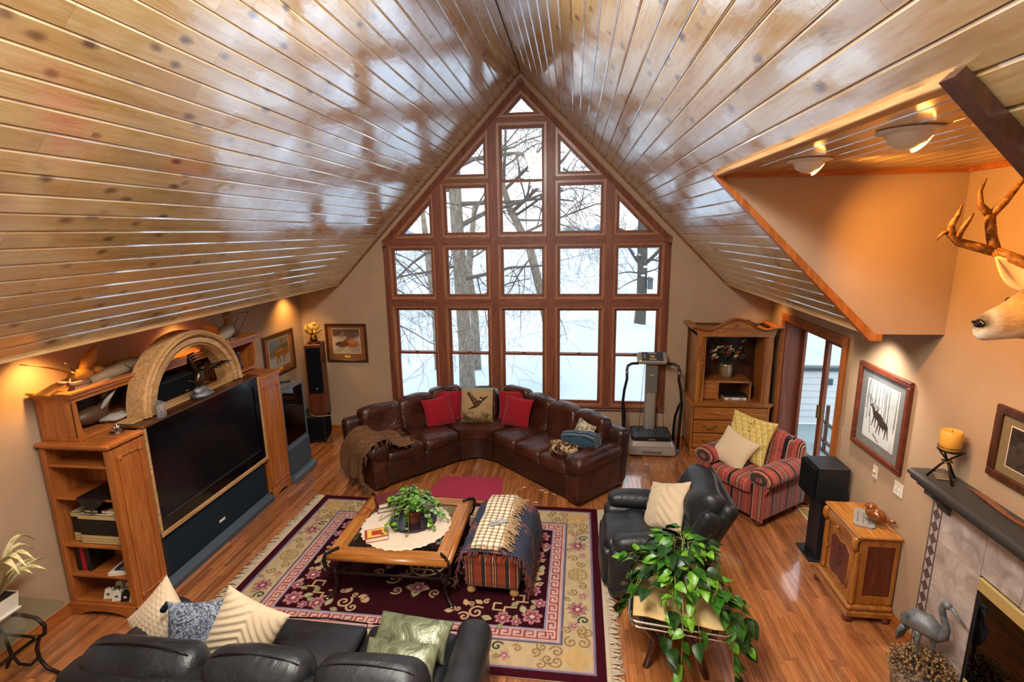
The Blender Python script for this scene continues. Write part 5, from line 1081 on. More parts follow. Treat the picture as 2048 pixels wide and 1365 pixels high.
    r = thing('duck_decoy', 'brown duck decoy resting in the near bay of the hutch', 'decoy', (-3.42, -4.02, zb)); b = MB(); b.blob((0, 0, 0.10), (0.08, 0.17, 0.075), 14, 9); b.build('body', 'duck_brown', r, smooth=True); b = MB(); b.tube([(0.01, 0.10, 0.13), (0.02, 0.15, 0.19), (0.02, 0.15, 0.22)], [0.04, 0.032, 0.03], 10); b.blob((0.02, 0.16, 0.235), (0.038, 0.05, 0.037), 10, 7); b.build('head', 'grouse_feather', r, smooth=True); b = MB(); b.blob((0.03, 0.22, 0.225), (0.02, 0.035, 0.008), 8, 5); b.build('bill', 'twig', r, smooth=True); b = MB(); wing(b, (0.05, 0.05, 0.14), (0.10, 0.20, 0.29), (0, -0.4, 0.6), 0.09, 0.006); b.build('wing', 'grey_feather', r, smooth=True); b = MB(); b.blob((0.08, 0.16, 0.03), (0.09, 0.15, 0.035), 10, 6, wob=0.12, seed=8); b.build('stone', 'grey_feather', r, smooth=True)
    r = thing('centre_speaker', 'black centre channel speaker in the middle bay of the hutch', 'speaker', (-3.40, -3.20, zb)); MB().box(-0.15, 0.13, -0.31, 0.28, 0, 0.20, 0.01).build('cabinet', 'black_satin', r); MB().box(0.13, 0.142, -0.295, 0.265, 0.015, 0.185, 0.005).build('grille', 'speaker_cloth', r); MB().box(0.142, 0.144, 0.10, 0.14, 0.03, 0.04).build('badge', 'silver', r)
    r = thing('trinket_box', 'small reddish wooden box inside the hutch beside the speaker', 'box', (-3.36, -2.50, zb)); MB().box(-0.05, 0.05, -0.06, 0.06, 0, 0.085, 0.004).build('body', 'cherry_Z', r); MB().box(-0.054, 0.054, -0.064, 0.064, 0.085, 0.10, 0.004).build('lid', 'cherry_Y', r)
    r = thing('glass_figurine', 'dark glass figurine in the far bay of the hutch', 'figurine', (-3.36, -2.06, zb)); MB().lathe([(0.04, 0), (0.045, 0.015), (0.02, 0.04), (0.03, 0.10), (0.022, 0.16), (0.03, 0.20), (0.0, 0.235)], 14).build('body', 'dark_plate', r, smooth=True)
birds()
# ------------------------------------------------------------------ pictures
def npn(seed, X, Y, sc, oct_=4):
    g = np.random.default_rng(seed); o = np.zeros_like(X)
    for k in range(oct_):
        for _ in range(4): a = g.normal(size=2)*sc*(1.9**k); o += np.sin(X*a[0]+Y*a[1]+g.uniform(0, 6.28))/(1.6**k)/4
    return o
def sm(a, b, x): t = np.clip((x-a)/(b-a), 0, 1); return t*t*(3-2*t)
def lay(base, mask, col): return base*(1-mask[..., None])+np.array(lin(col) if isinstance(col, str) else col)*mask[..., None]
def ell(X, Y, cx, cy, rx, ry, rot=0, soft=0.15):
    c, s = math.cos(rot), math.sin(rot); u = ((X-cx)*c+(Y-cy)*s)/rx; v = (-(X-cx)*s+(Y-cy)*c)/ry; return 1-sm(1-soft, 1+soft, np.sqrt(u*u+v*v))
def seg(X, Y, x0, y0, x1, y1, w0, w1, soft=0.3):
    dx, dy = x1-x0, y1-y0; L = dx*dx+dy*dy; t = np.clip(((X-x0)*dx+(Y-y0)*dy)/L, 0, 1); d = np.hypot(X-x0-t*dx, Y-y0-t*dy); w = w0+(w1-w0)*t; return 1-sm(1-soft, 1+soft, d/w)
def fox_print(X, Y):           # sheet about 0.42 x 0.38
    n = npn(1, X, Y, 9); c = lay(np.ones(X.shape+(3,))*np.array(lin('#8d7e6c')), sm(-0.05, -0.12, Y+0.02*n)*0+sm(-0.02, -0.08, Y), '#c8c6c2')
    c = lay(c, ell(X, Y, -0.12, 0.14, 0.14, 0.07, 0.2, 0.6)*0.8, '#6f93ad'); c = lay(c, sm(0.1, 0.5, n)*sm(-0.05, 0.05, Y)*0.6, '#4a3a2c'); c = lay(c, sm(0.0, 0.6, -n)*sm(-0.05, -0.1, Y)*0.5, '#a5b0b8')
    f = '#b06a2a'
    for m in (ell(X, Y, 0.03, 0.0, 0.10, 0.037, 0.12), ell(X, Y, -0.085, -0.035, 0.045, 0.035, -0.5), ell(X, Y, 0.14, -0.01, 0.075, 0.03, -0.5), seg(X, Y, -0.04, -0.02, -0.07, -0.13, 0.016, 0.009), seg(X, Y, -0.02, -0.02, 0.0, -0.12, 0.016, 0.008), seg(X, Y, 0.09, -0.02, 0.08, -0.13, 0.018, 0.009), seg(X, Y, 0.11, -0.02, 0.13, -0.11, 0.016, 0.008), ell(X, Y, -0.07, 0.0, 0.012, 0.02, 0.2), ell(X, Y, -0.10, -0.005, 0.012, 0.02, 0.2)): c = lay(c, m, f)
    c = lay(c, ell(X, Y, -0.095, -0.05, 0.02, 0.014), '#e8dcc8'); c = lay(c, ell(X, Y, 0.02, 0.025, 0.08, 0.02, 0.15)*0.5, '#d99a4a'); c = lay(c, ell(X, Y, -0.118, -0.05, 0.007, 0.006), '#1a120c')
    for (a, b_) in ((-0.07, -0.13), (0.0, -0.12), (0.08, -0.13)): c = lay(c, ell(X, Y, a, b_, 0.012, 0.008), '#2a1a10')
    return c*0.6
def sleep_fox_print(X, Y):
    n = npn(2, X, Y, 10); c = lay(np.ones(X.shape+(3,))*np.array(lin('#b8a68e')), sm(0.05, 0.1, Y), '#5a4433'); c = lay(c, sm(0.0, 0.5, n)*sm(0.0, 0.1, Y)*0.7, '#8c6f5a'); c = lay(c, sm(0.1, 0.6, -n)*sm(0.02, -0.05, Y)*0.5, '#8f7d68')
    for (cx, cy, rx, ry, rt, col) in ((0.07, -0.03, 0.12, 0.065, -0.2, '#a55a24'), (0.02, -0.0, 0.05, 0.05, 0, '#8f4a1e'), (-0.06, -0.05, 0.09, 0.05, 0.1, '#6b4028'), (-0.13, -0.04, 0.05, 0.025, 0.4, '#4a3020'), (0.03, 0.03, 0.02, 0.025, 0.3, '#6a3416'), (0.08, 0.09, 0.09, 0.05, 0, '#6f4b44')): c = lay(c, ell(X, Y, cx, cy, rx, ry, rt, 0.3), col)
    c = lay(c, ell(X, Y, 0.08, -0.01, 0.08, 0.03, -0.2)*0.6, '#d08a44'); c = lay(c, ell(X, Y, 0.0, 0.0, 0.012, 0.008), '#20120a'); return c
def deer_print(X, Y):
    n = npn(3, X, Y, 9); c = np.ones(X.shape+(3,))*np.array(lin('#d5d9dc')); c = lay(c, sm(0.02, 0.12, Y)*0.6, '#aeb4b8'); c = lay(c, sm(0.2, 0.6, n)*0.35, '#8d9397')
    g = np.random.default_rng(6)
    for i in range(11): x0 = g.uniform(-0.2, 0.2); c = lay(c, seg(X, Y, x0, g.uniform(-0.12, 0.0), x0+g.uniform(-0.015, 0.015), 0.3, g.uniform(0.003, 0.008), 0.003)*0.9, '#4a4a48')
    d = '#3a2f28'
    for (ox, oy) in ((0.05, -0.07), (-0.02, -0.03)):
        for m in (ell(X, Y, ox, oy, 0.075, 0.035, -0.15), seg(X, Y, ox-0.05, oy+0.01, ox-0.09, oy+0.065, 0.02, 0.014), ell(X, Y, ox-0.10, oy+0.07, 0.026, 0.013, 0.3), seg(X, Y, ox-0.05, oy, ox-0.075, oy-0.10, 0.011, 0.005), seg(X, Y, ox-0.03, oy, ox-0.03, oy-0.10, 0.011, 0.005), seg(X, Y, ox+0.05, oy, ox+0.04, oy-0.11, 0.013, 0.005), seg(X, Y, ox+0.06, oy, ox+0.085, oy-0.10, 0.012, 0.005), seg(X, Y, ox-0.09, oy+0.08, ox-0.115, oy+0.13, 0.004, 0.003), seg(X, Y, ox-0.085, oy+0.08, ox-0.06, oy+0.125, 0.004, 0.003), seg(X, Y, ox-0.105, oy+0.105, ox-0.09, oy+0.13, 0.003, 0.002)): c = lay(c, m, d)
    c = lay(c, seg(X, Y, -0.16, 0.12, -0.11, -0.2, 0.006, 0.004), '#5a5a58'); c = lay(c, seg(X, Y, -0.06, -0.2, 0.02, -0.24, 0.007, 0.005), '#4a4a48'); return c
def deer_photo(X, Y):
    n = npn(4, X, Y, 16); c = lay(np.ones(X.shape+(3,))*np.array(lin('#2a211c')), sm(0.1, 0.5, n)*0.6, '#4c4038'); 
    for (cx, cy, rx, ry, rt, col) in ((0.03, -0.06, 0.06, 0.05, 0.3, '#8f6a58'), (-0.01, -0.02, 0.022, 0.03, 0.2, '#a07e68'), (-0.02, -0.05, 0.02, 0.022, 0, '#c9a78e'), (-0.018, -0.062, 0.009, 0.007, 0, '#1a1210')): c = lay(c, ell(X, Y, cx, cy, rx, ry, rt, 0.3), col)
    for s_ in ((-0.02, 0.0, -0.055, 0.06), (-0.055, 0.06, -0.04, 0.10), (-0.045, 0.04, -0.075, 0.075), (0.005, 0.0, 0.035, 0.065), (0.035, 0.065, 0.02, 0.10), (0.028, 0.045, 0.06, 0.08)): c = lay(c, seg(X, Y, *s_, 0.006, 0.003), '#d8c0a0')
    return c
def framed(name, label, w, h, fw, frame_mat, mat_mat, pw, ph, fn, M_, px=0.0, py=0.0, tagline=True, liner='paper', deep=0.03):
    """a framed print lying in local XY, face to +Z; M_ puts it on its wall"""
    r = bpy.data.objects.new(name, None); COL.objects.link(r); r.matrix_world = M_; tag(r, label, 'picture')
    for (x0, x1, y0, y1) in ((-w/2, w/2, h/2-fw, h/2), (-w/2, w/2, -h/2, -h/2+fw), (-w/2, -w/2+fw, -h/2+fw, h/2-fw), (w/2-fw, w/2, -h/2+fw, h/2-fw)):
        b = MB(); b.box(x0, x1, y0, y1, 0, deep, 0.006); b.build('frame_rail', frame_mat, r)
    b = MB(); i = fw*0.99; b.box(-w/2+i, w/2-i, -h/2+i, h/2-i, 0.004, 0.010); b.build('mat_board', mat_mat, r)
    b = MB(); e = 0.006; b.box(px-pw/2-e, px+pw/2+e, py-ph/2-e, py+ph/2+e, 0.010, 0.0115); b.build('liner', liner, r)
    paint_grid('print', pw, ph, 90, 90, fn, 'picture_print', r, T(px, py, 0.0122))
    if tagline: MB().box(-0.05, 0.05, -h/2+fw+0.035, -h/2+fw+0.075, 0.010, 0.0125).build('plaque', 'book_gold', r)
    MB().box(-w/2+i, w/2-i, -h/2+i, h/2-i, 0.016, 0.0175).build('glass', 'picture_glass', r)
    return r
def wallM(face, x, y, z):
    # local X = picture's right as seen from the room, local Y = up, local Z = out of the wall
    if face == '+X': A = Matrix(((0, 0, 1, x), (1, 0, 0, y), (0, 1, 0, z), (0, 0, 0, 1)))
    elif face == '-X': A = Matrix(((0, 0, -1, x), (-1, 0, 0, y), (0, 1, 0, z), (0, 0, 0, 1)))
    else: A = Matrix(((1, 0, 0, x), (0, 0, -1, y), (0, 1, 0, z), (0, 0, 0, 1)))
    return A
framed('framed_print', 'wood framed print of a walking fox on the left wall', 0.81, 0.645, 0.04, 'dark_wood_Y', 'mat_brown', 0.52, 0.42, lambda X, Y: fox_print(X*0.85, Y*0.85), wallM('+X', XL+0.001, -0.735, 1.523), 0, 0.02)
framed('framed_print', 'wood framed print of a sleeping fox on the back wall', 0.70, 0.64, 0.04, 'dark_wood_X', 'mat_brown', 0.46, 0.40, lambda X, Y: sleep_fox_print(X*0.92, Y*0.95), wallM('-Y', -2.893, -0.001, 1.534), 0, 0.03)
framed('framed_print', 'oak framed grey matted print of two deer in snowy woods', 0.755, 0.79, 0.048, 'cherry_Z', 'mat_grey', 0.46, 0.53, lambda X, Y: deer_print(X*0.92, Y*0.95), wallM('-X', XR-0.001, -3.235, 1.66), 0, 0.0, tagline=False, deep=0.035)
framed('framed_photo', 'dark framed photograph of an antlered buck above the mantel', 0.62, 0.47, 0.05, 'dark_wood_Y', 'mat_tan', 0.38, 0.25, deer_photo, wallM('-X', XR-0.001, -4.74, 1.935), 0, 0.0, tagline=False, deep=0.03)
# ------------------------------------------------------------------ brown leather corner sofa
def sectional():
    F0 = Vector((-0.590, -0.800, 0)); A1 = math.radians(-43); e1 = Vector((math.cos(A1), math.sin(A1), 0)); n1 = Vector((-math.sin(A1), math.cos(A1), 0))
    A2 = math.radians(227); e2 = Vector((math.cos(A2), math.sin(A2), 0)); n2 = Vector((math.sin(A2), -math.cos(A2), 0))
    r = thing('corner_sofa', 'large brown leather corner sofa wrapped around the window corner', 'sofa', F0)
    def W1(x, y, z): return e1*x+n1*y+Vector((0, 0, z))   # right wing: x along the wing away from the corner, y towards the back
    def W2(x, y, z): return e2*x+n2*y+Vector((0, 0, z))
    def mat(e, n): return Matrix(((e.x, n.x, 0, 0), (e.y, n.y, 0, 0), (0, 0, 1, 0), (0, 0, 0, 1)))
    M1, M2 = mat(e1, n1), mat(e2, n2)
    def put(b, Mx, name, m='brown_leather', parent=r): b.xf(Mx); return b.build(name, m, parent, smooth=True)
    def wing(Mx, L, s0, ns, sw, seed):
        # base and back shell
        b = MB(); b.soft((s0+L-0.2)/2, 0.44, 0.19, L-0.2-s0+0.10, 0.86, 0.30, 0.03); put(b, Mx, 'base', 'brown_leather_side')
        b = MB(); b.soft((s0+L)/2-0.02, 0.83, 0.42, L-s0+0.02, 0.20, 0.72, 0.07, rot=R3(-6, 0, 0)); put(b, Mx, 'back_shell', 'brown_leather_side')
        for i in range(ns):
            c = s0+sw*(i+0.5)
            b = MB(); b.soft(c, 0.32, 0.405, sw-0.008, 0.66, 0.17, 0.065, (0, 0.02, 0.035), 7, 0.006, 9, seed=seed+i); o = put(b, Mx, 'seat_cushion')
            b = MB(); b.soft(c, 0.05, 0.20, sw-0.012, 0.09, 0.29, 0.03, (0, 0, 0), 5, 0.004, 8, seed=seed+20+i); put(b, Mx, 'front_panel', 'brown_leather_side')
            b = MB(); b.soft(c+0.02, 0.70, 0.66, sw+0.035, 0.27, 0.50, 0.085, (0.0, -0.05, 0.025), 7, 0.012, 11, rot=R3(-11, 0, 0), seed=seed+40+i); put(b, Mx, 'back_cushion')
        # rolled arm
        b = MB(); b.soft(L-0.13, 0.42, 0.27, 0.22, 0.90, 0.46, 0.05, n=5); b.soft(L-0.12, 0.36, 0.535, 0.30, 0.84, 0.20, 0.095, (0, 0, 0.012), 6, 0.005, 8, seed=seed+60); put(b, Mx, 'arm')
        b = MB(); st = 0; b.lathe([(0.10, 0), (0.09, 0.012), (0, 0.014)], 18); b.xf(T(L-0.12, -0.055, 0.535, 90, 0, 0)); put(b, Mx, 'arm_front', 'brown_leather_side')
        for xx in (s0+0.05, L-0.08):
            for yy in (0.08, 0.82): put(MB().box(xx-0.03, xx+0.03, yy-0.03, yy+0.03, 0, 0.05, 0.004), Mx, 'foot', 'dark_wood_Z')
    wing(M1, 2.02, 0.30, 3, 0.493, 1); wing(M2, 1.70, 0.33, 2, 0.572, 101)
    # corner piece: wedge seat with a hollow front, three back cushions against the window
    def arcpts(rad, n=9): 
        p = W1(0.30, 0.0, 0); q = W2(0.33, 0.0, 0); c = (p+q)/2+Vector((0, -0.02, 0)); out = []
        for i in range(n+1): t = i/n; a = p*(1-t)+q*t; out.append(a+Vector((0, -1, 0))*(-1)*(-0.0)+Vector((0, 1, 0))*(0.10*math.sin(t*PI)))
        return out
    fr = arcpts(0.3); bk = [W1(0.30, 0.80, 0), W1(0.02, 0.80, 0), W2(0.02, 0.80, 0), W2(0.33, 0.80, 0)]
    bkp = []
    for i in range(10):
        t = i/9*3; k = min(2, int(t)); u = t-k; p = bk[k]*(1-u)+bk[k+1]*u; p.y = min(p.y, 0.62); bkp.append(p)
    def wedge(z0, z1, ins, name, m, bulge=0.0):
        P = []; rows = 7
        for i in range(10):
            row = []
            for j in range(rows): t = j/(rows-1); p = fr[i]*(1-t)+bkp[i]*t; row.append((p.x, p.y, z1+bulge*math.sin(t*PI)*math.sin(i/9*PI)))
            P.append(row)
        b = MB(); b.grid(np.array(P)); lo = [[(x, y, z0) for x, y, z in rw] for rw in P]; b.grid(np.array(lo))
        b.grid(np.array([[rw[0] for rw in P], [rw[0] for rw in lo]])); b.grid(np.array([[rw[-1] for rw in P], [rw[-1] for rw in lo]])); b.grid(np.array([P[0], lo[0]])); b.grid(np.array([P[-1], lo[-1]])); 
        return b.build(name, m, r, smooth=True, auto=60)
    wedge(0.04, 0.33, 0, 'corner_base', 'brown_leather_side'); wedge(0.335, 0.485, 0, 'seat_cushion', 'brown_leather', 0.03)
    cb = [(W1(0.10, 0.66, 0), -28, 0.50), ((W1(0.02, 0.74, 0)+W2(0.02, 0.74, 0))/2+Vector((0, -0.16, 0)), 2, 0.50), (W2(0.13, 0.66, 0), 32, 0.50)]
    for i, (p, a, w) in enumerate(cb):
        p = Vector((p.x, min(p.y, 0.50), 0)); b = MB(); b.soft(0, 0, 0, w, 0.26, 0.50, 0.085, (0, -0.05, 0.025), 7, 0.012, 11, rot=R3(-9, 0, 0), seed=70+i); b.xf(T(p.x, p.y, 0.70, 0, 0, a)); b.build('back_cushion', 'brown_leather', r, smooth=True)
    b = MB(); b.soft(0, 0, 0.42, 1.22, 0.16, 0.72, 0.06); b.xf(T((bk[1].x+bk[2].x)/2, 0.64, 0)); b.build('back_shell', 'brown_leather_side', r, smooth=True)
    return r, F0, M1, M2
SOFA, SF0, SM1, SM2 = sectional()
def sw1(x, y, z): return SF0+(SM1 @ Vector((x, y, z)))
def sw2(x, y, z): return SF0+(SM2 @ Vector((x, y, z)))
def cushion(name, label, w, h, t, mat, loc, rx, rz, ry=0, cat='cushion', group=None, piping=None, n=16, ridge=None, pw=0.5):
    """a square throw cushion standing on its lower edge, tilted back rx degrees and turned rz"""
    r = thing(name, label, cat, loc, 0, group); b = MB(); b.pillow(w, h, t, None, n, ridge=ridge, pw=pw); A = R3(0, 0, rz).to_4x4() @ R3(90-rx, 0, 0).to_4x4() @ R3(0, 0, ry).to_4x4(); b.xf(A); b.build('cover', mat, r, smooth=True)
    if piping:
        u = np.linspace(-1, 1, 13); P = []
        for q in u: P.append((w/2*q*(1-0*q), -h/2*(1-0.10*(1-q*q)), 0))
        for q in u: P.append((w/2*(1-0.10*(1-q*q)), h/2*q, 0))
        for q in u[::-1]: P.append((w/2*q, h/2*(1-0.10*(1-q*q)), 0))
        for q in u[::-1]: P.append((-w/2*(1-0.10*(1-q*q)), h/2*q, 0))
        b = MB(); b.tube(P, 0.006, 5); b.xf(A); b.build('piping', piping, r, smooth=True)
    return r
def sofa_things():
    zs = 0.49+0.20
    p = sw2(0.42, 0.42, zs); cushion('throw_cushion', 'front red cushion on the window side left of the pheasant cushion', 0.44, 0.44, 0.15, 'red_fabric', p, 22, 35, 4, group='red cushions', piping='red_fabric')
    p = sw2(0.20, 0.52, zs+0.03); cushion('throw_cushion', 'red cushion half hidden between its twin and the pheasant cushion, left', 0.44, 0.44, 0.14, 'red_fabric', p, 20, 18, -6, group='red cushions', piping='red_fabric')
    p = sw1(0.38, 0.42, zs); cushion('throw_cushion', 'front red cushion right of the pheasant cushion', 0.44, 0.44, 0.15, 'red_fabric', p, 22, -22, -2, group='red cushions', piping='red_fabric')
    p = sw1(0.16, 0.52, zs+0.03); cushion('throw_cushion', 'red cushion half hidden behind its twin, right of the pheasant cushion', 0.44, 0.44, 0.14, 'red_fabric', p, 20, -8, 5, group='red cushions', piping='red_fabric')
    # pheasant tapestry cushion
    r = thing('tapestry_cushion', 'tan tapestry cushion woven with a flying pheasant at the sofa corner', 'cushion', (-0.64, -0.63, 0.745))
    A = R3(0, 0, 2).to_4x4() @ R3(90-16, 0, 0).to_4x4(); b = MB(); b.pillow(0.50, 0.54, 0.17, None, 16); b.xf(A); b.build('cover', 'mat_tan', r, smooth=True)
    def fn(X, Y):
        n = npn(8, X, Y, 22); c = lay(np.ones(X.shape+(3,))*np.array(lin('#a98d68')), sm(-0.1, 0.6, n)*0.35, '#8a7150'); c = lay(c, sm(-0.06, -0.16, Y+0.03*n)*sm(-0.2, 0.3, n), '#4d4028'); c = lay(c, sm(-0.14, -0.2, Y)*0.6, '#5c4c30'); c = lay(c, sm(0.215, 0.235, Y), '#8f9a86')
        d = '#3c2a1e'
        for m in (ell(X, Y, 0.02, 0.02, 0.075, 0.032, 0.75), ell(X, Y, 0.065, 0.10, 0.02, 0.024), seg(X, Y, -0.02, -0.02, -0.12, -0.06, 0.02, 0.006), seg(X, Y, 0.02, 0.03, 0.16, 0.13, 0.03, 0.008), seg(X, Y, 0.0, 0.03, -0.12, 0.17, 0.045, 0.02), seg(X, Y, 0.08, 0.105, 0.10, 0.10, 0.006, 0.003)): c = lay(c, m, d)
        c = lay(c, seg(X, Y, 0.055, 0.085, 0.07, 0.08, 0.008, 0.008), '#d8cdb8'); c = lay(c, seg(X, Y, -0.02, 0.06, -0.10, 0.16, 0.02, 0.01)*0.6, '#7d654a'); c = lay(c, ell(X, Y, 0.02, 0.02, 0.05, 0.018, 0.75)*0.6, '#6f4a30')
        for i in range(-6, 7): c = lay(c, seg(X, Y, i*0.035, -0.26, i*0.035+0.02*math.sin(i*2.1), -0.16+0.03*math.cos(i*3), 0.004, 0.002), '#3f341f')
        return c
    def zf(X, Y): return 0.0865*(np.clip(1-(X/0.25)**2, 0, 1)*np.clip(1-(Y/0.27)**2, 0, 1))**0.5+0.002
    paint_grid('woven_front', 0.47, 0.51, 90, 96, fn, 'tapestry', r, A, zf)
    # lattice cushion, rolled blanket, rolled camouflage blanket on the right end
    p = sw1(1.58, 0.50, 0.67); cushion('throw_cushion', 'tan lattice patterned cushion leaning behind the rolled blue blanket', 0.40, 0.40, 0.14, 'lattice_fabric', p, 24, -60, 0)
    p = sw1(1.68, 0.36, 0.69); r = thing('rolled_blanket', 'rolled blue striped blanket on the right end of the sofa', 'blanket', p, math.radians(-30)); b = MB()
    P = []
    for i in range(9): t = i/8; xx = -0.24+0.48*t; P.append([(xx+0.0, (0.135+0.012*math.sin(i*1.7))*math.cos(a)*(1-0.25*(abs(2*t-1)**6)), (0.11+0.01*math.cos(i*2.2))*math.sin(a)*(1-0.25*(abs(2*t-1)**6))) for a in np.linspace(0, 2*PI, 19)[:-1]])
    b.grid(np.array(P), cv=True); b.add(P[0], [tuple(range(18))]); b.add(P[-1], [tuple(range(18))]); b.xf(R3(0, -8, 0).to_4x4()); b.build('roll', 'blue_blanket', r, smooth=True, auto=50)
    b = MB(); b.tube([(-0.245, 0.10*math.cos(a)*(1-a/14), 0.085*math.sin(a)*(1-a/14)) for a in np.linspace(0, 10, 40)], 0.012, 5); b.xf(R3(0, -8, 0).to_4x4()); b.build('rolled_edge', 'bell_black', r, smooth=True)
    p = sw1(1.56, 0.16, 0.585); r = thing('rolled_blanket', 'rolled brown patterned blanket below the blue one on the sofa', 'blanket', p, math.radians(-20)); b = MB()
    b.tube([(-0.16, 0, 0), (-0.08, 0.01, 0.005), (0.05, 0.0, 0), (0.20, 0.02, 0.0)], [0.085, 0.098, 0.095, 0.08], 16); b.build('roll', 'camo_blanket', r, smooth=True, auto=60)
    b = MB(); b.tube([(-0.165, 0.07*math.cos(a)*(1-a/14), 0.07*math.sin(a)*(1-a/14)) for a in np.linspace(0, 10, 36)], 0.010, 5); b.build('rolled_edge', 'twig', r, smooth=True)
    # knitted throw over the left arm
    r = thing('knitted_throw', 'brown knitted throw with long fringe over the left sofa arm', 'throw', sw2(1.55, 0.30, 0.0)); o = Vector(r.location)
    g = np.random.default_rng(12)
    prof = [(1.79, 0.10), (1.79, 0.22), (1.785, 0.34), (1.78, 0.46), (1.77, 0.55), (1.72, 0.615), (1.65, 0.64), (1.57, 0.64), (1.48, 0.625), (1.42, 0.575), (1.36, 0.53), (1.27, 0.505), (1.17, 0.505), (1.08, 0.51)]
    P = []
    for j, yv in enumerate(np.linspace(-0.06, 0.62, 12)):
        row = []
        for i, (xx, zz) in enumerate(prof): q = sw2(xx+0.03*math.sin(j*1.3+i*0.5)+(0.02 if i > 8 else 0)*j/6, yv+0.04*math.sin(i*0.9)+(0.05 if i < 4 else 0), zz+0.016*math.sin(j*1.9+i*1.1)+0.035+ (0.02 if 4 < i < 9 else 0))-o; row.append(tuple(q))
        P.append(row)
    b = MB(); b.grid(np.array(P)); ob = b.build('cloth', 'brown_throw', r, smooth=True); md = ob.modifiers.new('thick', 'SOLIDIFY'); md.thickness = 0.028; md.offset = 1; md = ob.modifiers.new('sub', 'SUBSURF'); md.levels = 2; md.render_levels = 2
    b = MB()
    for k in range(170):
        side = k % 3; t = g.uniform(0, 1)
        if side == 0: q = Vector(P[int(t*11)][0]); d = Vector((g.normal()*0.02, g.normal()*0.02, -g.uniform(0.07, 0.12)))
        elif side == 1: q = Vector(P[int(t*11)][-1]); d = (SM2 @ Vector((-0.07, g.normal()*0.03, -0.01)))+Vector((0, 0, 0.0))
        else: q = Vector(P[0][int(t*13)]); d = Vector((g.normal()*0.02, -0.02, -g.uniform(0.06, 0.14))) if t < 0.7 else (SM2 @ Vector((g.normal()*0.02, -0.06, 0.0)))
        q = q+Vector(g.normal(size=3))*0.01+Vector((0, 0, 0.015)); b.tube([q, q+d*0.5+Vector((g.normal()*0.008, g.normal()*0.008, 0)), q+d], [0.006, 0.005, 0.003], 4)
    o2 = b.build('fringe', 'throw_fringe', r); o2['kind'] = 'stuff'
sofa_things()
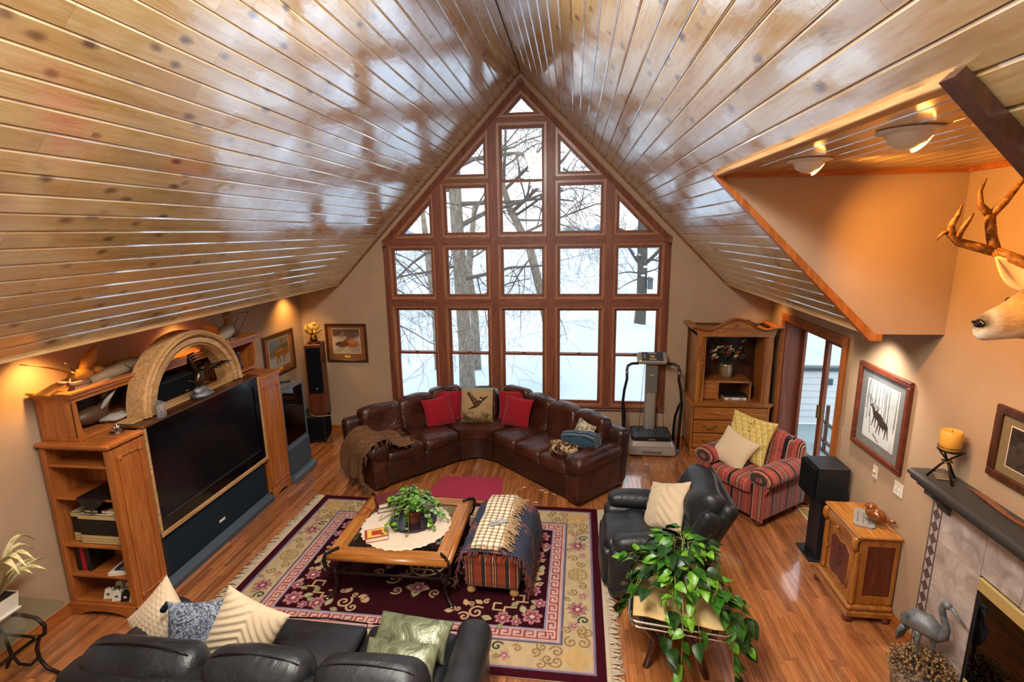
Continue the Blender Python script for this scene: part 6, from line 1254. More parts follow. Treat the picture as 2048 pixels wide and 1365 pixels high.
# ------------------------------------------------------------------ rug with woven border, key fret, flowers and medallion
RUG_C = (-0.645, -3.385); RUG_W, RUG_H = 3.42, 2.46
def rug_pattern(X, Y):
    W2, H2 = RUG_W/2, RUG_H/2
    dx = W2-np.abs(X); dy = H2-np.abs(Y); d = np.minimum(dx, dy)          # distance from the edge
    MAR, CRM, LAV, PNK, KEY, FLD = '#3d0a18', '#bda883', '#77708a', '#c9a29a', '#8c4446', '#300812'
    n = npn(15, X, Y, 30, 3); c = np.ones(X.shape+(3,))*np.array(lin(MAR))
    c = lay(c, (d > 0.075)*1.0, LAV); c = lay(c, (d > 0.092)*1.0, '#b79a96'); c = lay(c, (d > 0.105)*1.0, CRM)
    c = lay(c, (d > 0.338)*1.0, '#5d5566'); c = lay(c, (d > 0.356)*1.0, '#9a90a0'); c = lay(c, (d > 0.368)*1.0, PNK)
    inkey = (d > 0.385) & (d < 0.470)
    c = lay(c, (d > 0.480)*1.0, '#8d86a0'); c = lay(c, (d > 0.500)*1.0, FLD)
    # key fret: a T / hook tile repeated along each side
    P = 0.105; s = np.where(dx < dy, Y, X); u = np.mod(s, P)/P; v = np.clip((d-0.385)/0.085, 0, 1)
    tile = [(0.00, 1.00, 0.0, 0.16), (0.00, 0.14, 0.0, 1.0), (0.00, 0.78, 0.84, 1.0), (0.64, 0.78, 0.38, 1.0), (0.36, 0.78, 0.38, 0.54), (0.86, 1.0, 0.0, 0.2)]
    k = np.zeros_like(u, bool)
    for a, b_, e, f_ in tile: k |= (u >= a) & (u < b_) & (v >= e) & (v < f_)
    c = lay(c, (inkey & k)*1.0, KEY)
    def stamp(col, fn, cx, cy, R, mx=1, my=1):
        nonlocal c
        m = (np.abs(X-cx) < R) & (np.abs(Y-cy) < R); ii = np.where(m.any(1))[0]; jj = np.where(m.any(0))[0]
        if len(ii) == 0 or len(jj) == 0: return
        sl = np.s_[ii[0]:ii[-1]+1, jj[0]:jj[-1]+1]; c[sl] = lay(c[sl], fn((X[sl]-cx)*mx, (Y[sl]-cy)*my), col)
    def flower(cx, cy, R, rot=0, pet=8, c1='#8a4a56', c2='#b87f86', c3='#d8b0a8', dark='#5c2432'):
        def f(k_, r0, r1):
            def g(x, y):
                a = np.arctan2(y, x)-rot; r = np.hypot(x, y); rr = R*k_*(0.62+0.38*np.abs(np.cos(a*pet/2))); return (1-sm(0.92, 1.02, r/rr))*1.0
            return g
        stamp(dark, f(1.06, 0, 0), cx, cy, R*1.2); stamp(c2, f(0.98, 0, 0), cx, cy, R*1.2); stamp(dark, f(0.66, 0, 0), cx, cy, R); stamp(c1, f(0.60, 0, 0), cx, cy, R); stamp(dark, f(0.34, 0, 0), cx, cy, R); stamp(c3, f(0.28, 0, 0), cx, cy, R)
        def rays(x, y):
            a = np.arctan2(y, x)-rot; r = np.hypot(x, y); return ((np.abs(np.mod(a*pet/(2*PI)+0.5, 1)-0.5) < 0.045) & (r < R*0.95) & (r > R*0.2))*0.7
        stamp(dark, rays, cx, cy, R*1.1)
    def leaf(cx, cy, L, rot, col='#a39a78'):
        def g(x, y): u_ = x*math.cos(rot)+y*math.sin(rot); v_ = -x*math.sin(rot)+y*math.cos(rot); t = u_/L; return ((t > 0) & (t < 1) & (np.abs(v_) < L*0.30*np.sin(np.clip(t, 0, 1)*PI)))*1.0
        stamp('#5c4a3a', lambda x, y: g(x*0.9, y*0.9), cx, cy, L*1.3); stamp(col, g, cx, cy, L*1.2)
    def scroll(cx, cy, R, rot, turns=1.25, w=0.010, col='#8a6a3e', flip=1, start=1.0):
        t = np.linspace(0, 1, 26); a = rot+flip*t*turns*2*PI; rr = R*(start-(start-0.12)*t); pts = np.stack([rr*np.cos(a), rr*np.sin(a)], 1)
        def g(x, y):
            m = np.full(x.shape, 9.0)
            for p, q in zip(pts[:-1], pts[1:]):
                ex, ey = q-p; L = ex*ex+ey*ey+1e-12; tt = np.clip(((x-p[0])*ex+(y-p[1])*ey)/L, 0, 1); m = np.minimum(m, np.hypot(x-p[0]-tt*ex, y-p[1]-tt*ey))
            return (1-sm(w*0.75, w*1.1, m))*1.0
        stamp(col, g, cx, cy, R*1.2+w)
    def line(x0, y0, x1, y1, w, col):
        m = seg(X, Y, x0, y0, x1, y1, w, w, 0.2); 
        nonlocal c; c = lay(c, m, col)
    B = 0.222                                # centre line of the cream border
    GR, TN = '#27463c', '#8f7448'
    # cream border: corner scrolls, medallions, blossom groups
    xs = W2-B; ys = H2-B
    for sx in (-1, 1):
        for sy in (-1, 1):
            cx, cy = sx*xs, sy*ys
            stamp('#c49a56', lambda x, y: ((np.abs(x)+np.abs(y) < 0.135))*0.55, cx, cy, 0.16)
            for (ox, oy, rt, fl) in ((0.16, 0.05, 0.3, 1), (0.16, -0.05, -0.3, -1), (0.05, 0.16, 1.27, -1), (-0.05, 0.16, 1.87, 1)):
                scroll(cx-sx*ox, cy-sy*oy, 0.058, rt*sx*sy+(PI if sx > 0 else 0), 1.3, 0.0085, TN, fl*sx*sy); scroll(cx-sx*ox*1.75, cy-sy*oy*1.75, 0.045, rt+2.0, 1.2, 0.008, TN, -fl*sx*sy)
    def group(cx, cy, along, sg):
        # along: 'x' or 'y'
        def q(a, b_): return (cx+a*sg, cy+b_) if along == 'x' else (cx+b_, cy+a*sg)
        f1 = q(0.0, 0.0)
        for k_ in range(10): aa = 2*PI*k_/10; line(f1[0]+0.05*math.cos(aa), f1[1]+0.05*math.sin(aa), f1[0]+0.10*math.cos(aa), f1[1]+0.10*math.sin(aa)*0.9, 0.0045, '#7d7468')
        flower(*f1, 0.082, 0.3, 7); flower(*q(0.20, -0.03), 0.047, 1.0, 5, '#a86a72', '#c99a98')
        scroll(*q(0.13, 0.055), 0.05, 0.6 if sg > 0 else 3.7, 1.15, 0.0095, GR, sg); scroll(*q(0.29, 0.05), 0.04, 2.5, 1.1, 0.008, TN, -sg); flower(*q(-0.17, 0.05), 0.04, 0.2, 5, '#a86a72', '#c99a98'); leaf(*q(0.10, -0.06), 0.07, 0.4, '#9a8d6a'); leaf(*q(-0.10, -0.055), 0.07, 2.6, '#9a8d6a')
    def shou(cx, cy, R, col='#a58a5c'):
        stamp(col, lambda x, y: ((np.abs(np.hypot(x, y)-R) < 0.011))*1.0, cx, cy, R*1.2)
        for f_ in (-0.55, 0.0, 0.55): line(cx-R*0.8*math.sqrt(1-f_*f_), cy+f_*R, cx+R*0.8*math.sqrt(1-f_*f_), cy+f_*R, 0.0085, col)
        line(cx, cy-R*0.95, cx, cy+R*0.95, 0.0085, col); line(cx-R*0.45, cy-R*0.5, cx-R*0.45, cy+R*0.5, 0.0085, col); line(cx+R*0.45, cy-R*0.5, cx+R*0.45, cy+R*0.5, 0.0085, col)
    for sy in (-1, 1):
        shou(0, sy*ys, 0.085); 
        for sg in (-1, 1):
            group(sg*0.72, sy*ys, 'x', sg); 
            for (o_, fl) in ((0.17, 1), (0.27, -1), (0.37, 1)): scroll(sg*o_, sy*ys+0.04*fl, 0.05, 0.4+o_*9, 1.3, 0.0085, TN, fl*sg)
            for (o_, fl) in ((1.16, 1), (1.26, -1)): scroll(sg*o_, sy*ys+0.03*fl, 0.045, 0.4+o_*9, 1.3, 0.008, TN, fl*sg)
    for sx in (-1, 1):
        shou(sx*xs, 0, 0.085)
        for sg in (-1, 1):
            group(sx*xs, sg*0.47, 'y', sg)
            for (o_, fl) in ((0.16, 1), (0.25, -1)): scroll(sx*xs+0.04*fl, sg*o_, 0.05, 0.4+o_*11, 1.3, 0.0085, TN, fl*sg)
            for (o_, fl) in ((0.72, 1),): scroll(sx*xs+0.03*fl, sg*o_, 0.05, 1.4, 1.3, 0.0085, TN, fl*sg)
    # field corners
    ix, iy = W2-0.5, H2-0.5; CC = '#c2a07c'
    for sx in (-1, 1):
        for sy in (-1, 1):
            X0, Y0 = sx*ix, sy*iy
            P_ = lambda a, b_: (X0-sx*a, Y0-sy*b_)
            for (a, b_) in (((0.16, 0.30), (0.26, 0.30)), ((0.26, 0.30), (0.26, 0.22)), ((0.26, 0.22), (0.36, 0.22)), ((0.36, 0.22), (0.36, 0.14)), ((0.20, 0.30), (0.20, 0.38)), ((0.20, 0.38), (0.30, 0.38)), ((0.30, 0.38), (0.30, 0.32)), ((0.36, 0.18), (0.46, 0.18)), ((0.46, 0.18), (0.46, 0.26)), ((0.46, 0.26), (0.40, 0.26))): line(*P_(*a), *P_(*b_), 0.0085, CC)
            for (a, b_) in ((0.04, 0.30), (0.06, 0.62), (0.30, 0.05), (0.45, 0.06), (0.18, 0.16)): leaf(*P_(a, b_), 0.10, math.atan2(-sy, -sx)+0.6*math.sin(a*30), '#a9a083'); leaf(*P_(a+0.06, b_-0.02), 0.08, math.atan2(sy, -sx)+0.5, '#93906e')
            flower(*P_(0.11, 0.13), 0.095, 0.2, 7); flower(*P_(0.13, 0.46), 0.078, 0.7, 7); flower(*P_(0.36, 0.09), 0.078, 1.2, 7)
            scroll(*P_(0.17, 0.66), 0.07, 0.5, 1.35, 0.0095, CC, sx*sy); scroll(*P_(0.09, 0.74), 0.05, 2.0, 1.2, 0.009, CC, -sx*sy); scroll(*P_(0.60, 0.13), 0.075, 0.9, 1.35, 0.0095, CC, -sx*sy); scroll(*P_(0.70, 0.07), 0.055, 2.6, 1.2, 0.009, CC, sx*sy)
            for (a, b_, q) in ((0.56, 0.24, 0.3), (0.70, 0.20, -0.4), (0.80, 0.13, 0.9), (0.24, 0.72, 0.5), (0.20, 0.84, -0.6), (0.10, 0.88, 0.2)): leaf(*P_(a, b_), 0.085, math.atan2(-sy, -sx)+q, CC); scroll(*P_(a-0.03, b_+0.03), 0.032, q*3, 1.2, 0.007, CC, sx)
            leaf(*P_(0.24, 0.30), 0.09, math.atan2(sy, -sx), '#93906e'); flower(*P_(0.055, 0.30), 0.06, 0.4, 6); flower(*P_(0.24, 0.055), 0.05, 0.9, 6)
    # central medallion
    for R_, w in ((0.17, 0.012),): stamp(CC, lambda x, y: ((np.abs(np.hypot(x, y)-R_) < w))*1.0, 0, 0, 0.25)
    for f_ in (-0.08, 0.0, 0.08): line(-0.14, f_, 0.14, f_, 0.011, CC)
    line(0, -0.16, 0, 0.16, 0.011, CC); line(-0.08, -0.10, -0.08, 0.10, 0.011, CC); line(0.08, -0.10, 0.08, 0.10, 0.011, CC)
    for k_ in range(8):
        a = PI/4*k_+PI/8*0; R_ = 0.34; x_, y_ = R_*math.cos(a)*1.1, R_*math.sin(a)
        if k_ % 2 == 0:
            leaf(x_*0.95, y_*0.95, 0.12, a+1.3, '#c0b08a'); leaf(x_*0.95, y_*0.95, 0.12, a-1.3, '#c0b08a'); leaf(x_, y_, 0.13, a, '#a9a083'); flower(x_, y_, 0.085, a, 7)
        else:
            scroll(x_*1.0, y_*1.0, 0.075, a, 1.3, 0.009, CC, 1); scroll(x_*0.8, y_*0.8, 0.05, a+2, 1.2, 0.008, CC, -1)
            for (o1, o2) in ((0.0, 0.06), (0.06, 0.06), (0.06, 0.0)): line(x_*0.68+o1, y_*0.68+o2, x_*0.68+o1*0.3, y_*0.68-o2*0.6, 0.007, CC)
        scroll(0.435*math.cos(a+0.39)*1.1, 0.435*math.sin(a+0.39), 0.055, a, 1.3, 0.009, CC, 1 if k_ % 2 else -1)
    return np.clip(c*(1+0.10*n[..., None]), 0, 1)
def rug():
    r = thing('oriental_rug', 'large burgundy oriental rug with cream floral border and fringe', 'rug', (RUG_C[0], RUG_C[1], 0), math.radians(-0.5))
    b = MB(); b.box(-RUG_W/2, RUG_W/2, -RUG_H/2, RUG_H/2, 0.0, 0.011, 0.003); b.build('backing', 'rug_fringe', r)
    paint_grid('pile', RUG_W, RUG_H, 570, 410, rug_pattern, 'rug_pile', r, T(0, 0, 0.0125))
    g = np.random.default_rng(77)
    for sg in (-1, 1):
        b = MB(); b.box(sg*RUG_W/2, sg*(RUG_W/2+0.035), -RUG_H/2, RUG_H/2, 0.001, 0.010, 0.002); b.build('selvedge', 'rug_fringe', r)
        b = MB(); y = -RUG_H/2+0.01
        while y < RUG_H/2:
            L = g.uniform(0.07, 0.115); dy = g.normal()*0.018; x0 = sg*(RUG_W/2+0.03)
            b.tube([(x0, y, 0.010), (x0+sg*L*0.35, y+dy*0.2, 0.012), (x0+sg*L*0.75, y+dy*0.8, 0.007), (x0+sg*L, y+dy*1.4, 0.005)], [0.0055, 0.006, 0.006, 0.004], 5); y += g.uniform(0.010, 0.017)
        o = b.build('fringe', 'rug_fringe', r, smooth=True); o['kind'] = 'stuff'
rug()
def small_mat():
    b = MB(); b.add([(-0.965, -1.48, 0.001), (-0.15, -1.455, 0.001), (-0.095, -2.065, 0.001), (-1.06, -2.02, 0.001), (-0.965, -1.48, 0.009), (-0.15, -1.455, 0.009), (-0.095, -2.065, 0.009), (-1.06, -2.02, 0.009)], [(0, 1, 2, 3), (4, 5, 6, 7), (0, 1, 5, 4), (1, 2, 6, 5), (2, 3, 7, 6), (3, 0, 4, 7)])
    o = b.build('doormat', 'red_mat', loc=(-0.57, -1.76, 0.001)); tag(o, 'plain crimson mat on the floor in front of the corner sofa', 'mat')
small_mat()
# ------------------------------------------------------------------ coffee table
ZRUG = 0.0135
def coffee_table():
    x0, x1, y0, y1 = -1.385, -0.305, -3.925, -2.875; zt = 0.462
    r = thing('coffee_table', 'pine framed glass coffee table with wrought iron legs', 'table', ((x0+x1)/2, (y0+y1)/2, ZRUG)); f = LB(r)
    w = 0.115
    for (a, b_, c_, d_, ax) in ((x0, x1, y0, y0+w, 'X'), (x0, x1, y1-w, y1, 'X'), (x0, x0+w, y0+w, y1-w, 'Y'), (x1-w, x1, y0+w, y1-w, 'Y')):
        b = MB(); b.box(a, b_, c_, d_, zt-0.03, zt, 0.006)
        f(b, 'top_rail', 'pine_'+ax)
    for (p, q, ax) in (((x0-0.012, y0-0.012), (x1+0.012, y0-0.012), 'X'), ((x0-0.012, y1+0.012), (x1+0.012, y1+0.012), 'X'), ((x0-0.012, y0), (x0-0.012, y1), 'Y'), ((x1+0.012, y0), (x1+0.012, y1), 'Y')):
        b = MB(); b.tube([(p[0], p[1], zt-0.035), (q[0], q[1], zt-0.035)], 0.030, 10); f(b, 'bullnose', 'pine_'+ax, smooth=True)
    b = MB()
    for k in (0.035, 0.075):
        pass
    f(MB().box(x0+w-0.01, x1-w+0.01, y0+w-0.01, y1-w+0.01, zt-0.012, zt-0.004), 'glass_top', 'table_glass')
    # iron corner straps running down into cabriole legs
    for sx, sy, X_, Y_ in ((-1, -1, x0, y0), (1, -1, x1, y0), (1, 1, x1, y1), (-1, 1, x0, y1)):
        d = Vector((sx, sy, 0)).normalized(); c = Vector((X_, Y_, 0))
        def P(o, z): return tuple(c+d*o+Vector((0, 0, z)))
        b = MB(); b.tube([P(-0.09, zt+0.006), P(-0.02, zt+0.006), P(0.035, zt-0.005), P(0.055, zt-0.05), P(0.045, zt-0.12), P(0.01, zt-0.175), P(-0.04, zt-0.19), P(-0.075, zt-0.165)], [0.024, 0.024, 0.022, 0.02, 0.018, 0.017, 0.017, 0.02], 8, flat=0.45); f(b, 'scroll_bracket', 'wrought_iron', smooth=True)
        b = MB(); b.tube([P(-0.03, zt-0.19), P(-0.035, zt-0.25), P(-0.05, zt-0.31), P(-0.03, zt-0.37), P(0.005, zt-0.41), P(0.045, zt-0.437), P(0.06, zt-0.44)], [0.019, 0.018, 0.016, 0.015, 0.016, 0.018, 0.012], 8, flat=0.6); f(b, 'leg', 'wrought_iron', smooth=True)
        b = MB(); b.blob(P(0.055, 0.022), (0.02, 0.02, 0.009), 8, 5); f(b, 'foot_pad', 'steel', smooth=True)
        b = MB(); b.lathe([(0.016, 0), (0.012, 0.006), (0, 0.008)], 10, P(-0.06, zt+0.008)); f(b, 'stud', 'wrought_iron', smooth=True)
    zs = zt-0.21
    for (p, q) in (((x0+0.02, y0+0.02), (x1-0.02, y0+0.02)), ((x0+0.02, y1-0.02), (x1-0.02, y1-0.02)), ((x0+0.02, y0+0.02), (x0+0.02, y1-0.02)), ((x1-0.02, y0+0.02), (x1-0.02, y1-0.02))):
        b = MB(); b.tube([(p[0], p[1], zs), ((p[0]+q[0])/2, (p[1]+q[1])/2, zs), (q[0], q[1], zs)], 0.016, 8, flat=0.5); f(b, 'stretcher', 'wrought_iron', smooth=True)
    for (p, q) in (((x0+0.02, y0+0.02), (x1-0.02, y1-0.02)), ((x1-0.02, y0+0.02), (x0+0.02, y1-0.02))):
        b = MB(); b.tube([(p[0], p[1], zs-0.005), (q[0], q[1], zs-0.005)], 0.016, 8, flat=0.4); f(b, 'cross_stretcher', 'wrought_iron', smooth=True)
    return zt
ZT = coffee_table()
def table_things():
    zt = ZT
    # lace doily
    r = thing('lace_doily', 'round cream lace doily spread over the coffee table glass', 'doily', (-0.83, -3.42, zt)); P = []; n = 96
    for i in range(n):
        a = 2*PI*i/n; row = []
        for rr in (0.0, 0.10, 0.20, 0.24, 0.28, 0.32, 0.36, 0.395, 0.42):
            k = 1+(0.03*abs(math.sin(a*12)) if rr > 0.35 else 0)+(0.02*math.sin(a*36) if rr > 0.41 else 0); z = 0.004+(0.003*math.cos(a*24) if rr in (0.24, 0.32, 0.395) else 0); row.append((rr*k*1.02*math.cos(a), rr*k*math.sin(a), z))
        P.append(row)
    b = MB(); b.grid(np.array(P), cu=True); o = b.build('lace', 'doily_thread', r, smooth=True); md = o.modifiers.new('t', 'SOLIDIFY'); md.thickness = 0.002
    b = MB()
    for i in range(24):
        a = 2*PI*(i+0.5)/24
        for k in range(9): t = PI*k/8; b.blob(((0.33+0.045*math.sin(t))*math.cos(a+0.09*math.cos(t)), (0.33+0.045*math.sin(t))*math.sin(a+0.09*math.cos(t)), 0.007), 0.0045, 5, 3)
    o = b.build('scallop_stitching', 'doily_thread', r); o['kind'] = 'stuff'
    # plate, pot and plant
    c = (-0.78, -3.36)
    r = thing('plant_dish', 'dark glazed dish under the potted herb on the coffee table', 'dish', (c[0], c[1], zt+0.008)); MB().lathe([(0.10, 0), (0.16, 0.004), (0.225, 0.022), (0.232, 0.026), (0.222, 0.027), (0.16, 0.010), (0.0, 0.008)], 36).build('dish', 'dark_plate', r, smooth=True)
    r = thing('potted_herb', 'trailing soft green herb in a terracotta pot on the coffee table', 'plant', (c[0], c[1], zt+0.018)); g = np.random.default_rng(31)
    MB().lathe([(0.065, 0), (0.085, 0.10), (0.095, 0.10), (0.098, 0.135), (0.086, 0.135), (0.082, 0.11), (0, 0.11)], 26).build('pot', 'terracotta', r, smooth=True, auto=40)
    MB().lathe([(0.083, 0.112), (0.05, 0.125), (0, 0.128)], 16).build('soil', 'soil', r, smooth=True)
    leafmesh = {}
    def leaf(L, w, cup=0.15):
        b = MB(); rows = [(0, 0.05), (0.2, 0.7), (0.45, 1.0), (0.7, 0.8), (0.9, 0.35), (1.0, 0.02)]; P = [[(-w*k/2, L*t, cup*L*(k*k*0.4)-0.25*L*t*t), (0, L*t, -0.25*L*t*t), (w*k/2, L*t, cup*L*(k*k*0.4)-0.25*L*t*t)] for t, k in rows]; b.grid(np.array(P)); return b
    protos = []
    for i, m in enumerate(('leaf_soft', 'leaf_mid', 'leaf_bright', 'leaf_soft')):
        o = leaf(0.042+0.008*i, 0.034+0.006*i).build('leaf', m, r, smooth=True); protos.append(o)
    used = [False]*4; stems = MB()
    for s in range(34):
        a = 2*PI*s/34+g.uniform(-0.1, 0.1); reach = g.uniform(0.10, 0.36); lift = g.uniform(0.02, 0.16) if reach < 0.3 else g.uniform(0.0, 0.06)
        if s % 4 == 0: reach *= 0.35; lift = g.uniform(0.12, 0.24)
        end_z = 0.03 if reach > 0.22 else 0.12+lift*0.6
        pts = [Vector((0.05*math.cos(a), 0.05*math.sin(a), 0.12)), Vector((reach*0.4*math.cos(a), reach*0.4*math.sin(a), 0.15+lift)), Vector((reach*0.75*math.cos(a+0.1), reach*0.75*math.sin(a+0.1), 0.10+lift*0.8)), Vector((reach*math.cos(a+0.15), reach*math.sin(a+0.15), end_z))]
        stems.tube(pts, [0.0035, 0.003, 0.0025, 0.0018], 5, cap=False)
        for k in range(8):
            t = 0.25+0.75*k/7; sgm = min(2, int(t*3)); u = t*3-sgm; p = pts[sgm]*(1-u)+pts[sgm+1]*u
            for sd in (-1, 1):
                i = int(g.integers(0, 4)); o = protos[i] if not used[i] else protos[i].copy()
                if used[i]: COL.objects.link(o); o.parent = r
                used[i] = True; o.location = p+Vector((0, 0, 0.004)); o.rotation_euler = (g.uniform(-0.35, 0.3), g.uniform(-0.4, 0.4), a-PI/2+sd*g.uniform(0.5, 1.3)); sc = g.uniform(0.65, 1.15); o.scale = (sc, sc, sc)
                if s*8+k > 131: break
    st = stems.build('stems', 'stem_green', r, smooth=True)
    # books
    r = thing('book', 'red and gold book lying on the doily at the near corner', 'book', (-1.04, -3.66, zt+0.008), math.radians(24)); 
    MB().box(-0.105, 0.105, -0.075, 0.075, 0, 0.006, 0.001).box(-0.105, 0.105, -0.075, 0.075, 0.040, 0.046, 0.001).box(-0.107, -0.101, -0.075, 0.075, 0, 0.046, 0.001).build('cover', 'book_orange', r); MB().box(-0.10, 0.10, -0.071, 0.071, 0.006, 0.040).build('pages', 'paper', r); MB().box(-0.085, 0.095, -0.065, 0.065, 0.046, 0.0467).build('gold_panel', 'book_gold', r); MB().box(-0.045, 0.05, -0.038, 0.038, 0.0467, 0.0473).build('red_panel', 'book_orange', r)
    for k, (lab, m, z0, rz) in enumerate((('dark red bible sized book, lower of the two stacked beside the herb', 'book_red', 0.0, 28), ('dark red book, upper of the two stacked beside the herb', 'book_red', 0.055, 34))):
        r = thing('book', lab, 'book', (-1.10, -3.10, zt+0.008+z0), math.radians(rz)); MB().box(-0.15, 0.15, -0.105, 0.105, 0, 0.007, 0.0015).box(-0.15, 0.15, -0.105, 0.105, 0.047, 0.054, 0.0015).box(-0.153, -0.145, -0.105, 0.105, 0, 0.054, 0.0015).build('cover', m, r); MB().box(-0.145, 0.144, -0.099, 0.099, 0.007, 0.047).build('pages', 'paper', r)
    r = thing('eyeglasses', 'red framed reading glasses at the far left edge of the table', 'glasses', (-1.30, -3.26, zt+0.001)); b = MB()
    for sg in (-1, 1): b.tube([(sg*0.033+0.026*math.cos(a), 0.02*math.sin(a), 0.02+0*a) for a in np.linspace(0, 2*PI, 13)], 0.0025, 5); b.tube([(sg*0.06, 0, 0.02), (sg*0.062, 0.06, 0.012), (sg*0.058, 0.12, 0.003)], 0.0025, 5)
    b.tube([(-0.008, 0, 0.02), (0.008, 0, 0.02)], 0.0025, 5); b.xf(T(0, 0, 0, 0, 0, 60)); b.build('frame', 'binder_red', r)
table_things()
# ------------------------------------------------------------------ plaid ottoman with throws
def ottoman():
    cx, cy = 0.085, -3.34; W, L = 0.50, 0.90; H = 0.41
    r = thing('plaid_ottoman', 'orange plaid ottoman on bun feet half hidden by blankets', 'ottoman', (cx, cy, ZRUG), math.radians(-2.5))
    b = MB(); b.soft(0, 0, 0.215, W, L, 0.27, 0.035, (0, 0, 0), 6); b.build('body', 'orange_plaid_X', r, smooth=True); b = MB(); b.soft(0, 0, 0.365, W+0.02, L+0.02, 0.10, 0.045, (0, 0, 0.02), 6); b.build('cushion_top', 'orange_plaid_X', r, smooth=True)
    for x in (-0.2, 0.2):
        for y in (-0.4, 0.4): MB().lathe([(0.022, 0), (0.04, 0.012), (0.045, 0.035), (0.034, 0.06), (0.028, 0.085)], 16, (x, y, 0)).build('bun_foot', 'pale_oak_Z', r, smooth=True)
    t = thing('navy_throw', 'navy tapestry throw with ragged fringe draped over the ottoman', 'throw', (cx, cy, ZRUG), math.radians(-2.5)); g = np.random.default_rng(3)
    us = [(-0.335, 0.10), (-0.325, 0.20), (-0.305, 0.31), (-0.285, 0.40), (-0.255, 0.437), (-0.15, 0.447), (0, 0.45), (0.15, 0.447), (0.255, 0.437), (0.30, 0.395), (0.325, 0.30), (0.345, 0.20), (0.36, 0.09)]
    P = []
    for j, yv in enumerate(np.linspace(-0.465, 0.50, 22)):
        row = []
        for i, (xx, zz) in enumerate(us):
            k = 0.012*math.sin(j*1.7+i*0.4) if abs(xx) > 0.27 else 0; drop = 0.0; yy = yv; z2 = zz+0.012
            if j == 21: z2 -= 0.06
            if j == 0 and abs(xx) < 0.26: z2 -= 0.012+0.012*math.sin(i*2.2)
            row.append((xx+k, yy+0.012*math.sin(i*1.3+j), z2))
        P.append(row)
    b = MB(); b.grid(np.array(P)); o = b.build('cloth', 'navy_throw', t, smooth=True); md = o.modifiers.new('th', 'SOLIDIFY'); md.thickness = 0.008; md.offset = 1; md = o.modifiers.new('s', 'SUBSURF'); md.levels = 1; md.render_levels = 1
    b = MB()
    for k in range(190):
        e = k % 3
        if e == 0: i = g.uniform(0, 12); i0 = int(i); q = Vector(P[0][i0])*(1-(i-i0))+Vector(P[0][min(12, i0+1)])*(i-i0); d = Vector((g.normal()*0.015, -0.02-0.02*abs(g.normal()), -g.uniform(0.015, 0.05) if abs(q.x) < 0.26 else -g.uniform(0.03, 0.09)))
        else:
            c_ = 0 if e == 1 else 12; j = g.uniform(0, 21); j0 = int(j); q = Vector(P[j0][c_])*(1-(j-j0))+Vector(P[min(21, j0+1)][c_])*(j-j0); d = Vector((g.normal()*0.015, g.normal()*0.015, -g.uniform(0.03, 0.075)))
        b.tube([q, q+d*0.5+Vector((g.normal()*0.006, g.normal()*0.006, 0)), q+d], [0.006, 0.005, 0.003], 4)
    o = b.build('fringe', 'maroon_fringe', t); o['kind'] = 'stuff'
    # folded tan plaid blanket
    q = thing('plaid_blanket', 'folded cream and brown plaid blanket lying along the ottoman', 'blanket', (cx-0.02, cy+0.02, ZRUG+0.472), math.radians(-2.5)); P = []
    for j, yv in enumerate(np.linspace(-0.44, 0.47, 18)):
        P.append([(xx+0.006*math.sin(j*0.8), yv+0.01*math.sin(xx*20), 0.012*math.sin(j*1.1+xx*9)*0.5+0.018+zz) for xx, zz in ((-0.165, -0.012), (-0.15, 0.006), (-0.06, 0.012), (0.02, 0.010), (0.10, 0.008), (0.13, -0.008))])
    b = MB(); b.grid(np.array(P)); o = b.build('cloth', 'tan_plaid', q, smooth=True); md = o.modifiers.new('th', 'SOLIDIFY'); md.thickness = 0.022; md.offset = 0
    b = MB(); b.tube([(-0.16, -0.445, 0.006), (-0.05, -0.45, 0.012), (0.04, -0.448, 0.010), (0.11, -0.44, 0.006)], 0.017, 8); b.build('fold', 'tan_plaid', q, smooth=True)
    b = MB()
    for k in range(110):
        yv = g.uniform(-0.44, 0.47); x0 = 0.10+g.uniform(-0.01, 0.02); L_ = g.uniform(0.07, 0.13); b.tube([(x0, yv, 0.030), (x0+L_*0.5, yv+g.normal()*0.012-0.01, 0.030), (x0+L_, yv+g.normal()*0.02-0.03, 0.004)], [0.006, 0.005, 0.003], 4)
    o = b.build('fringe', 'tan_fringe', q); o['kind'] = 'stuff'
    rm = thing('remote_control', 'grey remote control lying on the plaid blanket', 'remote', (cx+0.0, cy-0.08, ZRUG+0.516), math.radians(28)); b = MB(); b.soft(0, 0, 0.013, 0.19, 0.05, 0.024, 0.011, n=4); b.build('body', 'remote_grey', rm, smooth=True); MB().box(-0.085, 0.0, -0.018, 0.018, 0.025, 0.0275, 0.001).build('keypad', 'rail_dark', rm)
    for i in range(4): MB().box(-0.08+0.02*i, -0.068+0.02*i, -0.012, 0.012, 0.0275, 0.030, 0.001).build('button', 'label_print', rm)
ottoman()
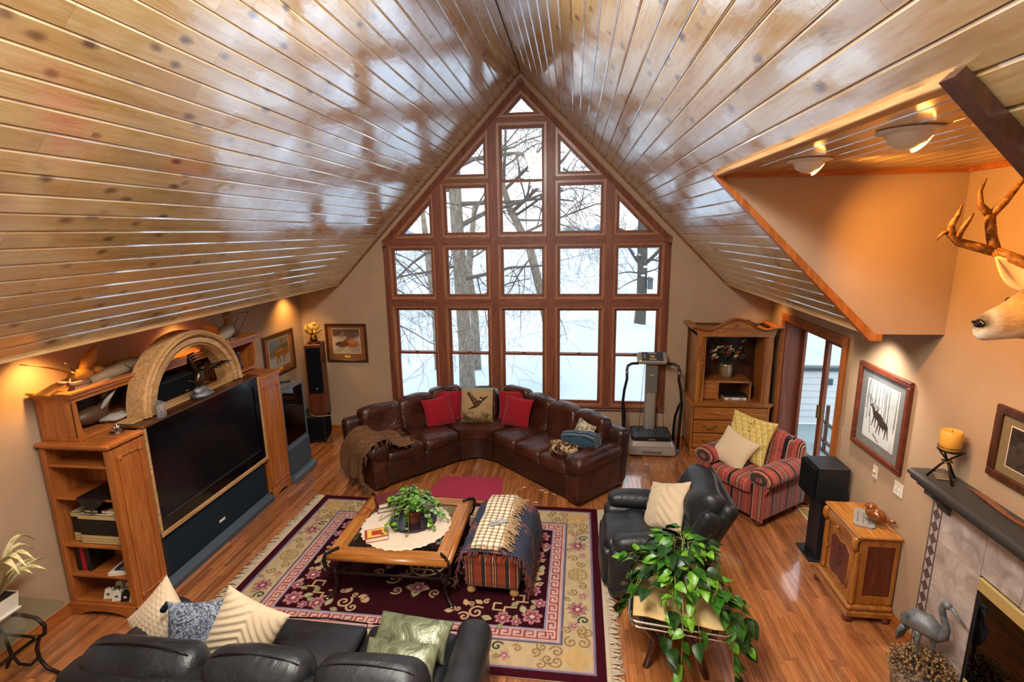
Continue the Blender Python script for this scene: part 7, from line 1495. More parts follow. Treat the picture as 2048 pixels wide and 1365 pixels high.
# ------------------------------------------------------------------ black leather sofa in the foreground
def black_sofa():
    x0, x1 = -2.23, 0.225; yf, yb = -4.76, -5.72
    r = thing('black_sofa', 'black leather three seat sofa seen from behind at the bottom edge', 'sofa', ((x0+x1)/2, (yf+yb)/2, 0)); f = LB(r)
    sm_ = dict(smooth=True)
    b = MB(); b.soft((x0+x1)/2, (yf+yb)/2, 0.19, x1-x0-0.06, yf-yb-0.06, 0.30, 0.03); f(b, 'base', 'black_leather_dark', **sm_)
    sw = (x1-x0-0.44)/3
    for i in range(3):
        c = x0+0.22+sw*(i+0.5); b = MB(); b.soft(c, -5.06, 0.41, sw-0.006, 0.64, 0.17, 0.055, (0, 0.015, 0.045), 8, 0.007, 8, seed=i); o = f(b, 'seat_cushion', 'black_leather', **sm_)
        h = sw/2-0.02; b = MB(); b.tube([(c-h, -4.745, 0.485), (c, -4.735, 0.495), (c+h, -4.745, 0.485), (c+h+0.012, -4.80, 0.488), (c+h+0.006, -5.3, 0.49)], 0.006, 6); f(b, 'piping', 'black_piping', o, **sm_)
    b = MB(); b.soft((x0+x1)/2, -5.60, 0.45, x1-x0-0.1, 0.20, 0.74, 0.06); f(b, 'back_shell', 'black_leather_dark', **sm_)
    for i in range(3):
        c = x0+0.22+sw*(i+0.5); b = MB(); b.soft(c+(-0.06 if i == 0 else 0), -5.50, 0.69, sw+(0.11 if i == 0 else 0.0)-0.012, 0.26, 0.43, 0.12, (0.0, 0.03, 0.03), 8, 0.007, 9, rot=R3(6, 0, 0), seed=10+i); o = f(b, 'back_cushion', 'black_leather', **sm_)
        b = MB(); h = sw/2-(0.02 if i == 0 else 0.07); xs = np.linspace(-h, h, 13); b.tube([(c+(-0.06 if i == 0 else 0)+q, -5.545, 0.912+0.026*(1-(q/h)**2)-0.02*(abs(q)/h)**6) for q in xs], 0.005, 6); f(b, 'seam', 'black_piping', o, **sm_)
    for sg, xx in ((-1, x0+0.11), (1, x1-0.11)):
        b = MB(); b.soft(xx, -5.20, 0.28, 0.21, 0.86, 0.46, 0.05, n=5); b.soft(xx+sg*0.01, -5.18, 0.545, 0.245, 0.86, 0.20, 0.095, (0, 0, 0.012), 7, 0.005, 7, seed=30+sg); f(b, 'arm', 'black_leather', **sm_)
    for xx in (x0+0.1, x1-0.1):
        for yy in (yf-0.08, yb+0.08): f(MB().lathe([(0.03, 0), (0.035, 0.05)], 10, (xx, yy, 0)), 'foot', 'dark_wood_Z', **sm_)
black_sofa()
def ridged(fr=55, amp=0.007, k=0.9):
    def fn(x, y): return amp*np.sin(fr*(np.abs(x)*k+y)+2*np.sin(x*9)+1.4*np.sin(y*11))
    return fn
def knit(x, y): return 0.010*np.abs(np.sin(x*78)*np.sin(y*92+1.2*np.floor(x*78/PI)))
def sofa_pillows():
    cushion('throw_cushion', 'chunky knitted cream cushion at the far left of the black sofa', 0.46, 0.44, 0.18, 'white_plush', (-2.04, -5.07, 0.64), 24, -12, -38, ridge=knit, n=64)
    r = cushion('throw_cushion', 'blue grey damask cushion with tassels between two cream ones', 0.44, 0.44, 0.16, 'blue_damask', (-1.68, -5.13, 0.66), 14, 26, -8, n=24)
    A = R3(0, 0, 26).to_4x4() @ R3(76, 0, 0).to_4x4() @ R3(0, 0, -8).to_4x4()
    for c in ((-0.215, 0.215), (-0.215, -0.215)):
        p = A @ Vector((c[0], c[1], 0)); b = MB(); b.lathe([(0, 0), (0.018, -0.01), (0.014, -0.025), (0.02, -0.04), (0.022, -0.075), (0, -0.075)], 10); b.xf(Matrix.Translation(p) @ R3(0, 35, 0).to_4x4()); b.build('tassel', 'navy_cloth', r, smooth=True)
    cushion('throw_cushion', 'cream plush cushion with wavy ridges standing on the black sofa', 0.47, 0.45, 0.18, 'white_plush', (-1.40, -5.10, 0.66), 20, 10, -27, ridge=ridged(105, 0.0055), n=96)
    # two green satin cushions lying on the right seat
    for (lab, p, w, h, t, rz, rx) in (('olive green satin cushion, the farther of two on the black sofa', (-0.29, -4.93, 0.575), 0.54, 0.27, 0.15, -6, 30), ('olive green satin cushion, the nearer of two on the black sofa', (-0.30, -5.16, 0.585), 0.50, 0.26, 0.16, -2, 30)):
        r = thing('satin_cushion', lab, 'cushion', p, math.radians(rz), 'green satin cushions'); b = MB(); b.pillow(w, h, t, None, 20, 0.06, 0.42, ridge=lambda x, y: 0.004*np.sin(x*40+np.sin(y*20)*2)); b.xf(R3(rx, 0, 0).to_4x4()); b.build('cover', 'green_satin_cloth', r, smooth=True)
sofa_pillows()
# ------------------------------------------------------------------ recliner
def recliner():
    # local: +X = towards its back, origin at the middle of its footprint
    r = thing('recliner_chair', 'black leather recliner facing the rug with its back tilted', 'recliner', (1.56, -3.30, 0)); sm_ = dict(smooth=True)
    b = MB(); b.soft(0.0, 0, 0.20, 0.90, 0.84, 0.32, 0.05); b.build('base', 'black_leather_dark', r, **sm_)
    b = MB(); b.soft(-0.44, 0, 0.23, 0.12, 0.60, 0.38, 0.055, (0.02, 0, 0), 6, 0.006, 8, seed=1); b.build('footrest', 'black_leather', r, **sm_)
    b = MB(); b.soft(-0.20, 0, 0.43, 0.56, 0.56, 0.17, 0.075, (0, 0, 0.03), 7, 0.008, 9, seed=2); b.build('seat_cushion', 'black_leather', r, **sm_)
    b = MB(); b.soft(-0.16, 0, 0.505, 0.18, 0.54, 0.06, 0.03, (0, 0, 0.02), 6, 0.006, 9, seed=22); b.build('seat_cushion', 'black_leather', r, **sm_)
    for sg in (-1, 1):
        b = MB(); b.soft(-0.02, sg*0.385, 0.29, 0.86, 0.19, 0.48, 0.08, n=5); b.build('arm', 'black_leather', r, **sm_)
        b = MB(); b.soft(-0.10, sg*0.385, 0.575, 0.60, 0.21, 0.15, 0.073, (0.02, 0, 0.015), 7, 0.007, 9, seed=3+sg); b.build('arm_pad', 'black_leather', r, **sm_)
    A = Matrix.Translation((0.20, 0, 0.42)) @ R3(0, 27, 0).to_4x4()
    b = MB(); b.soft(0.10, 0, 0.30, 0.15, 0.84, 0.72, 0.07, n=6); b.xf(A); b.build('back_shell', 'black_leather_dark', r, **sm_)
    b = MB(); b.soft(-0.01, 0, 0.16, 0.18, 0.58, 0.36, 0.085, (0.04, 0, 0.0), 7, 0.010, 10, seed=8); b.xf(A); b.build('lumbar_cushion', 'black_leather', r, **sm_)
    b = MB(); b.soft(-0.02, 0, 0.47, 0.21, 0.74, 0.40, 0.10, (0.04, 0, 0.03), 8, 0.012, 11, seed=9); b.xf(A); b.build('head_cushion', 'black_leather', r, **sm_)
    for sg in (-1, 1):
        b = MB(); b.soft(0.0, sg*0.375, 0.26, 0.20, 0.13, 0.54, 0.06, n=6); b.xf(A); b.build('back_wing', 'black_leather', r, **sm_)
    for z in (0.36, 0.55):
        b = MB(); ys = np.linspace(-0.33, 0.33, 9); b.tube([(-0.125-0.012*math.cos(q*4), q, z) for q in ys], 0.004, 5); b.xf(A); b.build('seam', 'black_piping', r, **sm_)
    cushion('throw_cushion', 'pale silky cushion with wavy ridges leaning on the black recliner', 0.50, 0.48, 0.19, 'white_plush', (1.66, -3.28, 0.72), 34, -68, 28, ridge=ridged(58, 0.0055), n=64)
recliner()
# ------------------------------------------------------------------ plaid armchair
def armchair():
    # local: front faces -Y
    r = thing('plaid_armchair', 'red plaid armchair with rolled arms beside the garden door', 'armchair', (2.91, -1.83, 0), math.radians(-53)); sm_ = dict(smooth=True)
    b = MB(); b.soft(0, 0.02, 0.225, 0.80, 0.78, 0.30, 0.03); b.build('base', 'red_plaid_X', r, **sm_)
    b = MB(); b.soft(0, -0.10, 0.43, 0.56, 0.66, 0.15, 0.05, (0, 0.01, 0.03), 7); b.build('seat_cushion', 'red_plaid_X', r, **sm_)
    for sg in (-1, 1):
        b = MB(); b.soft(sg*0.365, -0.0, 0.33, 0.17, 0.78, 0.46, 0.04, n=5); b.build('arm', 'red_plaid_Y', r, **sm_)
        b = MB(); P = []
        for i, yv in enumerate((-0.42, -0.415, -0.39, -0.2, 0.0, 0.2, 0.34)):
            k = (0.3, 0.75, 1.0, 1.0, 1.0, 0.97, 0.9)[i]; P.append([(sg*0.375+0.145*k*math.cos(a), yv, 0.575+0.105*k*math.sin(a)) for a in np.linspace(0, 2*PI, 21)[:-1]])
        b.grid(np.array(P), cv=True); b.add(P[-1], [tuple(range(20))]); b.build('arm_roll', 'red_plaid_Y', r, **sm_); b = MB(); b.add([(q[0], q[1]-0.001, q[2]) for q in P[1]], [tuple(range(20))]); b.build('arm_cap', 'red_plaid_X', r)
        b = MB(); b.prism([(sg*0.29, 0.08), (sg*0.44, 0.08), (sg*0.44, 0.40), (sg*0.485, 0.50), (sg*0.29, 0.50)], 'Y', -0.40, -0.385); b.build('arm_front', 'red_plaid_X', r)
    b = MB(); b.soft(0, 0.30, 0.53, 0.82, 0.18, 0.66, 0.08, (0, 0, 0.03), 6, rot=R3(-10, 0, 0)); b.build('back_shell', 'red_plaid_X', r, **sm_)
    b = MB(); b.soft(0, 0.20, 0.69, 0.64, 0.20, 0.46, 0.09, (0, -0.04, 0.035), 7, rot=R3(-12, 0, 0)); b.build('back_cushion', 'red_plaid_X', r, **sm_)
    for (x, y) in ((-0.36, -0.34), (0.36, -0.34)): MB().lathe([(0.02, 0), (0.035, 0.012), (0.042, 0.035), (0.03, 0.06), (0.036, 0.085)], 14, (x, y, 0)).build('bun_foot', 'cherry_Z', r, smooth=True)
    for (x, y) in ((-0.35, 0.36), (0.35, 0.36)): MB().box(x-0.025, x+0.025, y-0.025, y+0.025, 0, 0.085, 0.003).build('rear_foot', 'dark_wood_Z', r)
    A = Matrix.Translation((2.91, -1.83, 0)) @ R3(0, 0, -53).to_4x4()
    p = A @ Vector((-0.09, 0.02, 0.80)); q = cushion('shirt_cushion', 'yellow plaid cushion made from a buttoned shirt on the armchair', 0.52, 0.56, 0.15, 'yellow_plaid', p, 20, -37, -7, n=20)
    B = R3(0, 0, -37).to_4x4() @ R3(70, 0, 0).to_4x4() @ R3(0, 0, -7).to_4x4()
    b = MB(); b.box(-0.022, 0.022, -0.24, 0.24, 0.066, 0.078, 0.003); b.xf(B); b.build('button_placket', 'yellow_plaid', q)
    for k in range(5): b = MB(); b.lathe([(0.008, 0), (0.007, 0.004), (0, 0.004)], 10, (0, -0.18+0.09*k, 0.078)); b.xf(B); b.build('button', 'twig', q)
    for sx in (-1, 1): b = MB(); b.box(sx*0.12-0.05, sx*0.12+0.05, -0.02, 0.07, 0.052, 0.062, 0.003); b.xf(B); b.build('pocket', 'yellow_plaid', q)
    p = A @ Vector((-0.13, -0.19, 0.69)); cushion('throw_cushion', 'plain cream square cushion in front of the yellow one on the armchair', 0.42, 0.42, 0.13, 'cream_fabric', p, 30, -37, -20, piping='cream_fabric')
armchair()
# ------------------------------------------------------------------ vibration exercise machine
def machine():
    r = thing('vibration_machine', 'silver vibration exercise machine with console and black rails by the window', 'exercise machine', (1.935, -0.33, 0)); sm_ = dict(smooth=True)
    def rr(hx, hy, rad, z, n=6, yo=0):
        out = []
        for (sx, sy, a0) in ((1, 1, 0), (-1, 1, PI/2), (-1, -1, PI), (1, -1, 1.5*PI)):
            for i in range(n+1): a = a0+PI/2*i/n; out.append((sx*(hx-rad)+rad*math.cos(a), yo+sy*(hy-rad)+rad*math.sin(a), z))
        return out
    def loft(secs): 
        b = MB(); P = [rr(*s) for s in secs]; b.grid(np.array(P), cv=True); k = len(P[0]); b.add(P[0], [tuple(range(k))]); b.add(P[-1], [tuple(range(k))]); return b
    loft([(0.345, 0.285, 0.06, 0.03), (0.35, 0.29, 0.06, 0.06), (0.335, 0.275, 0.06, 0.145)]).build('lower_base', 'machine_silver', r, smooth=True, auto=40)
    loft([(0.31, 0.25, 0.05, 0.02), (0.31, 0.25, 0.05, 0.03)]).build('skid', 'black_plastic', r)
    loft([(0.325, 0.265, 0.06, 0.145), (0.325, 0.268, 0.06, 0.155)]).build('gold_line', 'machine_gold', r, smooth=True, auto=40)
    loft([(0.325, 0.265, 0.06, 0.155), (0.30, 0.24, 0.06, 0.225)]).build('upper_base', 'machine_silver', r, smooth=True, auto=40)
    loft([(0.285, 0.225, 0.05, 0.225), (0.295, 0.235, 0.05, 0.25), (0.285, 0.225, 0.05, 0.285)]).build('platform', 'black_plastic', r, smooth=True, auto=40)
    MB().box(-0.14, 0.14, -0.292, -0.286, 0.05, 0.095, 0.002).build('label', 'machine_grey', r); MB().box(-0.05, 0.05, -0.238, -0.233, 0.245, 0.26, 0.002).build('badge', 'silver', r)
    b = MB()
    for i in range(14):
        for j in range(10):
            x, y = -0.235+0.036*i, -0.17+0.037*j; b.lathe([(0.011, 0.0), (0.008, 0.004), (0, 0.005)], 6, (x, y, 0.285))
    o = b.build('tread_studs', 'rack_grey', r); o['kind'] = 'stuff'
    b = MB(); b.soft(0.005, 0.17, 0.80, 0.17, 0.13, 1.16, 0.05, n=5); b.build('column', 'machine_silver', r, **sm_)
    b = MB(); b.box(-0.081, 0.091, 0.103, 0.107, 0.86, 1.34, 0.002); b.build('column_face', 'machine_grey', r)
    b = MB(); b.lathe([(0.038, 0), (0.036, 0.004), (0, 0.005)], 24); b.xf(Matrix.Translation((0.01, 0.103, 1.14)) @ R3(90, 0, 0).to_4x4() @ Matrix.Diagonal((1, 0.62, 1, 1))); b.build('logo', 'logo_green', r)
    b = MB()
    for (x0, z0, x1, z1) in ((-0.015, 1.128, -0.008, 1.152), (-0.008, 1.152, 0.0, 1.128), (0.0, 1.128, 0.008, 1.152), (0.008, 1.152, 0.016, 1.128), (0.02, 1.128, 0.028, 1.152), (0.028, 1.152, 0.036, 1.128)): b.tube([(x0, 0.0975, z0), (x1, 0.0975, z1)], 0.002, 4)
    b.build('logo_letters', 'label_print', r)
    A = Matrix.Translation((0.0, 0.10, 1.405)) @ R3(-52, 0, 0).to_4x4()
    b = MB(); b.soft(0, 0, 0, 0.44, 0.09, 0.20, 0.042, n=5); b.xf(Matrix.Translation((0, 0.10, 1.40)) @ R3(-48, 0, 0).to_4x4()); b.build('console', 'machine_silver', r, **sm_)
    K = Matrix.Translation((0, 0.10, 1.40)) @ R3(-48, 0, 0).to_4x4()
    b = MB(); b.box(-0.155, 0.155, -0.050, -0.043, -0.078, 0.078, 0.003); b.xf(K); b.build('display_panel', 'display_grey', r)
    b = MB(); b.box(-0.035, 0.035, -0.053, -0.049, -0.02, 0.022, 0.001); b.xf(K); b.build('readout', 'display_led', r)
    for (x0, x1, z0) in ((-0.06, 0.06, 0.055), (-0.05, 0.05, -0.045), (-0.13, -0.095, 0.03), (-0.13, -0.095, 0.005), (-0.13, -0.095, -0.02), (0.02, 0.05, -0.062), (-0.03, 0.0, -0.062)):
        b = MB(); b.box(x0, x1, -0.052, -0.049, z0-0.003, z0+0.003); b.xf(K); b.build('button', 'label_print', r)
    for sg in (-1, 1):
        b = MB(); b.tube([(sg*0.20, 0.06, 1.33), (sg*0.30, 0.02, 1.335), (sg*0.36, -0.02, 1.31), (sg*0.375, -0.04, 1.25), (sg*0.37, -0.05, 1.12), (sg*0.405, -0.06, 0.95), (sg*0.425, -0.07, 0.75), (sg*0.41, -0.08, 0.45), (sg*0.40, -0.08, 0.06)], 0.021, 10); b.build('hand_rail', 'black_plastic', r, **sm_)
        b = MB(); b.tube([(sg*0.425, -0.06, 0.80), (sg*0.40, 0.02, 0.68), (sg*0.375, 0.10, 0.50), (sg*0.37, 0.15, 0.30), (sg*0.37, 0.16, 0.06)], 0.019, 10); b.build('rear_rail', 'black_plastic', r, **sm_)
        b = MB(); b.tube([(sg*0.3725, -0.045, 1.24), (sg*0.371, -0.05, 1.19)], 0.023, 10); b.build('clamp', 'steel', r, **sm_)
        b = MB(); b.box(sg*0.34, sg*0.42, -0.12, 0.18, 0.0, 0.06, 0.008); b.build('rail_foot', 'machine_grey', r)
        b = MB(); b.tube([(sg*0.10, 0.12, 1.34), (sg*0.13, 0.06, 1.0), (sg*0.165, -0.06, 0.55), (sg*0.19, -0.12, 0.29)], 0.004, 5); b.build('pull_cord', 'bell_black', r, **sm_)
machine()
# ------------------------------------------------------------------ armoire
def armoire():
    x0, x1 = 2.47, 3.535; yf, yb = -0.55, -0.02; zw = 0.815
    r = thing('oak_armoire', 'carved honey oak armoire with folded open doors in the far right corner', 'armoire', ((x0+x1)/2, -0.28, 0)); f = LB(r)
    b = MB(); b.box(x0, x0+0.03, yf, yb, 0.10, zw, 0.004); f(b, 'lower_side', 'armoire_oak_Z'); f(MB().box(x1-0.03, x1, yf, yb, 0.10, zw, 0.004), 'lower_side', 'armoire_oak_Z')
    f(MB().box(x0, x1, yb-0.02, yb, 0.10, 1.9), 'rear_panel', 'dark_wood_Z'); f(MB().box(x0+0.03, x1-0.03, yf+0.02, yb-0.02, 0.10, 0.13), 'bottom_board', 'armoire_oak_X')
    b = MB(); b.box(x0-0.03, x1+0.03, yf-0.03, yb, zw-0.01, zw+0.022, 0.008); b.box(x0-0.015, x1+0.015, yf-0.015, yb, zw-0.035, zw-0.01, 0.006); f(b, 'waist_moulding', 'armoire_oak_X')
    f(MB().box(x0+0.03, x0+0.065, yf, yb-0.02, zw+0.02, 1.88, 0.003), 'upper_side', 'armoire_oak_Z'); f(MB().box(x1-0.065, x1-0.03, yf, yb-0.02, zw+0.02, 1.88, 0.003), 'upper_side', 'armoire_oak_Z')
    for (a, c) in ((x0+0.03, x0+0.095), (x1-0.095, x1-0.03)):
        s_ = f(MB().box(a, c, yf-0.012, yf+0.01, zw+0.02, 1.86, 0.003), 'front_stile', 'armoire_oak_Z'); b = MB()
        for z in (1.52, 1.58, 1.64): b.blob(((a+c)/2, yf-0.014, z), (0.014, 0.008, 0.03), 8, 5)
        f(b, 'carving', 'armoire_oak_Z', s_, smooth=True)
    f(MB().box(x0+0.03, x1-0.03, yf, yb, 1.80, 1.83), 'upper_board', 'dark_wood_X')
    # bonnet with a double curved top edge
    def top(x):
        t = (x-x0)/(x1-x0); s_ = abs(2*t-1); return 1.905+0.155*(0.5+0.5*math.cos(PI*min(1, s_/0.72)))+(0.03*(s_-0.72)/0.28 if s_ > 0.72 else 0)
    n = 28; xs = [x0+(x1-x0)*i/n for i in range(n+1)]
    b = MB(); b.prism([(x0+0.03, 1.80), (x1-0.03, 1.80)]+[(x, top(x)-0.03) for x in reversed(xs)], 'Y', yf-0.015, yf+0.012); fr = f(b, 'bonnet', 'armoire_oak_X')
    b = MB(); P = []
    for x in [x0-0.07]+xs+[x1+0.07]: z = top(min(max(x, x0), x1)); P.append([(x, yf+0.012, z-0.035), (x, yf-0.03, z-0.03), (x, yf-0.06, z-0.008), (x, yf-0.065, z+0.008), (x, yf+0.012, z+0.008)])
    b.grid(np.array(P), cv=True); b.add(P[0], [(0, 1, 2, 3, 4)]); b.add(P[-1], [(0, 1, 2, 3, 4)]); f(b, 'crown', 'armoire_oak_X', smooth=True, auto=40)
    for (xa, xb) in ((x0-0.07, x0+0.03), (x1-0.03, x1+0.07)): 
        b = MB(); z = top(x0 if xa < x0 else x1); b.prism([(xa, z+0.008), (xb, z+0.008), (xb, z-0.05), (xa+0.07 if xa < x0 else xb-0.07, z-0.05)], 'Y', yf+0.01, yb) if False else b.box(xa, xb, yf+0.012, yb, z-0.03, z+0.008, 0.006); f(b, 'crown', 'armoire_oak_Y')
    f(MB().box(x0+0.03, x1-0.03, yf+0.012, yb, 1.86, 1.88), 'roof_board', 'armoire_oak_X')
    b = MB(); xc = (x0+x1)/2
    for k in range(11):
        o_ = (k-5)*0.052; b.blob((xc+o_, yf-0.018, 1.915-0.0042*(k-5)**2+0.015), (0.030, 0.008, 0.013), 8, 5, R3(0, (k-5)*9, 0))
    for k in range(5): a = 2*PI*k/5; b.blob((xc+0.022*math.cos(a), yf-0.022, 1.945+0.022*math.sin(a)), (0.016, 0.008, 0.016), 8, 5)
    f(b, 'carved_garland', 'armoire_oak_X', fr, smooth=True)
    # folded open doors along the sides
    for (xa, sg) in ((x0+0.098, 1), (x1-0.098, -1)):
        for k in range(2):
            b = MB(); b.box(xa+sg*0.024*k, xa+sg*(0.024*k+0.020), yf-0.02-0.06*0, yf+0.36, zw+0.03, 1.79, 0.004); d = f(b, 'door', 'armoire_oak_Z')
        b = MB(); b.blob((xa-sg*0.002, yf-0.03, 1.42), (0.008, 0.010, 0.014), 8, 5); f(b, 'door_catch', 'silver', d, smooth=True)
    # inner letter box with small drawer
    yi = yf+0.10
    f(MB().box(x0+0.15, x1-0.24, yi, yb-0.03, 1.105, 1.13, 0.003), 'inner_shelf', 'armoire_oak_X'); f(MB().box(x1-0.262, x1-0.24, yi, yb-0.03, zw+0.03, 1.105, 0.002), 'inner_side', 'armoire_oak_Z'); f(MB().box(x0+0.36, x0+0.382, yi, yb-0.03, zw+0.03, 1.105, 0.002), 'inner_side', 'armoire_oak_Z')
    d = f(MB().box(x0+0.155, x0+0.358, yi-0.004, yb-0.05, zw+0.05, 1.10, 0.003), 'small_drawer', 'armoire_oak_X'); b = MB(); b.blob((x0+0.255, yi-0.012, 1.06), 0.010, 8, 5); f(b, 'knob', 'silver', d, smooth=True)
    f(MB().box(x0+0.095, x1-0.095, yf, yb-0.02, zw+0.022, zw+0.034, 0.003), 'deck_board', 'armoire_oak_X')
    # drawers
    for k, (z0, z1) in enumerate(((0.585, 0.765), (0.385, 0.57), (0.15, 0.37))):
        d = f(MB().box(x0+0.035, x1-0.035, yf-0.018, yf+0.02, z0, z1, 0.008), 'drawer', 'armoire_oak_X')
        if k == 0:
            b = MB()
            for q in range(9): b.blob((xc+(q-4)*0.05, yf-0.02, (z0+z1)/2+0.012*math.cos(q*1.4)), (0.028, 0.008, 0.014), 8, 5, R3(0, (q-4)*12, 0))
            f(b, 'carved_garland', 'armoire_oak_X', d, smooth=True)
        else:
            for xx in (x0+0.26, x1-0.26):
                b = MB(); zc = (z0+z1)/2; b.tube([(xx-0.075, yf-0.022, zc+0.012), (xx-0.05, yf-0.04, zc-0.012), (xx, yf-0.045, zc-0.02), (xx+0.05, yf-0.04, zc-0.012), (xx+0.075, yf-0.022, zc+0.012)], [0.009, 0.006, 0.007, 0.006, 0.009], 7); b.blob((xx-0.08, yf-0.02, zc+0.012), (0.02, 0.005, 0.012), 8, 5); b.blob((xx+0.08, yf-0.02, zc+0.012), (0.02, 0.005, 0.012), 8, 5); f(b, 'pull_handle', 'old_brass', d, smooth=True)
    b = MB(); pts = [(x0, 0.0), (x0, 0.13), (x1, 0.13), (x1, 0.0), (x1-0.1, 0.0), (x1-0.16, 0.06)]+[(xc, 0.085)]+[(x0+0.16, 0.06), (x0+0.1, 0.0)]; b.prism(pts, 'Y', yf-0.022, yf+0.01); b.box(x0, x0+0.03, yf, yb, 0, 0.13); b.box(x1-0.03, x1, yf, yb, 0, 0.13); f(b, 'plinth', 'armoire_oak_X')
    # vase of dried flowers, books
    zv = 1.13
    v = thing('flower_vase', 'hammered metal vase holding dried cream and rust flowers in the armoire', 'vase', (2.985, -0.26, zv)); g = np.random.default_rng(8)
    MB().lathe([(0.055, 0), (0.075, 0.01), (0.09, 0.07), (0.095, 0.14), (0.085, 0.19), (0.09, 0.215), (0.08, 0.215), (0, 0.20)], 24).build('vase', 'vase_metal', v, smooth=True)
    stems = MB()
    for i in range(64):
        a = g.uniform(0, 2*PI); el = g.uniform(0.1, 1.4); L = g.uniform(0.16, 0.38); e = Vector((math.cos(a)*math.cos(el)*L*1.1, math.sin(a)*math.cos(el)*L*0.45, 0.25+math.sin(el)*L*0.95)); stems.tube([(0, 0, 0.2), tuple(e*0.5+Vector((0, 0, 0.12))), tuple(e)], [0.003, 0.0025, 0.002], 4)
        b = MB(); k = g.uniform(0, 1); m = 'bloom_cream' if k < 0.36 else ('bloom_rust' if k < 0.62 else 'bloom_leaf'); s_ = g.uniform(0.016, 0.030)
        for q in range(5): t = 2*PI*q/5; b.blob((e.x+s_*0.8*math.cos(t), e.y+s_*0.5*math.sin(t), e.z+s_*0.6*math.sin(t+1)), (s_*0.75, s_*0.5, s_*0.6), 6, 4)
        b.blob(tuple(e), s_*0.6, 6, 4); b.build('bloom', m, v, smooth=True)
    stems.build('stems', 'bloom_leaf', v)
    for k, (z, w, lab, m) in enumerate(((0.0, 0.30, 'white spined book at the bottom of the pair in the armoire', 'paper'), (0.032, 0.32, 'dark book on top of the white one in the armoire', 'book_black'))):
        q = thing('book', lab, 'book', (3.10, yi+0.11, zw+0.034+z)); MB().box(-w/2, w/2, -0.09, 0.09, 0, 0.03, 0.002).build('cover', m, q); MB().box(-w/2+0.004, w/2+0.001, -0.086, 0.091, 0.004, 0.026).build('pages', 'paper', q)
        if k == 0:
            for o_ in (-0.09, -0.06, 0.06, 0.09): MB().box(o_-0.008, o_+0.008, -0.0915, -0.089, 0.006, 0.024).build('spine_label', 'book_red', q)
    q = thing('picture_frame_stick', 'flat wooden sticks lying on top of the armoire', 'sticks', (3.30, -0.25, 1.88)); MB().box(-0.012, 0.012, -0.22, 0.2, 0.06, 0.08, 0.002).build('stick', 'dark_wood_Y', q); MB().box(-0.10, -0.05, -0.20, 0.0, 0.0, 0.06, 0.004).build('block', 'bloom_leaf', q); MB().box(-0.05, 0.05, -0.1, 0.1, 0.0, 0.06, 0.004).build('block', 'dark_wood_Y', q)
armoire()
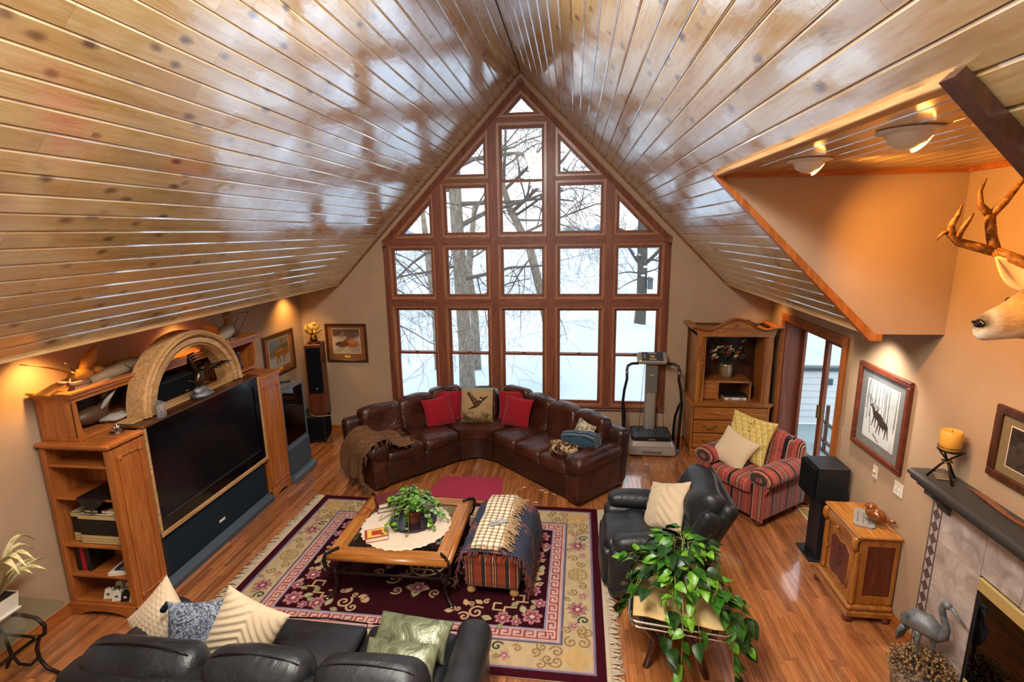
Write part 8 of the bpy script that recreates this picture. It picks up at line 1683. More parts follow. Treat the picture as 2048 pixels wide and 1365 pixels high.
# ------------------------------------------------------------------ small things near the garden door and the right wall
def right_side():
    r = thing('painted_chest', 'low wooden chest with wooden lid and dark painted front by the door', 'chest', (3.565, -1.40, 0))
    MB().box(-0.062, 0.068, -0.43, 0.40, 0.03, 0.53, 0.006).build('body', 'dark_wood_Y', r); MB().box(-0.115, 0.070, -0.46, 0.42, 0.53, 0.565, 0.006).build('lid', 'trim_oak_Y', r)
    def fn(X, Y): n = npn(19, X, Y, 14); c = lay(np.ones(X.shape+(3,))*np.array(lin('#3a3826')), sm(0.0, 0.5, n), '#6f6a46'); c = lay(c, sm(0.2, 0.6, -n), '#1c1d15'); return lay(c, ell(X, Y, 0.1, 0.0, 0.10, 0.06, 0.3, 0.4)*0.7, '#9a8f66')
    paint_grid('painted_panel', 0.78, 0.40, 50, 36, fn, 'print_gloss', r, Matrix(((0, 0, -1, -0.065), (-1, 0, 0, -0.015), (0, 1, 0, 0.285), (0, 0, 0, 1))))
    for (z0, z1) in ((0.03, 0.08), (0.49, 0.53)): MB().box(-0.074, -0.062, -0.43, 0.40, z0, z1, 0.003).build('front_rail', 'cherry_Y', r)
    # speaker on its stand
    st = thing('speaker_stand', 'black column speaker stand with flat base plate', 'speaker stand', (3.235, -2.84, 0)); MB().box(-0.11, 0.16, -0.12, 0.19, 0.0, 0.02, 0.004).build('base_plate', 'black_satin', st); MB().box(-0.045, 0.15, -0.10, 0.13, 0.02, 0.66, 0.004).build('column', 'black_satin', st); MB().box(-0.09, 0.15, -0.12, 0.16, 0.655, 0.667, 0.003).build('top_plate', 'black_satin', st)
    sp = thing('bookshelf_speaker', 'black box loudspeaker on the column stand beside the armchair', 'speaker', (3.235, -2.84, 0.667)); b = MB(); b.box(-0.115, 0.17, -0.135, 0.17, 0.0, 0.345, 0.006); b.build('cabinet', 'black_satin', sp); MB().box(-0.160, -0.115, -0.13, 0.165, 0.006, 0.34, 0.014).build('grille', 'speaker_cloth', sp)
    # floor register
    v = thing('floor_vent', 'beige metal floor register in front of the garden door', 'vent', (3.50, -2.06, 0.0)); MB().box(-0.065, 0.065, -0.17, 0.17, 0.0, 0.006, 0.002).build('plate', 'vent_beige', v)
    for k in range(9): MB().box(-0.045, 0.045, -0.15+0.034*k, -0.137+0.034*k, 0.006, 0.0085).build('slot', 'old_brass', v)
    # wall plates
    def plate(name, lab, cat, x, y, z, w, h):
        q = thing(name, lab, cat, (x, y, z)); MB().box(-0.006, 0, -w/2, w/2, -h/2, h/2, 0.002).build('plate', 'plate_white', q); return q
    q = plate('light_switch', 'double light switch plate below the deer print', 'switch', XR, -3.60, 1.145, 0.115, 0.115)
    for sg in (-1, 1): MB().box(-0.016, -0.006, sg*0.024-0.006, sg*0.024+0.006, -0.012, 0.014, 0.002).build('toggle', 'old_brass' if False else 'plate_white', q)
    q = plate('dimmer_switch', 'single dimmer plate with round knob below the deer print', 'switch', XR, -3.265, 1.135, 0.07, 0.115); b = MB(); b.lathe([(0.018, 0), (0.016, 0.014), (0, 0.015)], 14); b.xf(T(-0.006, 0, 0, 0, -90, 0)); b.build('knob', 'book_cream', q, smooth=True)
    q = plate('light_switch', 'single light switch plate next to the garden door casing', 'switch', XD, -2.32, 1.13, 0.07, 0.115); MB().box(-0.016, -0.006, -0.005, 0.005, -0.012, 0.014, 0.002).build('toggle', 'plate_white', q)
right_side()
def nightstand():
    x0, x1, y0, y1, H = 3.105, 3.435, -3.765, -3.205, 0.80
    r = thing('carved_nightstand', 'honey pine nightstand with turned columns and carved door panel', 'nightstand', ((x0+x1)/2, (y0+y1)/2, 0)); f = LB(r)
    b = MB(); b.box(x0+0.03, x1, y0+0.02, y1-0.02, 0.15, H-0.03, 0.004); f(b, 'body', 'pine_Z')
    for yy in (y0+0.018, y1-0.021): 
        s_ = f(MB().box(x0+0.09, x1-0.03, yy, yy+0.003, 0.24, H-0.10), 'side_panel', 'cherry_Z')
        w = 0.03; b = MB(); yo = yy-0.006 if yy < -3.5 else yy
        b.box(x0+0.06, x0+0.09, yo, yo+0.009, 0.17, H-0.04, 0.002); b.box(x1-0.03, x1, yo, yo+0.009, 0.17, H-0.04, 0.002); b.box(x0+0.09, x1-0.03, yo, yo+0.009, H-0.10, H-0.04, 0.002); b.box(x0+0.09, x1-0.03, yo, yo+0.009, 0.17, 0.24, 0.002); f(b, 'side_frame', 'pine_Z')
    b = MB(); b.box(x0-0.01, x1+0.005, y0-0.012, y1+0.012, H-0.028, H, 0.009); f(b, 'top', 'pine_Y')
    b = MB(); b.box(x0-0.035, x1+0.005, y0-0.02, y1+0.02, 0.055, 0.105, 0.006); b.box(x0-0.02, x1+0.005, y0-0.008, y1+0.008, 0.105, 0.155, 0.015); f(b, 'plinth', 'pine_Y')
    for (xx, yy) in ((x0+0.0, y0+0.02), (x0+0.0, y1-0.02), (x1-0.04, y0+0.02), (x1-0.04, y1-0.02)): f(MB().lathe([(0.02, 0), (0.036, 0.012), (0.04, 0.03), (0.03, 0.055)], 14, (xx, yy, 0)), 'bun_foot', 'cherry_Z', smooth=True)
    # convex drawer
    P = []
    for i in range(9): a = -PI/2+PI*i/8; P.append([(x0+0.03-0.035*math.cos(a), yy, 0.705+0.058*math.sin(a)) for yy in (y0+0.05, y1-0.05)])
    b = MB(); b.grid(np.array(P)); b.add([p[0] for p in P], [tuple(range(9))]); b.add([p[1] for p in P], [tuple(range(9))]); d = f(b, 'drawer', 'pine_Y', smooth=True, auto=50); b = MB(); b.lathe([(0.008, 0), (0.007, 0.012), (0.017, 0.022), (0.014, 0.032), (0, 0.034)], 14); b.xf(T(x0-0.004, (y0+y1)/2, 0.705, 0, -90, 0)); f(b, 'knob', 'pine_Z', d, smooth=True)
    for yy in (y0+0.03, y1-0.03):
        b = MB(); b.tube([(x0+0.03, yy, 0.775), (x0-0.005, yy, 0.745), (x0-0.012, yy, 0.70), (x0+0.01, yy, 0.645)], [0.024, 0.027, 0.027, 0.022], 10); f(b, 'scroll_corbel', 'pine_Z', smooth=True)
        f(MB().lathe([(0.026, 0.155), (0.026, 0.19), (0.022, 0.20), (0.027, 0.21), (0.022, 0.22), (0.024, 0.24), (0.025, 0.55), (0.021, 0.57), (0.027, 0.58), (0.021, 0.595), (0.027, 0.61), (0.021, 0.63), (0.025, 0.645)], 16, (x0+0.02, yy, 0)), 'turned_column', 'pine_Z', smooth=True)
    ya, yb_ = y0+0.075, y1-0.075; xd = x0+0.022; b = MB()
    dr = f(MB().box(xd, xd+0.02, ya, yb_, 0.165, 0.635, 0.004), 'door', 'pine_Z')
    cy = (ya+yb_)/2; hw = (yb_-ya)/2-0.055; pts = [(-hw, 0.24), (-hw*0.55, 0.215), (0, 0.235), (hw*0.55, 0.215), (hw, 0.24), (hw, 0.54), (hw*0.55, 0.585), (0, 0.565), (-hw*0.55, 0.585), (-hw, 0.54)]
    b = MB(); b.prism([(cy+p, q) for p, q in pts], 'X', xd-0.006, xd+0.002); f(b, 'raised_panel', 'cherry_Z', dr)
    b = MB(); b.tube([(xd-0.002, cy+p*1.06, 0.4+(q-0.4)*1.05) for p, q in pts+[pts[0]]], 0.009, 6); f(b, 'panel_moulding', 'pine_Z', dr, smooth=True)
    b = MB()
    for k in range(6): b.blob((xd-0.009, cy+0.03*math.cos(k*2.2), 0.34+0.035*k), (0.006, 0.024, 0.014), 8, 5, R3(40*(-1)**k, 0, 0))
    f(b, 'carving', 'dark_wood_Z', dr, smooth=True)
    b = MB(); b.lathe([(0.008, 0), (0.007, 0.012), (0.016, 0.022), (0.013, 0.032), (0, 0.034)], 14); b.xf(T(xd, yb_-0.025, 0.42, 0, -90, 0)); f(b, 'knob', 'pine_Z', dr, smooth=True)
    # slate plaque and ceramic bird
    q = thing('slate_plaque', 'thin grey slate plaque with script lying on the nightstand', 'plaque', (3.28, -3.49, H), math.radians(62)); b = MB(); b.prism([(-0.16, -0.06), (-0.13, -0.08), (0.12, -0.085), (0.155, -0.06), (0.16, 0.055), (0.13, 0.08), (-0.14, 0.075), (-0.165, 0.05)], 'Z', 0, 0.014); b.build('slab', 'slate', q)
    b = MB()
    for k in range(3):
        y = 0.045-0.04*k; b.tube([(-0.11+0.2*t/14, y+0.010*math.sin(t*2.4+k)*(1 if t % 2 else 0.6), 0.0148) for t in range(15)], 0.0016, 4)
    b.build('script', 'twig', q)
    q = thing('ceramic_bird', 'glossy brown ceramic bird perched on the slate plaque', 'ornament', (3.335, -3.55, H+0.0145), math.radians(30)); b = MB(); b.blob((0, 0, 0.062), (0.062, 0.085, 0.062), 18, 12); b.build('body', 'ceramic_brown', q, smooth=True); b = MB(); b.blob((0, 0.045, 0.11), (0.042, 0.045, 0.042), 14, 10); b.build('head', 'ceramic_brown', q, smooth=True); b = MB(); b.tube([(0, 0.085, 0.108), (0, 0.105, 0.10)], [0.010, 0.002], 8); b.build('beak', 'ceramic_brown', q, smooth=True); b = MB(); b.tube([(0, -0.06, 0.05), (0, -0.11, 0.06), (0, -0.155, 0.075)], [0.028, 0.018, 0.014], 8, flat=0.5); b.build('tail', 'ceramic_brown', q, smooth=True)
nightstand()
# ------------------------------------------------------------------ glass plant table with pothos, foreground right
def plant_table():
    cx, cy, zt = 1.60, -4.22, 0.50
    r = thing('glass_plant_table', 'glass topped table on crossed dark bentwood legs under the pothos', 'table', (cx, cy, 0)); A = R3(0, 0, -8).to_4x4()
    def rr(hx, hy, rad, n=6):
        out = []
        for (sx, sy, a0) in ((1, 1, 0), (-1, 1, PI/2), (-1, -1, PI), (1, -1, 1.5*PI)):
            for i in range(n+1): a = a0+PI/2*i/n; out.append((sx*(hx-rad)+rad*math.cos(a), sy*(hy-rad)+rad*math.sin(a)))
        return out
    b = MB(); b.prism(rr(0.35, 0.36, 0.06), 'Z', zt-0.010, zt); b.xf(A); b.build('glass_top', 'table_glass', r)
    b = MB(); pts = rr(0.352, 0.362, 0.06); b.tube([(x, y, zt-0.005) for x, y in pts+[pts[0]]], 0.008, 8); b.xf(A); b.build('chrome_edge', 'chrome', r, smooth=True)
    b = MB(); b.tube([(x, y, zt-0.06) for x, y in [(p[0]*0.96, p[1]*0.96) for p in pts+[pts[0]]]], 0.008, 8); b.xf(A); b.build('chrome_rail', 'chrome', r, smooth=True)
    for sx in (-1, 1):
        for sy in (-1, 1):
            b = MB(); b.tube([(sx*0.26, sy*0.27, zt-0.012), (sx*0.245, sy*0.255, zt-0.12), (sx*0.17, sy*0.18, zt-0.26), (sx*0.16, sy*0.17, 0.16), (sx*0.22, sy*0.23, 0.0)], [0.022, 0.024, 0.03, 0.028, 0.024], 8); b.xf(A); b.build('leg', 'dark_wood_Z', r, smooth=True)
    for k in range(2):
        b = MB(); sg = 1 if k else -1; b.tube([(-0.19, sg*-0.20, 0.17), (0, 0, 0.25), (0.19, sg*0.20, 0.17)], 0.021, 8); b.xf(A); b.build('cross_brace', 'dark_wood_Y', r, smooth=True)
    # folded beige cloth
    c = thing('table_cloth', 'folded beige cloth on the glass table under the plant pot', 'cloth', (cx, cy, zt), math.radians(-8)); P = []
    for i, xx in enumerate(np.linspace(-0.325, 0.335, 14)):
        P.append([(xx, yy+0.008*math.sin(i), 0.004+0.004*abs(math.sin(i*0.9+yy*12))) for yy in np.linspace(-0.315, 0.315, 12)])
    b = MB(); b.grid(np.array(P)); o = b.build('cloth', 'beige_cloth', c, smooth=True); md = o.modifiers.new('t', 'SOLIDIFY'); md.thickness = 0.006
    # pot and plant
    p = thing('pothos_plant', 'large trailing pothos in a cream pot spilling over the glass table', 'plant', (cx+0.02, cy+0.05, zt+0.009)); g = np.random.default_rng(63)
    MB().lathe([(0.10, 0), (0.125, 0.15), (0.142, 0.15), (0.146, 0.185), (0.128, 0.185), (0.12, 0.16), (0, 0.155)], 28).build('pot', 'cream_pot', p, smooth=True, auto=40); MB().lathe([(0.122, 0.158), (0.06, 0.175), (0, 0.178)], 16).build('soil', 'soil', p, smooth=True)
    def leafm(L, m):
        b = MB(); w = L*0.74; rows = [(0.0, 0.30), (0.10, 0.78), (0.28, 1.0), (0.5, 0.92), (0.72, 0.62), (0.88, 0.28), (1.0, 0.02)]
        Pp = [[(-w*k/2, L*(t-0.06*(1-t)*(k*1.0)), 0.10*L*k*k-0.30*L*t*t), (-w*k/4, L*t, 0.02*L*k-0.30*L*t*t), (0, L*t, -0.015*L-0.30*L*t*t), (w*k/4, L*t, 0.02*L*k-0.30*L*t*t), (w*k/2, L*(t-0.06*(1-t)*(k*1.0)), 0.10*L*k*k-0.30*L*t*t)] for t, k in rows]; b.grid(np.array(Pp)); return b.build('leaf', m, p, smooth=True)
    protos = [leafm(0.115, 'leaf_mid'), leafm(0.13, 'leaf_dark'), leafm(0.10, 'leaf_bright'), leafm(0.12, 'leaf_mid'), leafm(0.10, 'leaf_bright'), leafm(0.135, 'leaf_dark')]; used = [0]*6
    stems = MB()
    def put(pos, ax, sc, el):
        i = int(g.integers(0, 6)); 
        if used[i]: o = protos[i].copy(); COL.objects.link(o); o.parent = p
        else: o = protos[i]
        used[i] += 1; o.location = pos; o.rotation_euler = Euler((el, g.uniform(-0.6, 0.6), ax-PI/2), 'XYZ'); o.scale = (sc, sc, sc)
    n = 0
    vines = []
    for s in range(46):
        a = 2*PI*s/46*3+g.uniform(-0.2, 0.2)
        kind = s % 3
        if kind == 0: R_, top, end = g.uniform(0.10, 0.26), g.uniform(0.30, 0.46), g.uniform(0.22, 0.40)
        elif kind == 1: R_, top, end = g.uniform(0.26, 0.44), g.uniform(0.22, 0.32), g.uniform(0.02, 0.16)
        else: R_, top, end = g.uniform(0.36, 0.56), g.uniform(0.18, 0.26), g.uniform(-0.38, -0.02) 
        pts = [Vector((0.06*math.cos(a), 0.06*math.sin(a), 0.17)), Vector((R_*0.45*math.cos(a), R_*0.45*math.sin(a), top)), Vector((R_*0.85*math.cos(a+0.15), R_*0.85*math.sin(a+0.15), (top+end)/2+0.03)), Vector((R_*math.cos(a+0.2), R_*math.sin(a+0.2), end))]
        stems.tube(pts, [0.0045, 0.004, 0.0035, 0.0025], 5, cap=False)
        for k in range(5 if kind == 0 else 6):
            t = 0.32+0.68*(k+g.uniform(0, 0.6))/6; sg_ = min(2, int(t*3)); u = min(1, t*3-sg_); q = pts[sg_]*(1-u)+pts[sg_+1]*u
            ax = a+g.choice([-1, 1])*g.uniform(0.2, 1.3); el = g.uniform(-0.5, 0.35) if kind < 2 else g.uniform(-1.1, -0.1); off = Vector((math.cos(ax), math.sin(ax), 0.25))*g.uniform(0.015, 0.05); stems.tube([q, q+off], [0.002, 0.0015], 4, cap=False); put(q+off, ax, g.uniform(0.7, 1.12), el); n += 1
    # long runners hanging in front
    for (dx, dy, dz, e) in ((0.30, -0.42, -0.40, 1), (-0.06, -0.48, -0.36, 0), (0.44, -0.20, -0.30, 1), (-0.40, -0.10, -0.16, 0)):
        pts = [Vector((0.08*dx, 0.1*dy, 0.18)), Vector((dx*0.6, dy*0.6, 0.20)), Vector((dx*0.95, dy*0.95, 0.0)), Vector((dx*1.02, dy*1.0, dz*0.6)), Vector((dx*1.1, dy*0.98, dz))]
        stems.tube(pts, [0.0045, 0.004, 0.0035, 0.003, 0.0025], 5, cap=False)
        for k in range(7):
            t = 0.4+0.6*k/6; s4 = min(3, int(t*4)); u = t*4-s4; q = pts[s4]*(1-u)+pts[min(4, s4+1)]*u; ax = math.atan2(dy, dx)+g.choice([-1, 1])*g.uniform(0.3, 1.2); put(q, ax, g.uniform(0.7, 1.05), g.uniform(-1.1, -0.2)); n += 1
    stems.build('stems', 'stem_green', p, smooth=True)
    MB().tube([(0.06, 0.0, 0.17), (0.14, 0.06, 0.30), (0.25, 0.12, 0.42)], [0.005, 0.004, 0.003], 6).build('support_stick', 'twig', p)
plant_table()
# ------------------------------------------------------------------ glass side table and lily, lower left corner
def left_table():
    r = thing('scroll_side_table', 'glass side table on wrought iron scroll legs at the left edge', 'table', (-3.36, -5.05, 0)); zt = 0.52; x0, x1, y0, y1 = -0.26, 0.27, -0.62, 0.26
    b = MB(); pts = [(x0, y0), (x1, y0), (x1, y1-0.06), (x1-0.018, y1-0.018), (x1-0.06, y1), (x0, y1)]; b.prism(pts, 'Z', zt-0.012, zt); b.build('glass_top', 'table_glass', r)
    for yy in (0.10, -0.50):
        b = MB(); b.tube([(-0.20, yy, zt-0.016), (0.06, yy, zt-0.016), (0.17, yy, zt-0.03), (0.225, yy, zt-0.09), (0.21, yy, zt-0.16), (0.15, yy, zt-0.20), (0.11, yy, zt-0.30), (0.11, yy, 0.13), (0.16, yy, 0.05), (0.26, yy, 0.012), (0.33, yy, 0.03)], [0.014]*9+[0.013, 0.010], 8); b.build('leg', 'wrought_iron', r, smooth=True)
        b = MB(); b.tube([(-0.20, yy, zt-0.016), (-0.23, yy, zt-0.10), (-0.15, yy, zt-0.20), (-0.13, yy, 0.13), (-0.20, yy, 0.02)], 0.013, 8); b.build('leg', 'wrought_iron', r, smooth=True)
        b = MB(); b.tube([(-0.14, yy, zt-0.20), (0.15, yy, zt-0.20)], 0.013, 8, flat=0.6); b.build('cross_bar', 'wrought_iron', r, smooth=True)
        b = MB(); b.tube([(0.11, yy, 0.14), (0.02, yy, 0.06), (-0.08, yy, 0.06), (-0.13, yy, 0.14)], 0.011, 8); b.build('scroll', 'wrought_iron', r, smooth=True)
        b = MB(); b.lathe([(0.0, 0), (0.018, 0.01), (0.018, 0.03), (0, 0.04)], 10, (0.13, yy, zt-0.22)); b.build('collar', 'old_brass', r, smooth=True)
    b = MB(); b.tube([(0.12, -0.50, zt-0.21), (0.12, 0.10, zt-0.21)], 0.013, 8); b.build('long_bar', 'wrought_iron', r, smooth=True)
    p = thing('lily_plant', 'pale variegated lily in a white pot on the left side table', 'plant', (-3.45, -4.98, zt)); b = MB(); g = np.random.default_rng(4)
    b = MB(); v = []
    for z, w in ((0, 0.075), (0.02, 0.085), (0.02, 0.07), (0.15, 0.085)): v.append([(-w, -w, z), (w, -w, z), (w, w, z), (-w, w, z)])
    b.grid(np.array(v), cv=True); b.add(v[0], [(0, 1, 2, 3)]); b.build('pot', 'white_pot', p); MB().box(-0.08, 0.08, -0.08, 0.08, 0.13, 0.14).build('soil', 'soil', p)
    for k in range(11):
        a = g.uniform(-1.3, 1.6); L = g.uniform(0.22, 0.38); h = g.uniform(0.05, 0.30); P = []
        for i in range(8):
            t = i/7; rr_ = L*t; z = 0.14+h*math.sin(t*PI*0.75)*1.2+0.05*t; w = 0.030*math.sin(PI*min(1, 0.12+t*0.9))+0.002; c, s = math.cos(a), math.sin(a); P.append([(rr_*c-w*s, rr_*s+w*c, z+0.006), (rr_*c, rr_*s, z-0.004), (rr_*c+w*s, rr_*s-w*c, z+0.006)])
        b = MB(); b.grid(np.array(P)); b.build('leaf', 'leaf_pale', p, smooth=True)
left_table()
# ------------------------------------------------------------------ fireplace, mantel and their things
def fireplace():
    yL, zM = -4.05, 1.545
    r = thing('tiled_fireplace', 'stone tiled fireplace with brass trimmed glass front', 'fireplace', (XR, -4.9, 0)); f = LB(r); X0 = XR-0.03; yR = -6.0
    f(MB().box(X0, XR, yR, yL, 0, 1.36), 'backing', 'grout')
    # mosaic border of small triangles and squares, then large stone tiles
    yb = yL; w = 0.105
    fr = MB(); fr.box(X0-0.006, X0, yb-0.014, yb, 0.0, 1.36, 0.001); fr.box(X0-0.006, X0, yb-w, yb-w+0.014, 0.0, 1.36, 0.001); f(fr, 'border_strip', 'mosaic_dark')
    z = 0.0; s_ = 0.097; ya, yc = yb-0.015, yb-w+0.015; ym = (ya+yc)/2
    while z < 1.35:
        z1 = min(1.36, z+s_-0.003); zm = (z+z1)/2
        f(MB().prism([(ya, zm), (ym, z), (yc, zm), (ym, z1)], 'X', X0-0.008, X0), 'mosaic_tile', 'mosaic_dark')
        for q in ([(ya, z), (ym-0.003, z), (ya, zm-0.003)], [(yc, z), (ym+0.003, z), (yc, zm-0.003)], [(ya, z1), (ym-0.003, z1), (ya, zm+0.003)], [(yc, z1), (ym+0.003, z1), (yc, zm+0.003)]): f(MB().prism(q, 'X', X0-0.006, X0), 'mosaic_tile', 'mosaic_light')
        z += s_
    oy0, oz1 = -4.565, 0.955
    cols = [(-4.155, -4.555), (-4.559, -4.86), (-4.864, -5.165), (-5.169, -5.47), (-5.474, -5.775)]
    for i, (a, c) in enumerate(cols): f(MB().box(X0-0.008, X0, c, a, 1.048 if i else 1.032, 1.36, 0.002), 'stone_tile', 'stone_tile')
    for (z0, z1) in ((0.665, 1.028), (0.30, 0.661), (0.0, 0.296)): f(MB().box(X0-0.008, X0, -4.555, -4.155, z0, z1, 0.002), 'stone_tile', 'stone_tile')
    # firebox
    ins = MB(); ins.box(X0-0.004, X0, -5.72, -4.56, 0.0, 1.045); f(ins, 'insert', 'firebox_black')
    b = MB(); b.box(X0-0.03, X0-0.004, -5.70, -4.575, 0.955, 1.045, 0.006); f(b, 'brass_hood', 'brass'); b = MB(); b.box(X0-0.028, X0-0.004, -5.70, -4.60, 0.265, 0.30, 0.005); f(b, 'brass_rail', 'brass')
    b = MB(); b.box(X0-0.024, X0-0.004, -4.605, -4.575, 0.0, 0.955, 0.004); f(b, 'side_frame', 'firebox_black')
    b = MB(); b.box(X0-0.02, X0-0.016, -5.70, -4.605, 0.30, 0.955); f(b, 'glass_door', 'smoked_glass')
    b = MB(); b.box(X0-0.022, X0-0.004, -5.70, -4.605, 0.02, 0.262, 0.004); f(b, 'lower_grille', 'black_satin')
    for zz in (0.07, 0.12, 0.17, 0.22): f(MB().box(X0-0.026, X0-0.022, -5.68, -4.63, zz, zz+0.012), 'louvre', 'firebox_black')
    # mantel
    m = thing('mantel_shelf', 'dark grey painted mantel shelf with moulded edge and corbel', 'mantel', (XR, -5.0, 1.42)); f = LB(m)
    b = MB(); P = [(XR, zM), (3.225, zM), (3.205, zM-0.012), (3.205, zM-0.035), (3.225, zM-0.045), (3.235, zM-0.075), (3.265, zM-0.09), (XR, zM-0.09)]
    b.prism(P, 'Y', -6.2, yL+0.0); f(b, 'shelf', 'mantel_paint')
    b = MB(); b.prism([(3.24, 1.455), (XR, 1.455), (XR, 1.43), (3.275, 1.43)], 'Y', -6.2, -4.10); f(b, 'bed_mould', 'mantel_paint')
    for yc in (-4.19, -5.95):
        b = MB(); b.prism([(XR-0.03, 1.43), (3.275, 1.43), (3.275, 1.40), (3.30, 1.385), (3.33, 1.38), (3.345, 1.35), (3.375, 1.33), (3.385, 1.29), (3.405, 1.27), (XR-0.03, 1.27)], 'Y', yc-0.045, yc+0.045); f(b, 'corbel', 'mantel_paint')
    # candle on a twig stand
    c = thing('twig_candle_stand', 'rustic iron twig candle stand on the mantel', 'candle holder', (3.33, -4.235, zM))
    for k in range(3):
        a = 2*PI*k/3+0.4; b = MB(); b.tube([(0.095*math.cos(a), 0.095*math.sin(a), 0.004), (0.03*math.cos(a), 0.03*math.sin(a), 0.11), (-0.02*math.cos(a), -0.02*math.sin(a), 0.165), (-0.085*math.cos(a), -0.085*math.sin(a), 0.225)], [0.008, 0.0075, 0.007, 0.005], 7); b.build('twig_leg', 'wrought_iron', c, smooth=True)
    b = MB(); b.tube([(0.028*math.cos(t), 0.028*math.sin(t), 0.14+0.004*math.sin(t*3)) for t in np.linspace(0, 4*PI, 26)], 0.005, 6); b.build('binding', 'old_brass', c, smooth=True)
    b = MB(); b.lathe([(0.0, 0.215), (0.062, 0.215), (0.068, 0.225), (0.062, 0.228), (0, 0.222)], 20); b.build('drip_pan', 'wrought_iron', c, smooth=True)
    for k in range(6): a = 0.9+0.05*k; b = MB(); b.tube([(0.04, -0.03+0.012*k, 0.012+0.006*k), (-0.055, 0.0+0.012*k, 0.012+0.008*k)], [0.006, 0.004], 6); b.build('twig', 'driftwood', c, smooth=True)
    c = thing('pillar_candle', 'thick amber pillar candle on the twig stand', 'candle', (3.33, -4.235, zM+0.229)); MB().lathe([(0.058, 0), (0.062, 0.004), (0.062, 0.125), (0.056, 0.132), (0.045, 0.126), (0, 0.122)], 26).build('wax', 'candle_wax', c, smooth=True, auto=50); MB().tube([(0, 0, 0.12), (0.002, 0, 0.136)], 0.002, 5).build('wick', 'twig', c); b = MB(); b.tube([(0.064*math.cos(t), 0.064*math.sin(t), 0.02) for t in np.linspace(0, 2*PI, 25)], 0.003, 5); b.build('cord', 'old_brass', c, smooth=True)
    s_ = thing('twisted_stick', 'twisted polished brown stick lying along the mantel', 'stick', (3.36, -4.75, zM)); b = MB(); b.tube([(0.02+0.012*math.sin(i*0.9), 0.36-0.075*i, 0.016+0.004*math.cos(i*0.9)) for i in range(13)], [0.006]+[0.014+0.003*math.sin(i) for i in range(11)]+[0.008], 8); b.build('stick', 'ceramic_brown', s_, smooth=True)
    # heron on a pot of dried flowers
    p = thing('stone_planter', 'grey stone planter filled with dried flower heads on the hearth', 'planter', (3.235, -4.46, 0)); b = MB(); b.lathe([(0.14, 0), (0.16, 0.02), (0.175, 0.14), (0.185, 0.16), (0.185, 0.20), (0.165, 0.20), (0.15, 0.17), (0, 0.17)], 24); b.build('pot', 'stone_pot', p, smooth=True, auto=40); g = np.random.default_rng(14)
    b = MB(); b2 = MB()
    for k in range(900):
        a = g.uniform(0, 2*PI); rr_ = 0.205*math.sqrt(g.uniform(0, 1)); z = 0.20+0.10*(1-(rr_/0.205)**2)+g.uniform(-0.04, 0.05); (b if k % 3 else b2).blob((rr_*math.cos(a), rr_*math.sin(a), z), g.uniform(0.004, 0.0095), 5, 3)
        if k % 4 == 0: b2.tube([(rr_*0.6*math.cos(a), rr_*0.6*math.sin(a), 0.18), (rr_*1.1*math.cos(a), rr_*1.1*math.sin(a), z+0.02)], 0.002, 3, cap=False)
    o = b.build('dried_flowers', 'dried_flower', p, merge=False); o['kind'] = 'stuff'; o = b2.build('dried_seed_heads', 'dried_dark', p, merge=False); o['kind'] = 'stuff'
    h = thing('heron_statue', 'weathered grey metal heron statue standing in the dried flowers', 'statue', (3.255, -4.42, 0.26))
    # heron faces -Y/+X (to the right in view)
    d = Vector((0.42, -0.9, 0)).normalized()
    def P(t, z, s=0): q = d*t+Vector((-d.y, d.x, 0))*s; return (q.x, q.y, z)
    b = MB(); b.tube([P(-0.155, 0.155), P(-0.13, 0.215), P(-0.08, 0.262), P(-0.01, 0.275), P(0.05, 0.255), P(0.085, 0.235)], [0.018, 0.05, 0.074, 0.078, 0.06, 0.034], 14); b.build('body', 'verdigris_metal', h, smooth=True)
    b = MB(); b.tube([P(0.06, 0.235), P(0.105, 0.275), P(0.11, 0.335), P(0.085, 0.40), P(0.065, 0.455), P(0.075, 0.495), P(0.10, 0.505)], [0.04, 0.03, 0.024, 0.021, 0.02, 0.024, 0.022], 12); b.blob(P(0.09, 0.505), (0.03, 0.03, 0.026), 12, 8); b.build('neck_and_head', 'verdigris_metal', h, smooth=True)
    b = MB(); b.tube([P(0.115, 0.505), P(0.16, 0.47), P(0.215, 0.42)], [0.014, 0.008, 0.002], 8); b.build('beak', 'verdigris_metal', h, smooth=True)
    for k in range(4): b = MB(); b.tube([P(-0.12, 0.19, 0.03*(k-1.5)), P(-0.16, 0.11, 0.025*(k-1.5)), P(-0.165, 0.03, 0.02*(k-1.5))], [0.022, 0.016, 0.004], 7, flat=0.5); b.build('tail_plume', 'verdigris_metal', h, smooth=True)
    for sg in (-1, 1): b = MB(); b.tube([P(-0.005+0.03*sg, 0.215, sg*0.03), P(0.0+0.035*sg, 0.13, sg*0.03), P(0.01+0.03*sg, 0.07, sg*0.03), P(0.0+0.02*sg, 0.0, sg*0.03), P(0.0+0.02*sg, -0.05, sg*0.03)], [0.03, 0.012, 0.009, 0.008, 0.008], 8); b.build('leg', 'verdigris_metal', h, smooth=True)
fireplace()
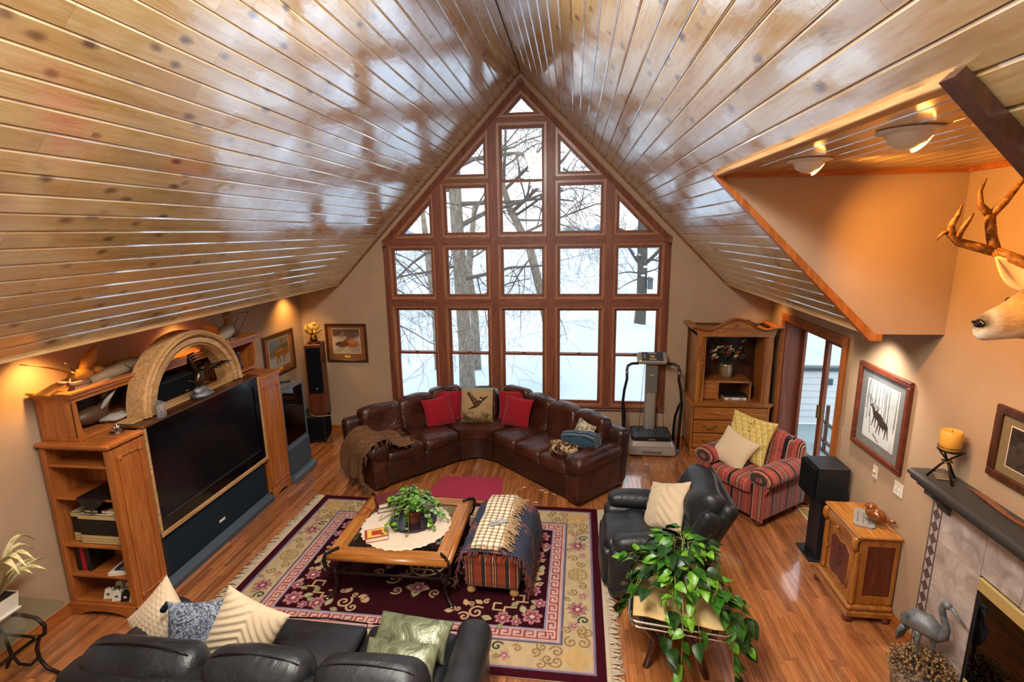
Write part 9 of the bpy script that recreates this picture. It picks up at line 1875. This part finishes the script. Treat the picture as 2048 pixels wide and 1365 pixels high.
# ------------------------------------------------------------------ mounted deer head
def deer():
    Yc = -4.93; r = thing('deer_mount', 'mounted mule deer buck head with tall forked antlers', 'deer head', (XR-0.001, Yc, 2.72))
    # body of revolution around a curved spine running out from the wall (local -X) ; profile rows: (out, up, half width, half height)
    rows = [(0, -.12, .17, .26), (-.08, -.08, .155, .24), (-.16, -.02, .14, .21), (-.23, .05, .125, .18), (-.285, .095, .12, .16), (-.335, .105, .112, .145), (-.385, .09, .095, .125), (-.435, .065, .078, .105), (-.485, .045, .066, .09), (-.53, .03, .06, .08), (-.56, .02, .052, .066), (-.578, .012, .03, .035)]
    n = 20; P = []; colr = []
    for i, (x, z, w, h) in enumerate(rows):
        for k in range(n):
            a = 2*PI*k/n; P.append((x, w*math.sin(a), z+h*math.cos(a)))
            up = math.cos(a); c = np.array(lin('#b98d52'))
            if i < 4: c = np.array(lin('#9c7c58'))*(0.9+0.1*up) if up > -0.3 else np.array(lin('#cdbb9e'))
            if 4 <= i <= 6 and up > 0.55: c = np.array(lin('#5b3c22'))
            if i >= 7 and up < -0.4: c = np.array(lin('#e9dcc4'))
            if i in (7, 8, 9) and up > 0.2: c = np.array(lin('#c79a5a'))
            if i >= 9 and up > -0.1: c = np.array(lin('#d9c6a6'))
            if i >= 9 and up < -0.3: c = np.array(lin('#efe6d4'))
            if i >= 9 and -0.3 <= up < -0.05: c = np.array(lin('#3a2a20'))
            if i >= 10 and up > 0.0: c = np.array(lin('#17110e'))
            colr.append((*c, 1.0))
    F = [(i*n+k, i*n+(k+1) % n, (i+1)*n+(k+1) % n, (i+1)*n+k) for i in range(len(rows)-1) for k in range(n)]+[tuple((len(rows)-1)*n+k for k in range(n)), tuple(range(n))]
    me = bpy.data.meshes.new('head_and_neck'); me.from_pydata(P, [], F); ca = me.color_attributes.new('Col', 'FLOAT_COLOR', 'POINT'); ca.data.foreach_set('color', np.array(colr, np.float32).ravel()); me.polygons.foreach_set('use_smooth', [True]*len(me.polygons)); me.materials.append(MATS['deer_fur']); me.update()
    bm = bmesh.new(); bm.from_mesh(me); bmesh.ops.recalc_face_normals(bm, faces=bm.faces); bm.to_mesh(me); bm.free()
    o = bpy.data.objects.new('head_and_neck', me); COL.objects.link(o); o.parent = r; md = o.modifiers.new('s', 'SUBSURF'); md.levels = 1; md.render_levels = 2
    b = MB(); b.blob((-0.566, 0, 0.040), (0.016, 0.040, 0.026), 12, 8); b.build('nose', 'deer_nose', r, smooth=True)
    for sg in (-1, 1):
        b = MB(); b.blob((-0.584, sg*0.022, 0.048), (0.006, 0.009, 0.007), 8, 5); b.build('nostril', 'eye_black', r, smooth=True)
        b = MB(); b.blob((-0.375, sg*0.090, 0.150), (0.024, 0.014, 0.019), 12, 8); b.build('eye', 'eye_black', r, smooth=True)
        # ear: long cupped leaf
        root = Vector((-0.262, sg*0.085, 0.205)); d = Vector((-0.50, sg*0.50, 0.66)).normalized(); L = 0.25; nor = Vector((-0.35, -0.9, 0.1)); nor = (nor-d*nor.dot(d)).normalized(); side = d.cross(nor); PP = []
        for i in range(9):
            t = i/8; w = 0.15*math.sin(PI*min(1, 0.16+0.84*t))*(1-0.25*t)+0.002; q = root+d*L*t; PP.append([q+side*w*0.5+nor*w*0.25, q+side*w*0.25-nor*w*0.02, q-nor*w*0.10, q-side*w*0.25-nor*w*0.02, q-side*w*0.5+nor*w*0.25])
        b = MB(); b.grid(np.array([[list(z) for z in rw] for rw in PP])); e = b.build('ear', 'ear_white', r, smooth=True); md = e.modifiers.new('s', 'SOLIDIFY'); md.thickness = 0.010; md.offset = 0
        # antlers: main beam forks, each branch forks again
        B = Vector((-0.275, sg*0.045, 0.235))
        def A(out, sd, up): return B+Vector((out, sg*sd, up))
        b = MB(); b.tube([A(0, 0, -0.03), A(0.01, 0.02, 0.05), A(-0.015, 0.07, 0.10), A(-0.06, 0.14, 0.135), A(-0.10, 0.20, 0.165)], [0.039, 0.034, 0.030, 0.029, 0.029], 10); b.tube([A(0.0, 0.01, 0.03), A(0.02, -0.005, 0.075), A(0.01, -0.01, 0.105)], [0.023, 0.016, 0.004], 8)
        F1 = (A(-0.10, 0.20, 0.165))
        b.tube([F1, A(-0.165, 0.25, 0.19), A(-0.235, 0.28, 0.215), A(-0.285, 0.28, 0.26), A(-0.295, 0.27, 0.315), A(-0.275, 0.26, 0.37), A(-0.27, 0.25, 0.42)], [0.029, 0.026, 0.025, 0.022, 0.017, 0.012, 0.004], 10)
        b.tube([A(-0.255, 0.28, 0.23), A(-0.255, 0.245, 0.285), A(-0.235, 0.225, 0.345), A(-0.225, 0.22, 0.375)], [0.021, 0.016, 0.010, 0.003], 8)
        b.tube([A(-0.29, 0.28, 0.275), A(-0.325, 0.285, 0.265), A(-0.355, 0.285, 0.225)], [0.014, 0.010, 0.003], 8)
        b.tube([F1, A(-0.105, 0.235, 0.24), A(-0.11, 0.255, 0.315), A(-0.115, 0.26, 0.365)], [0.029, 0.026, 0.026, 0.025], 10)
        b.tube([A(-0.115, 0.26, 0.36), A(-0.16, 0.28, 0.42), A(-0.165, 0.29, 0.49), A(-0.145, 0.285, 0.56)], [0.023, 0.018, 0.012, 0.003], 9)
        b.tube([A(-0.115, 0.26, 0.355), A(-0.06, 0.25, 0.43), A(-0.02, 0.235, 0.51), A(0.03, 0.22, 0.60)], [0.023, 0.019, 0.013, 0.003], 9)
        b.build('antler', 'antler', r, smooth=True)
deer()
def slope_lamp():
    q = thing('track_spotlight', 'small dark spotlight on the sloped ceiling beyond the rafter trim', 'spotlight', (1.905, -6.42, zr(1.905)-0.005)); MB().lathe([(0.03, 0.0), (0.03, -0.012), (0, -0.012)], 14).build('mount', 'bell_black', q, smooth=True); MB().tube([(0, 0, -0.01), (0, 0, -0.04)], 0.008, 8).build('stem', 'bell_black', q); b = MB(); b.lathe([(0.018, -0.045), (0.028, 0), (0.034, 0.05), (0.028, 0.052), (0, 0.03)], 16); b.xf(T(0.0, 0, -0.055, 60, 0, 60)); b.build('head', 'steel', q, smooth=True)
slope_lamp()
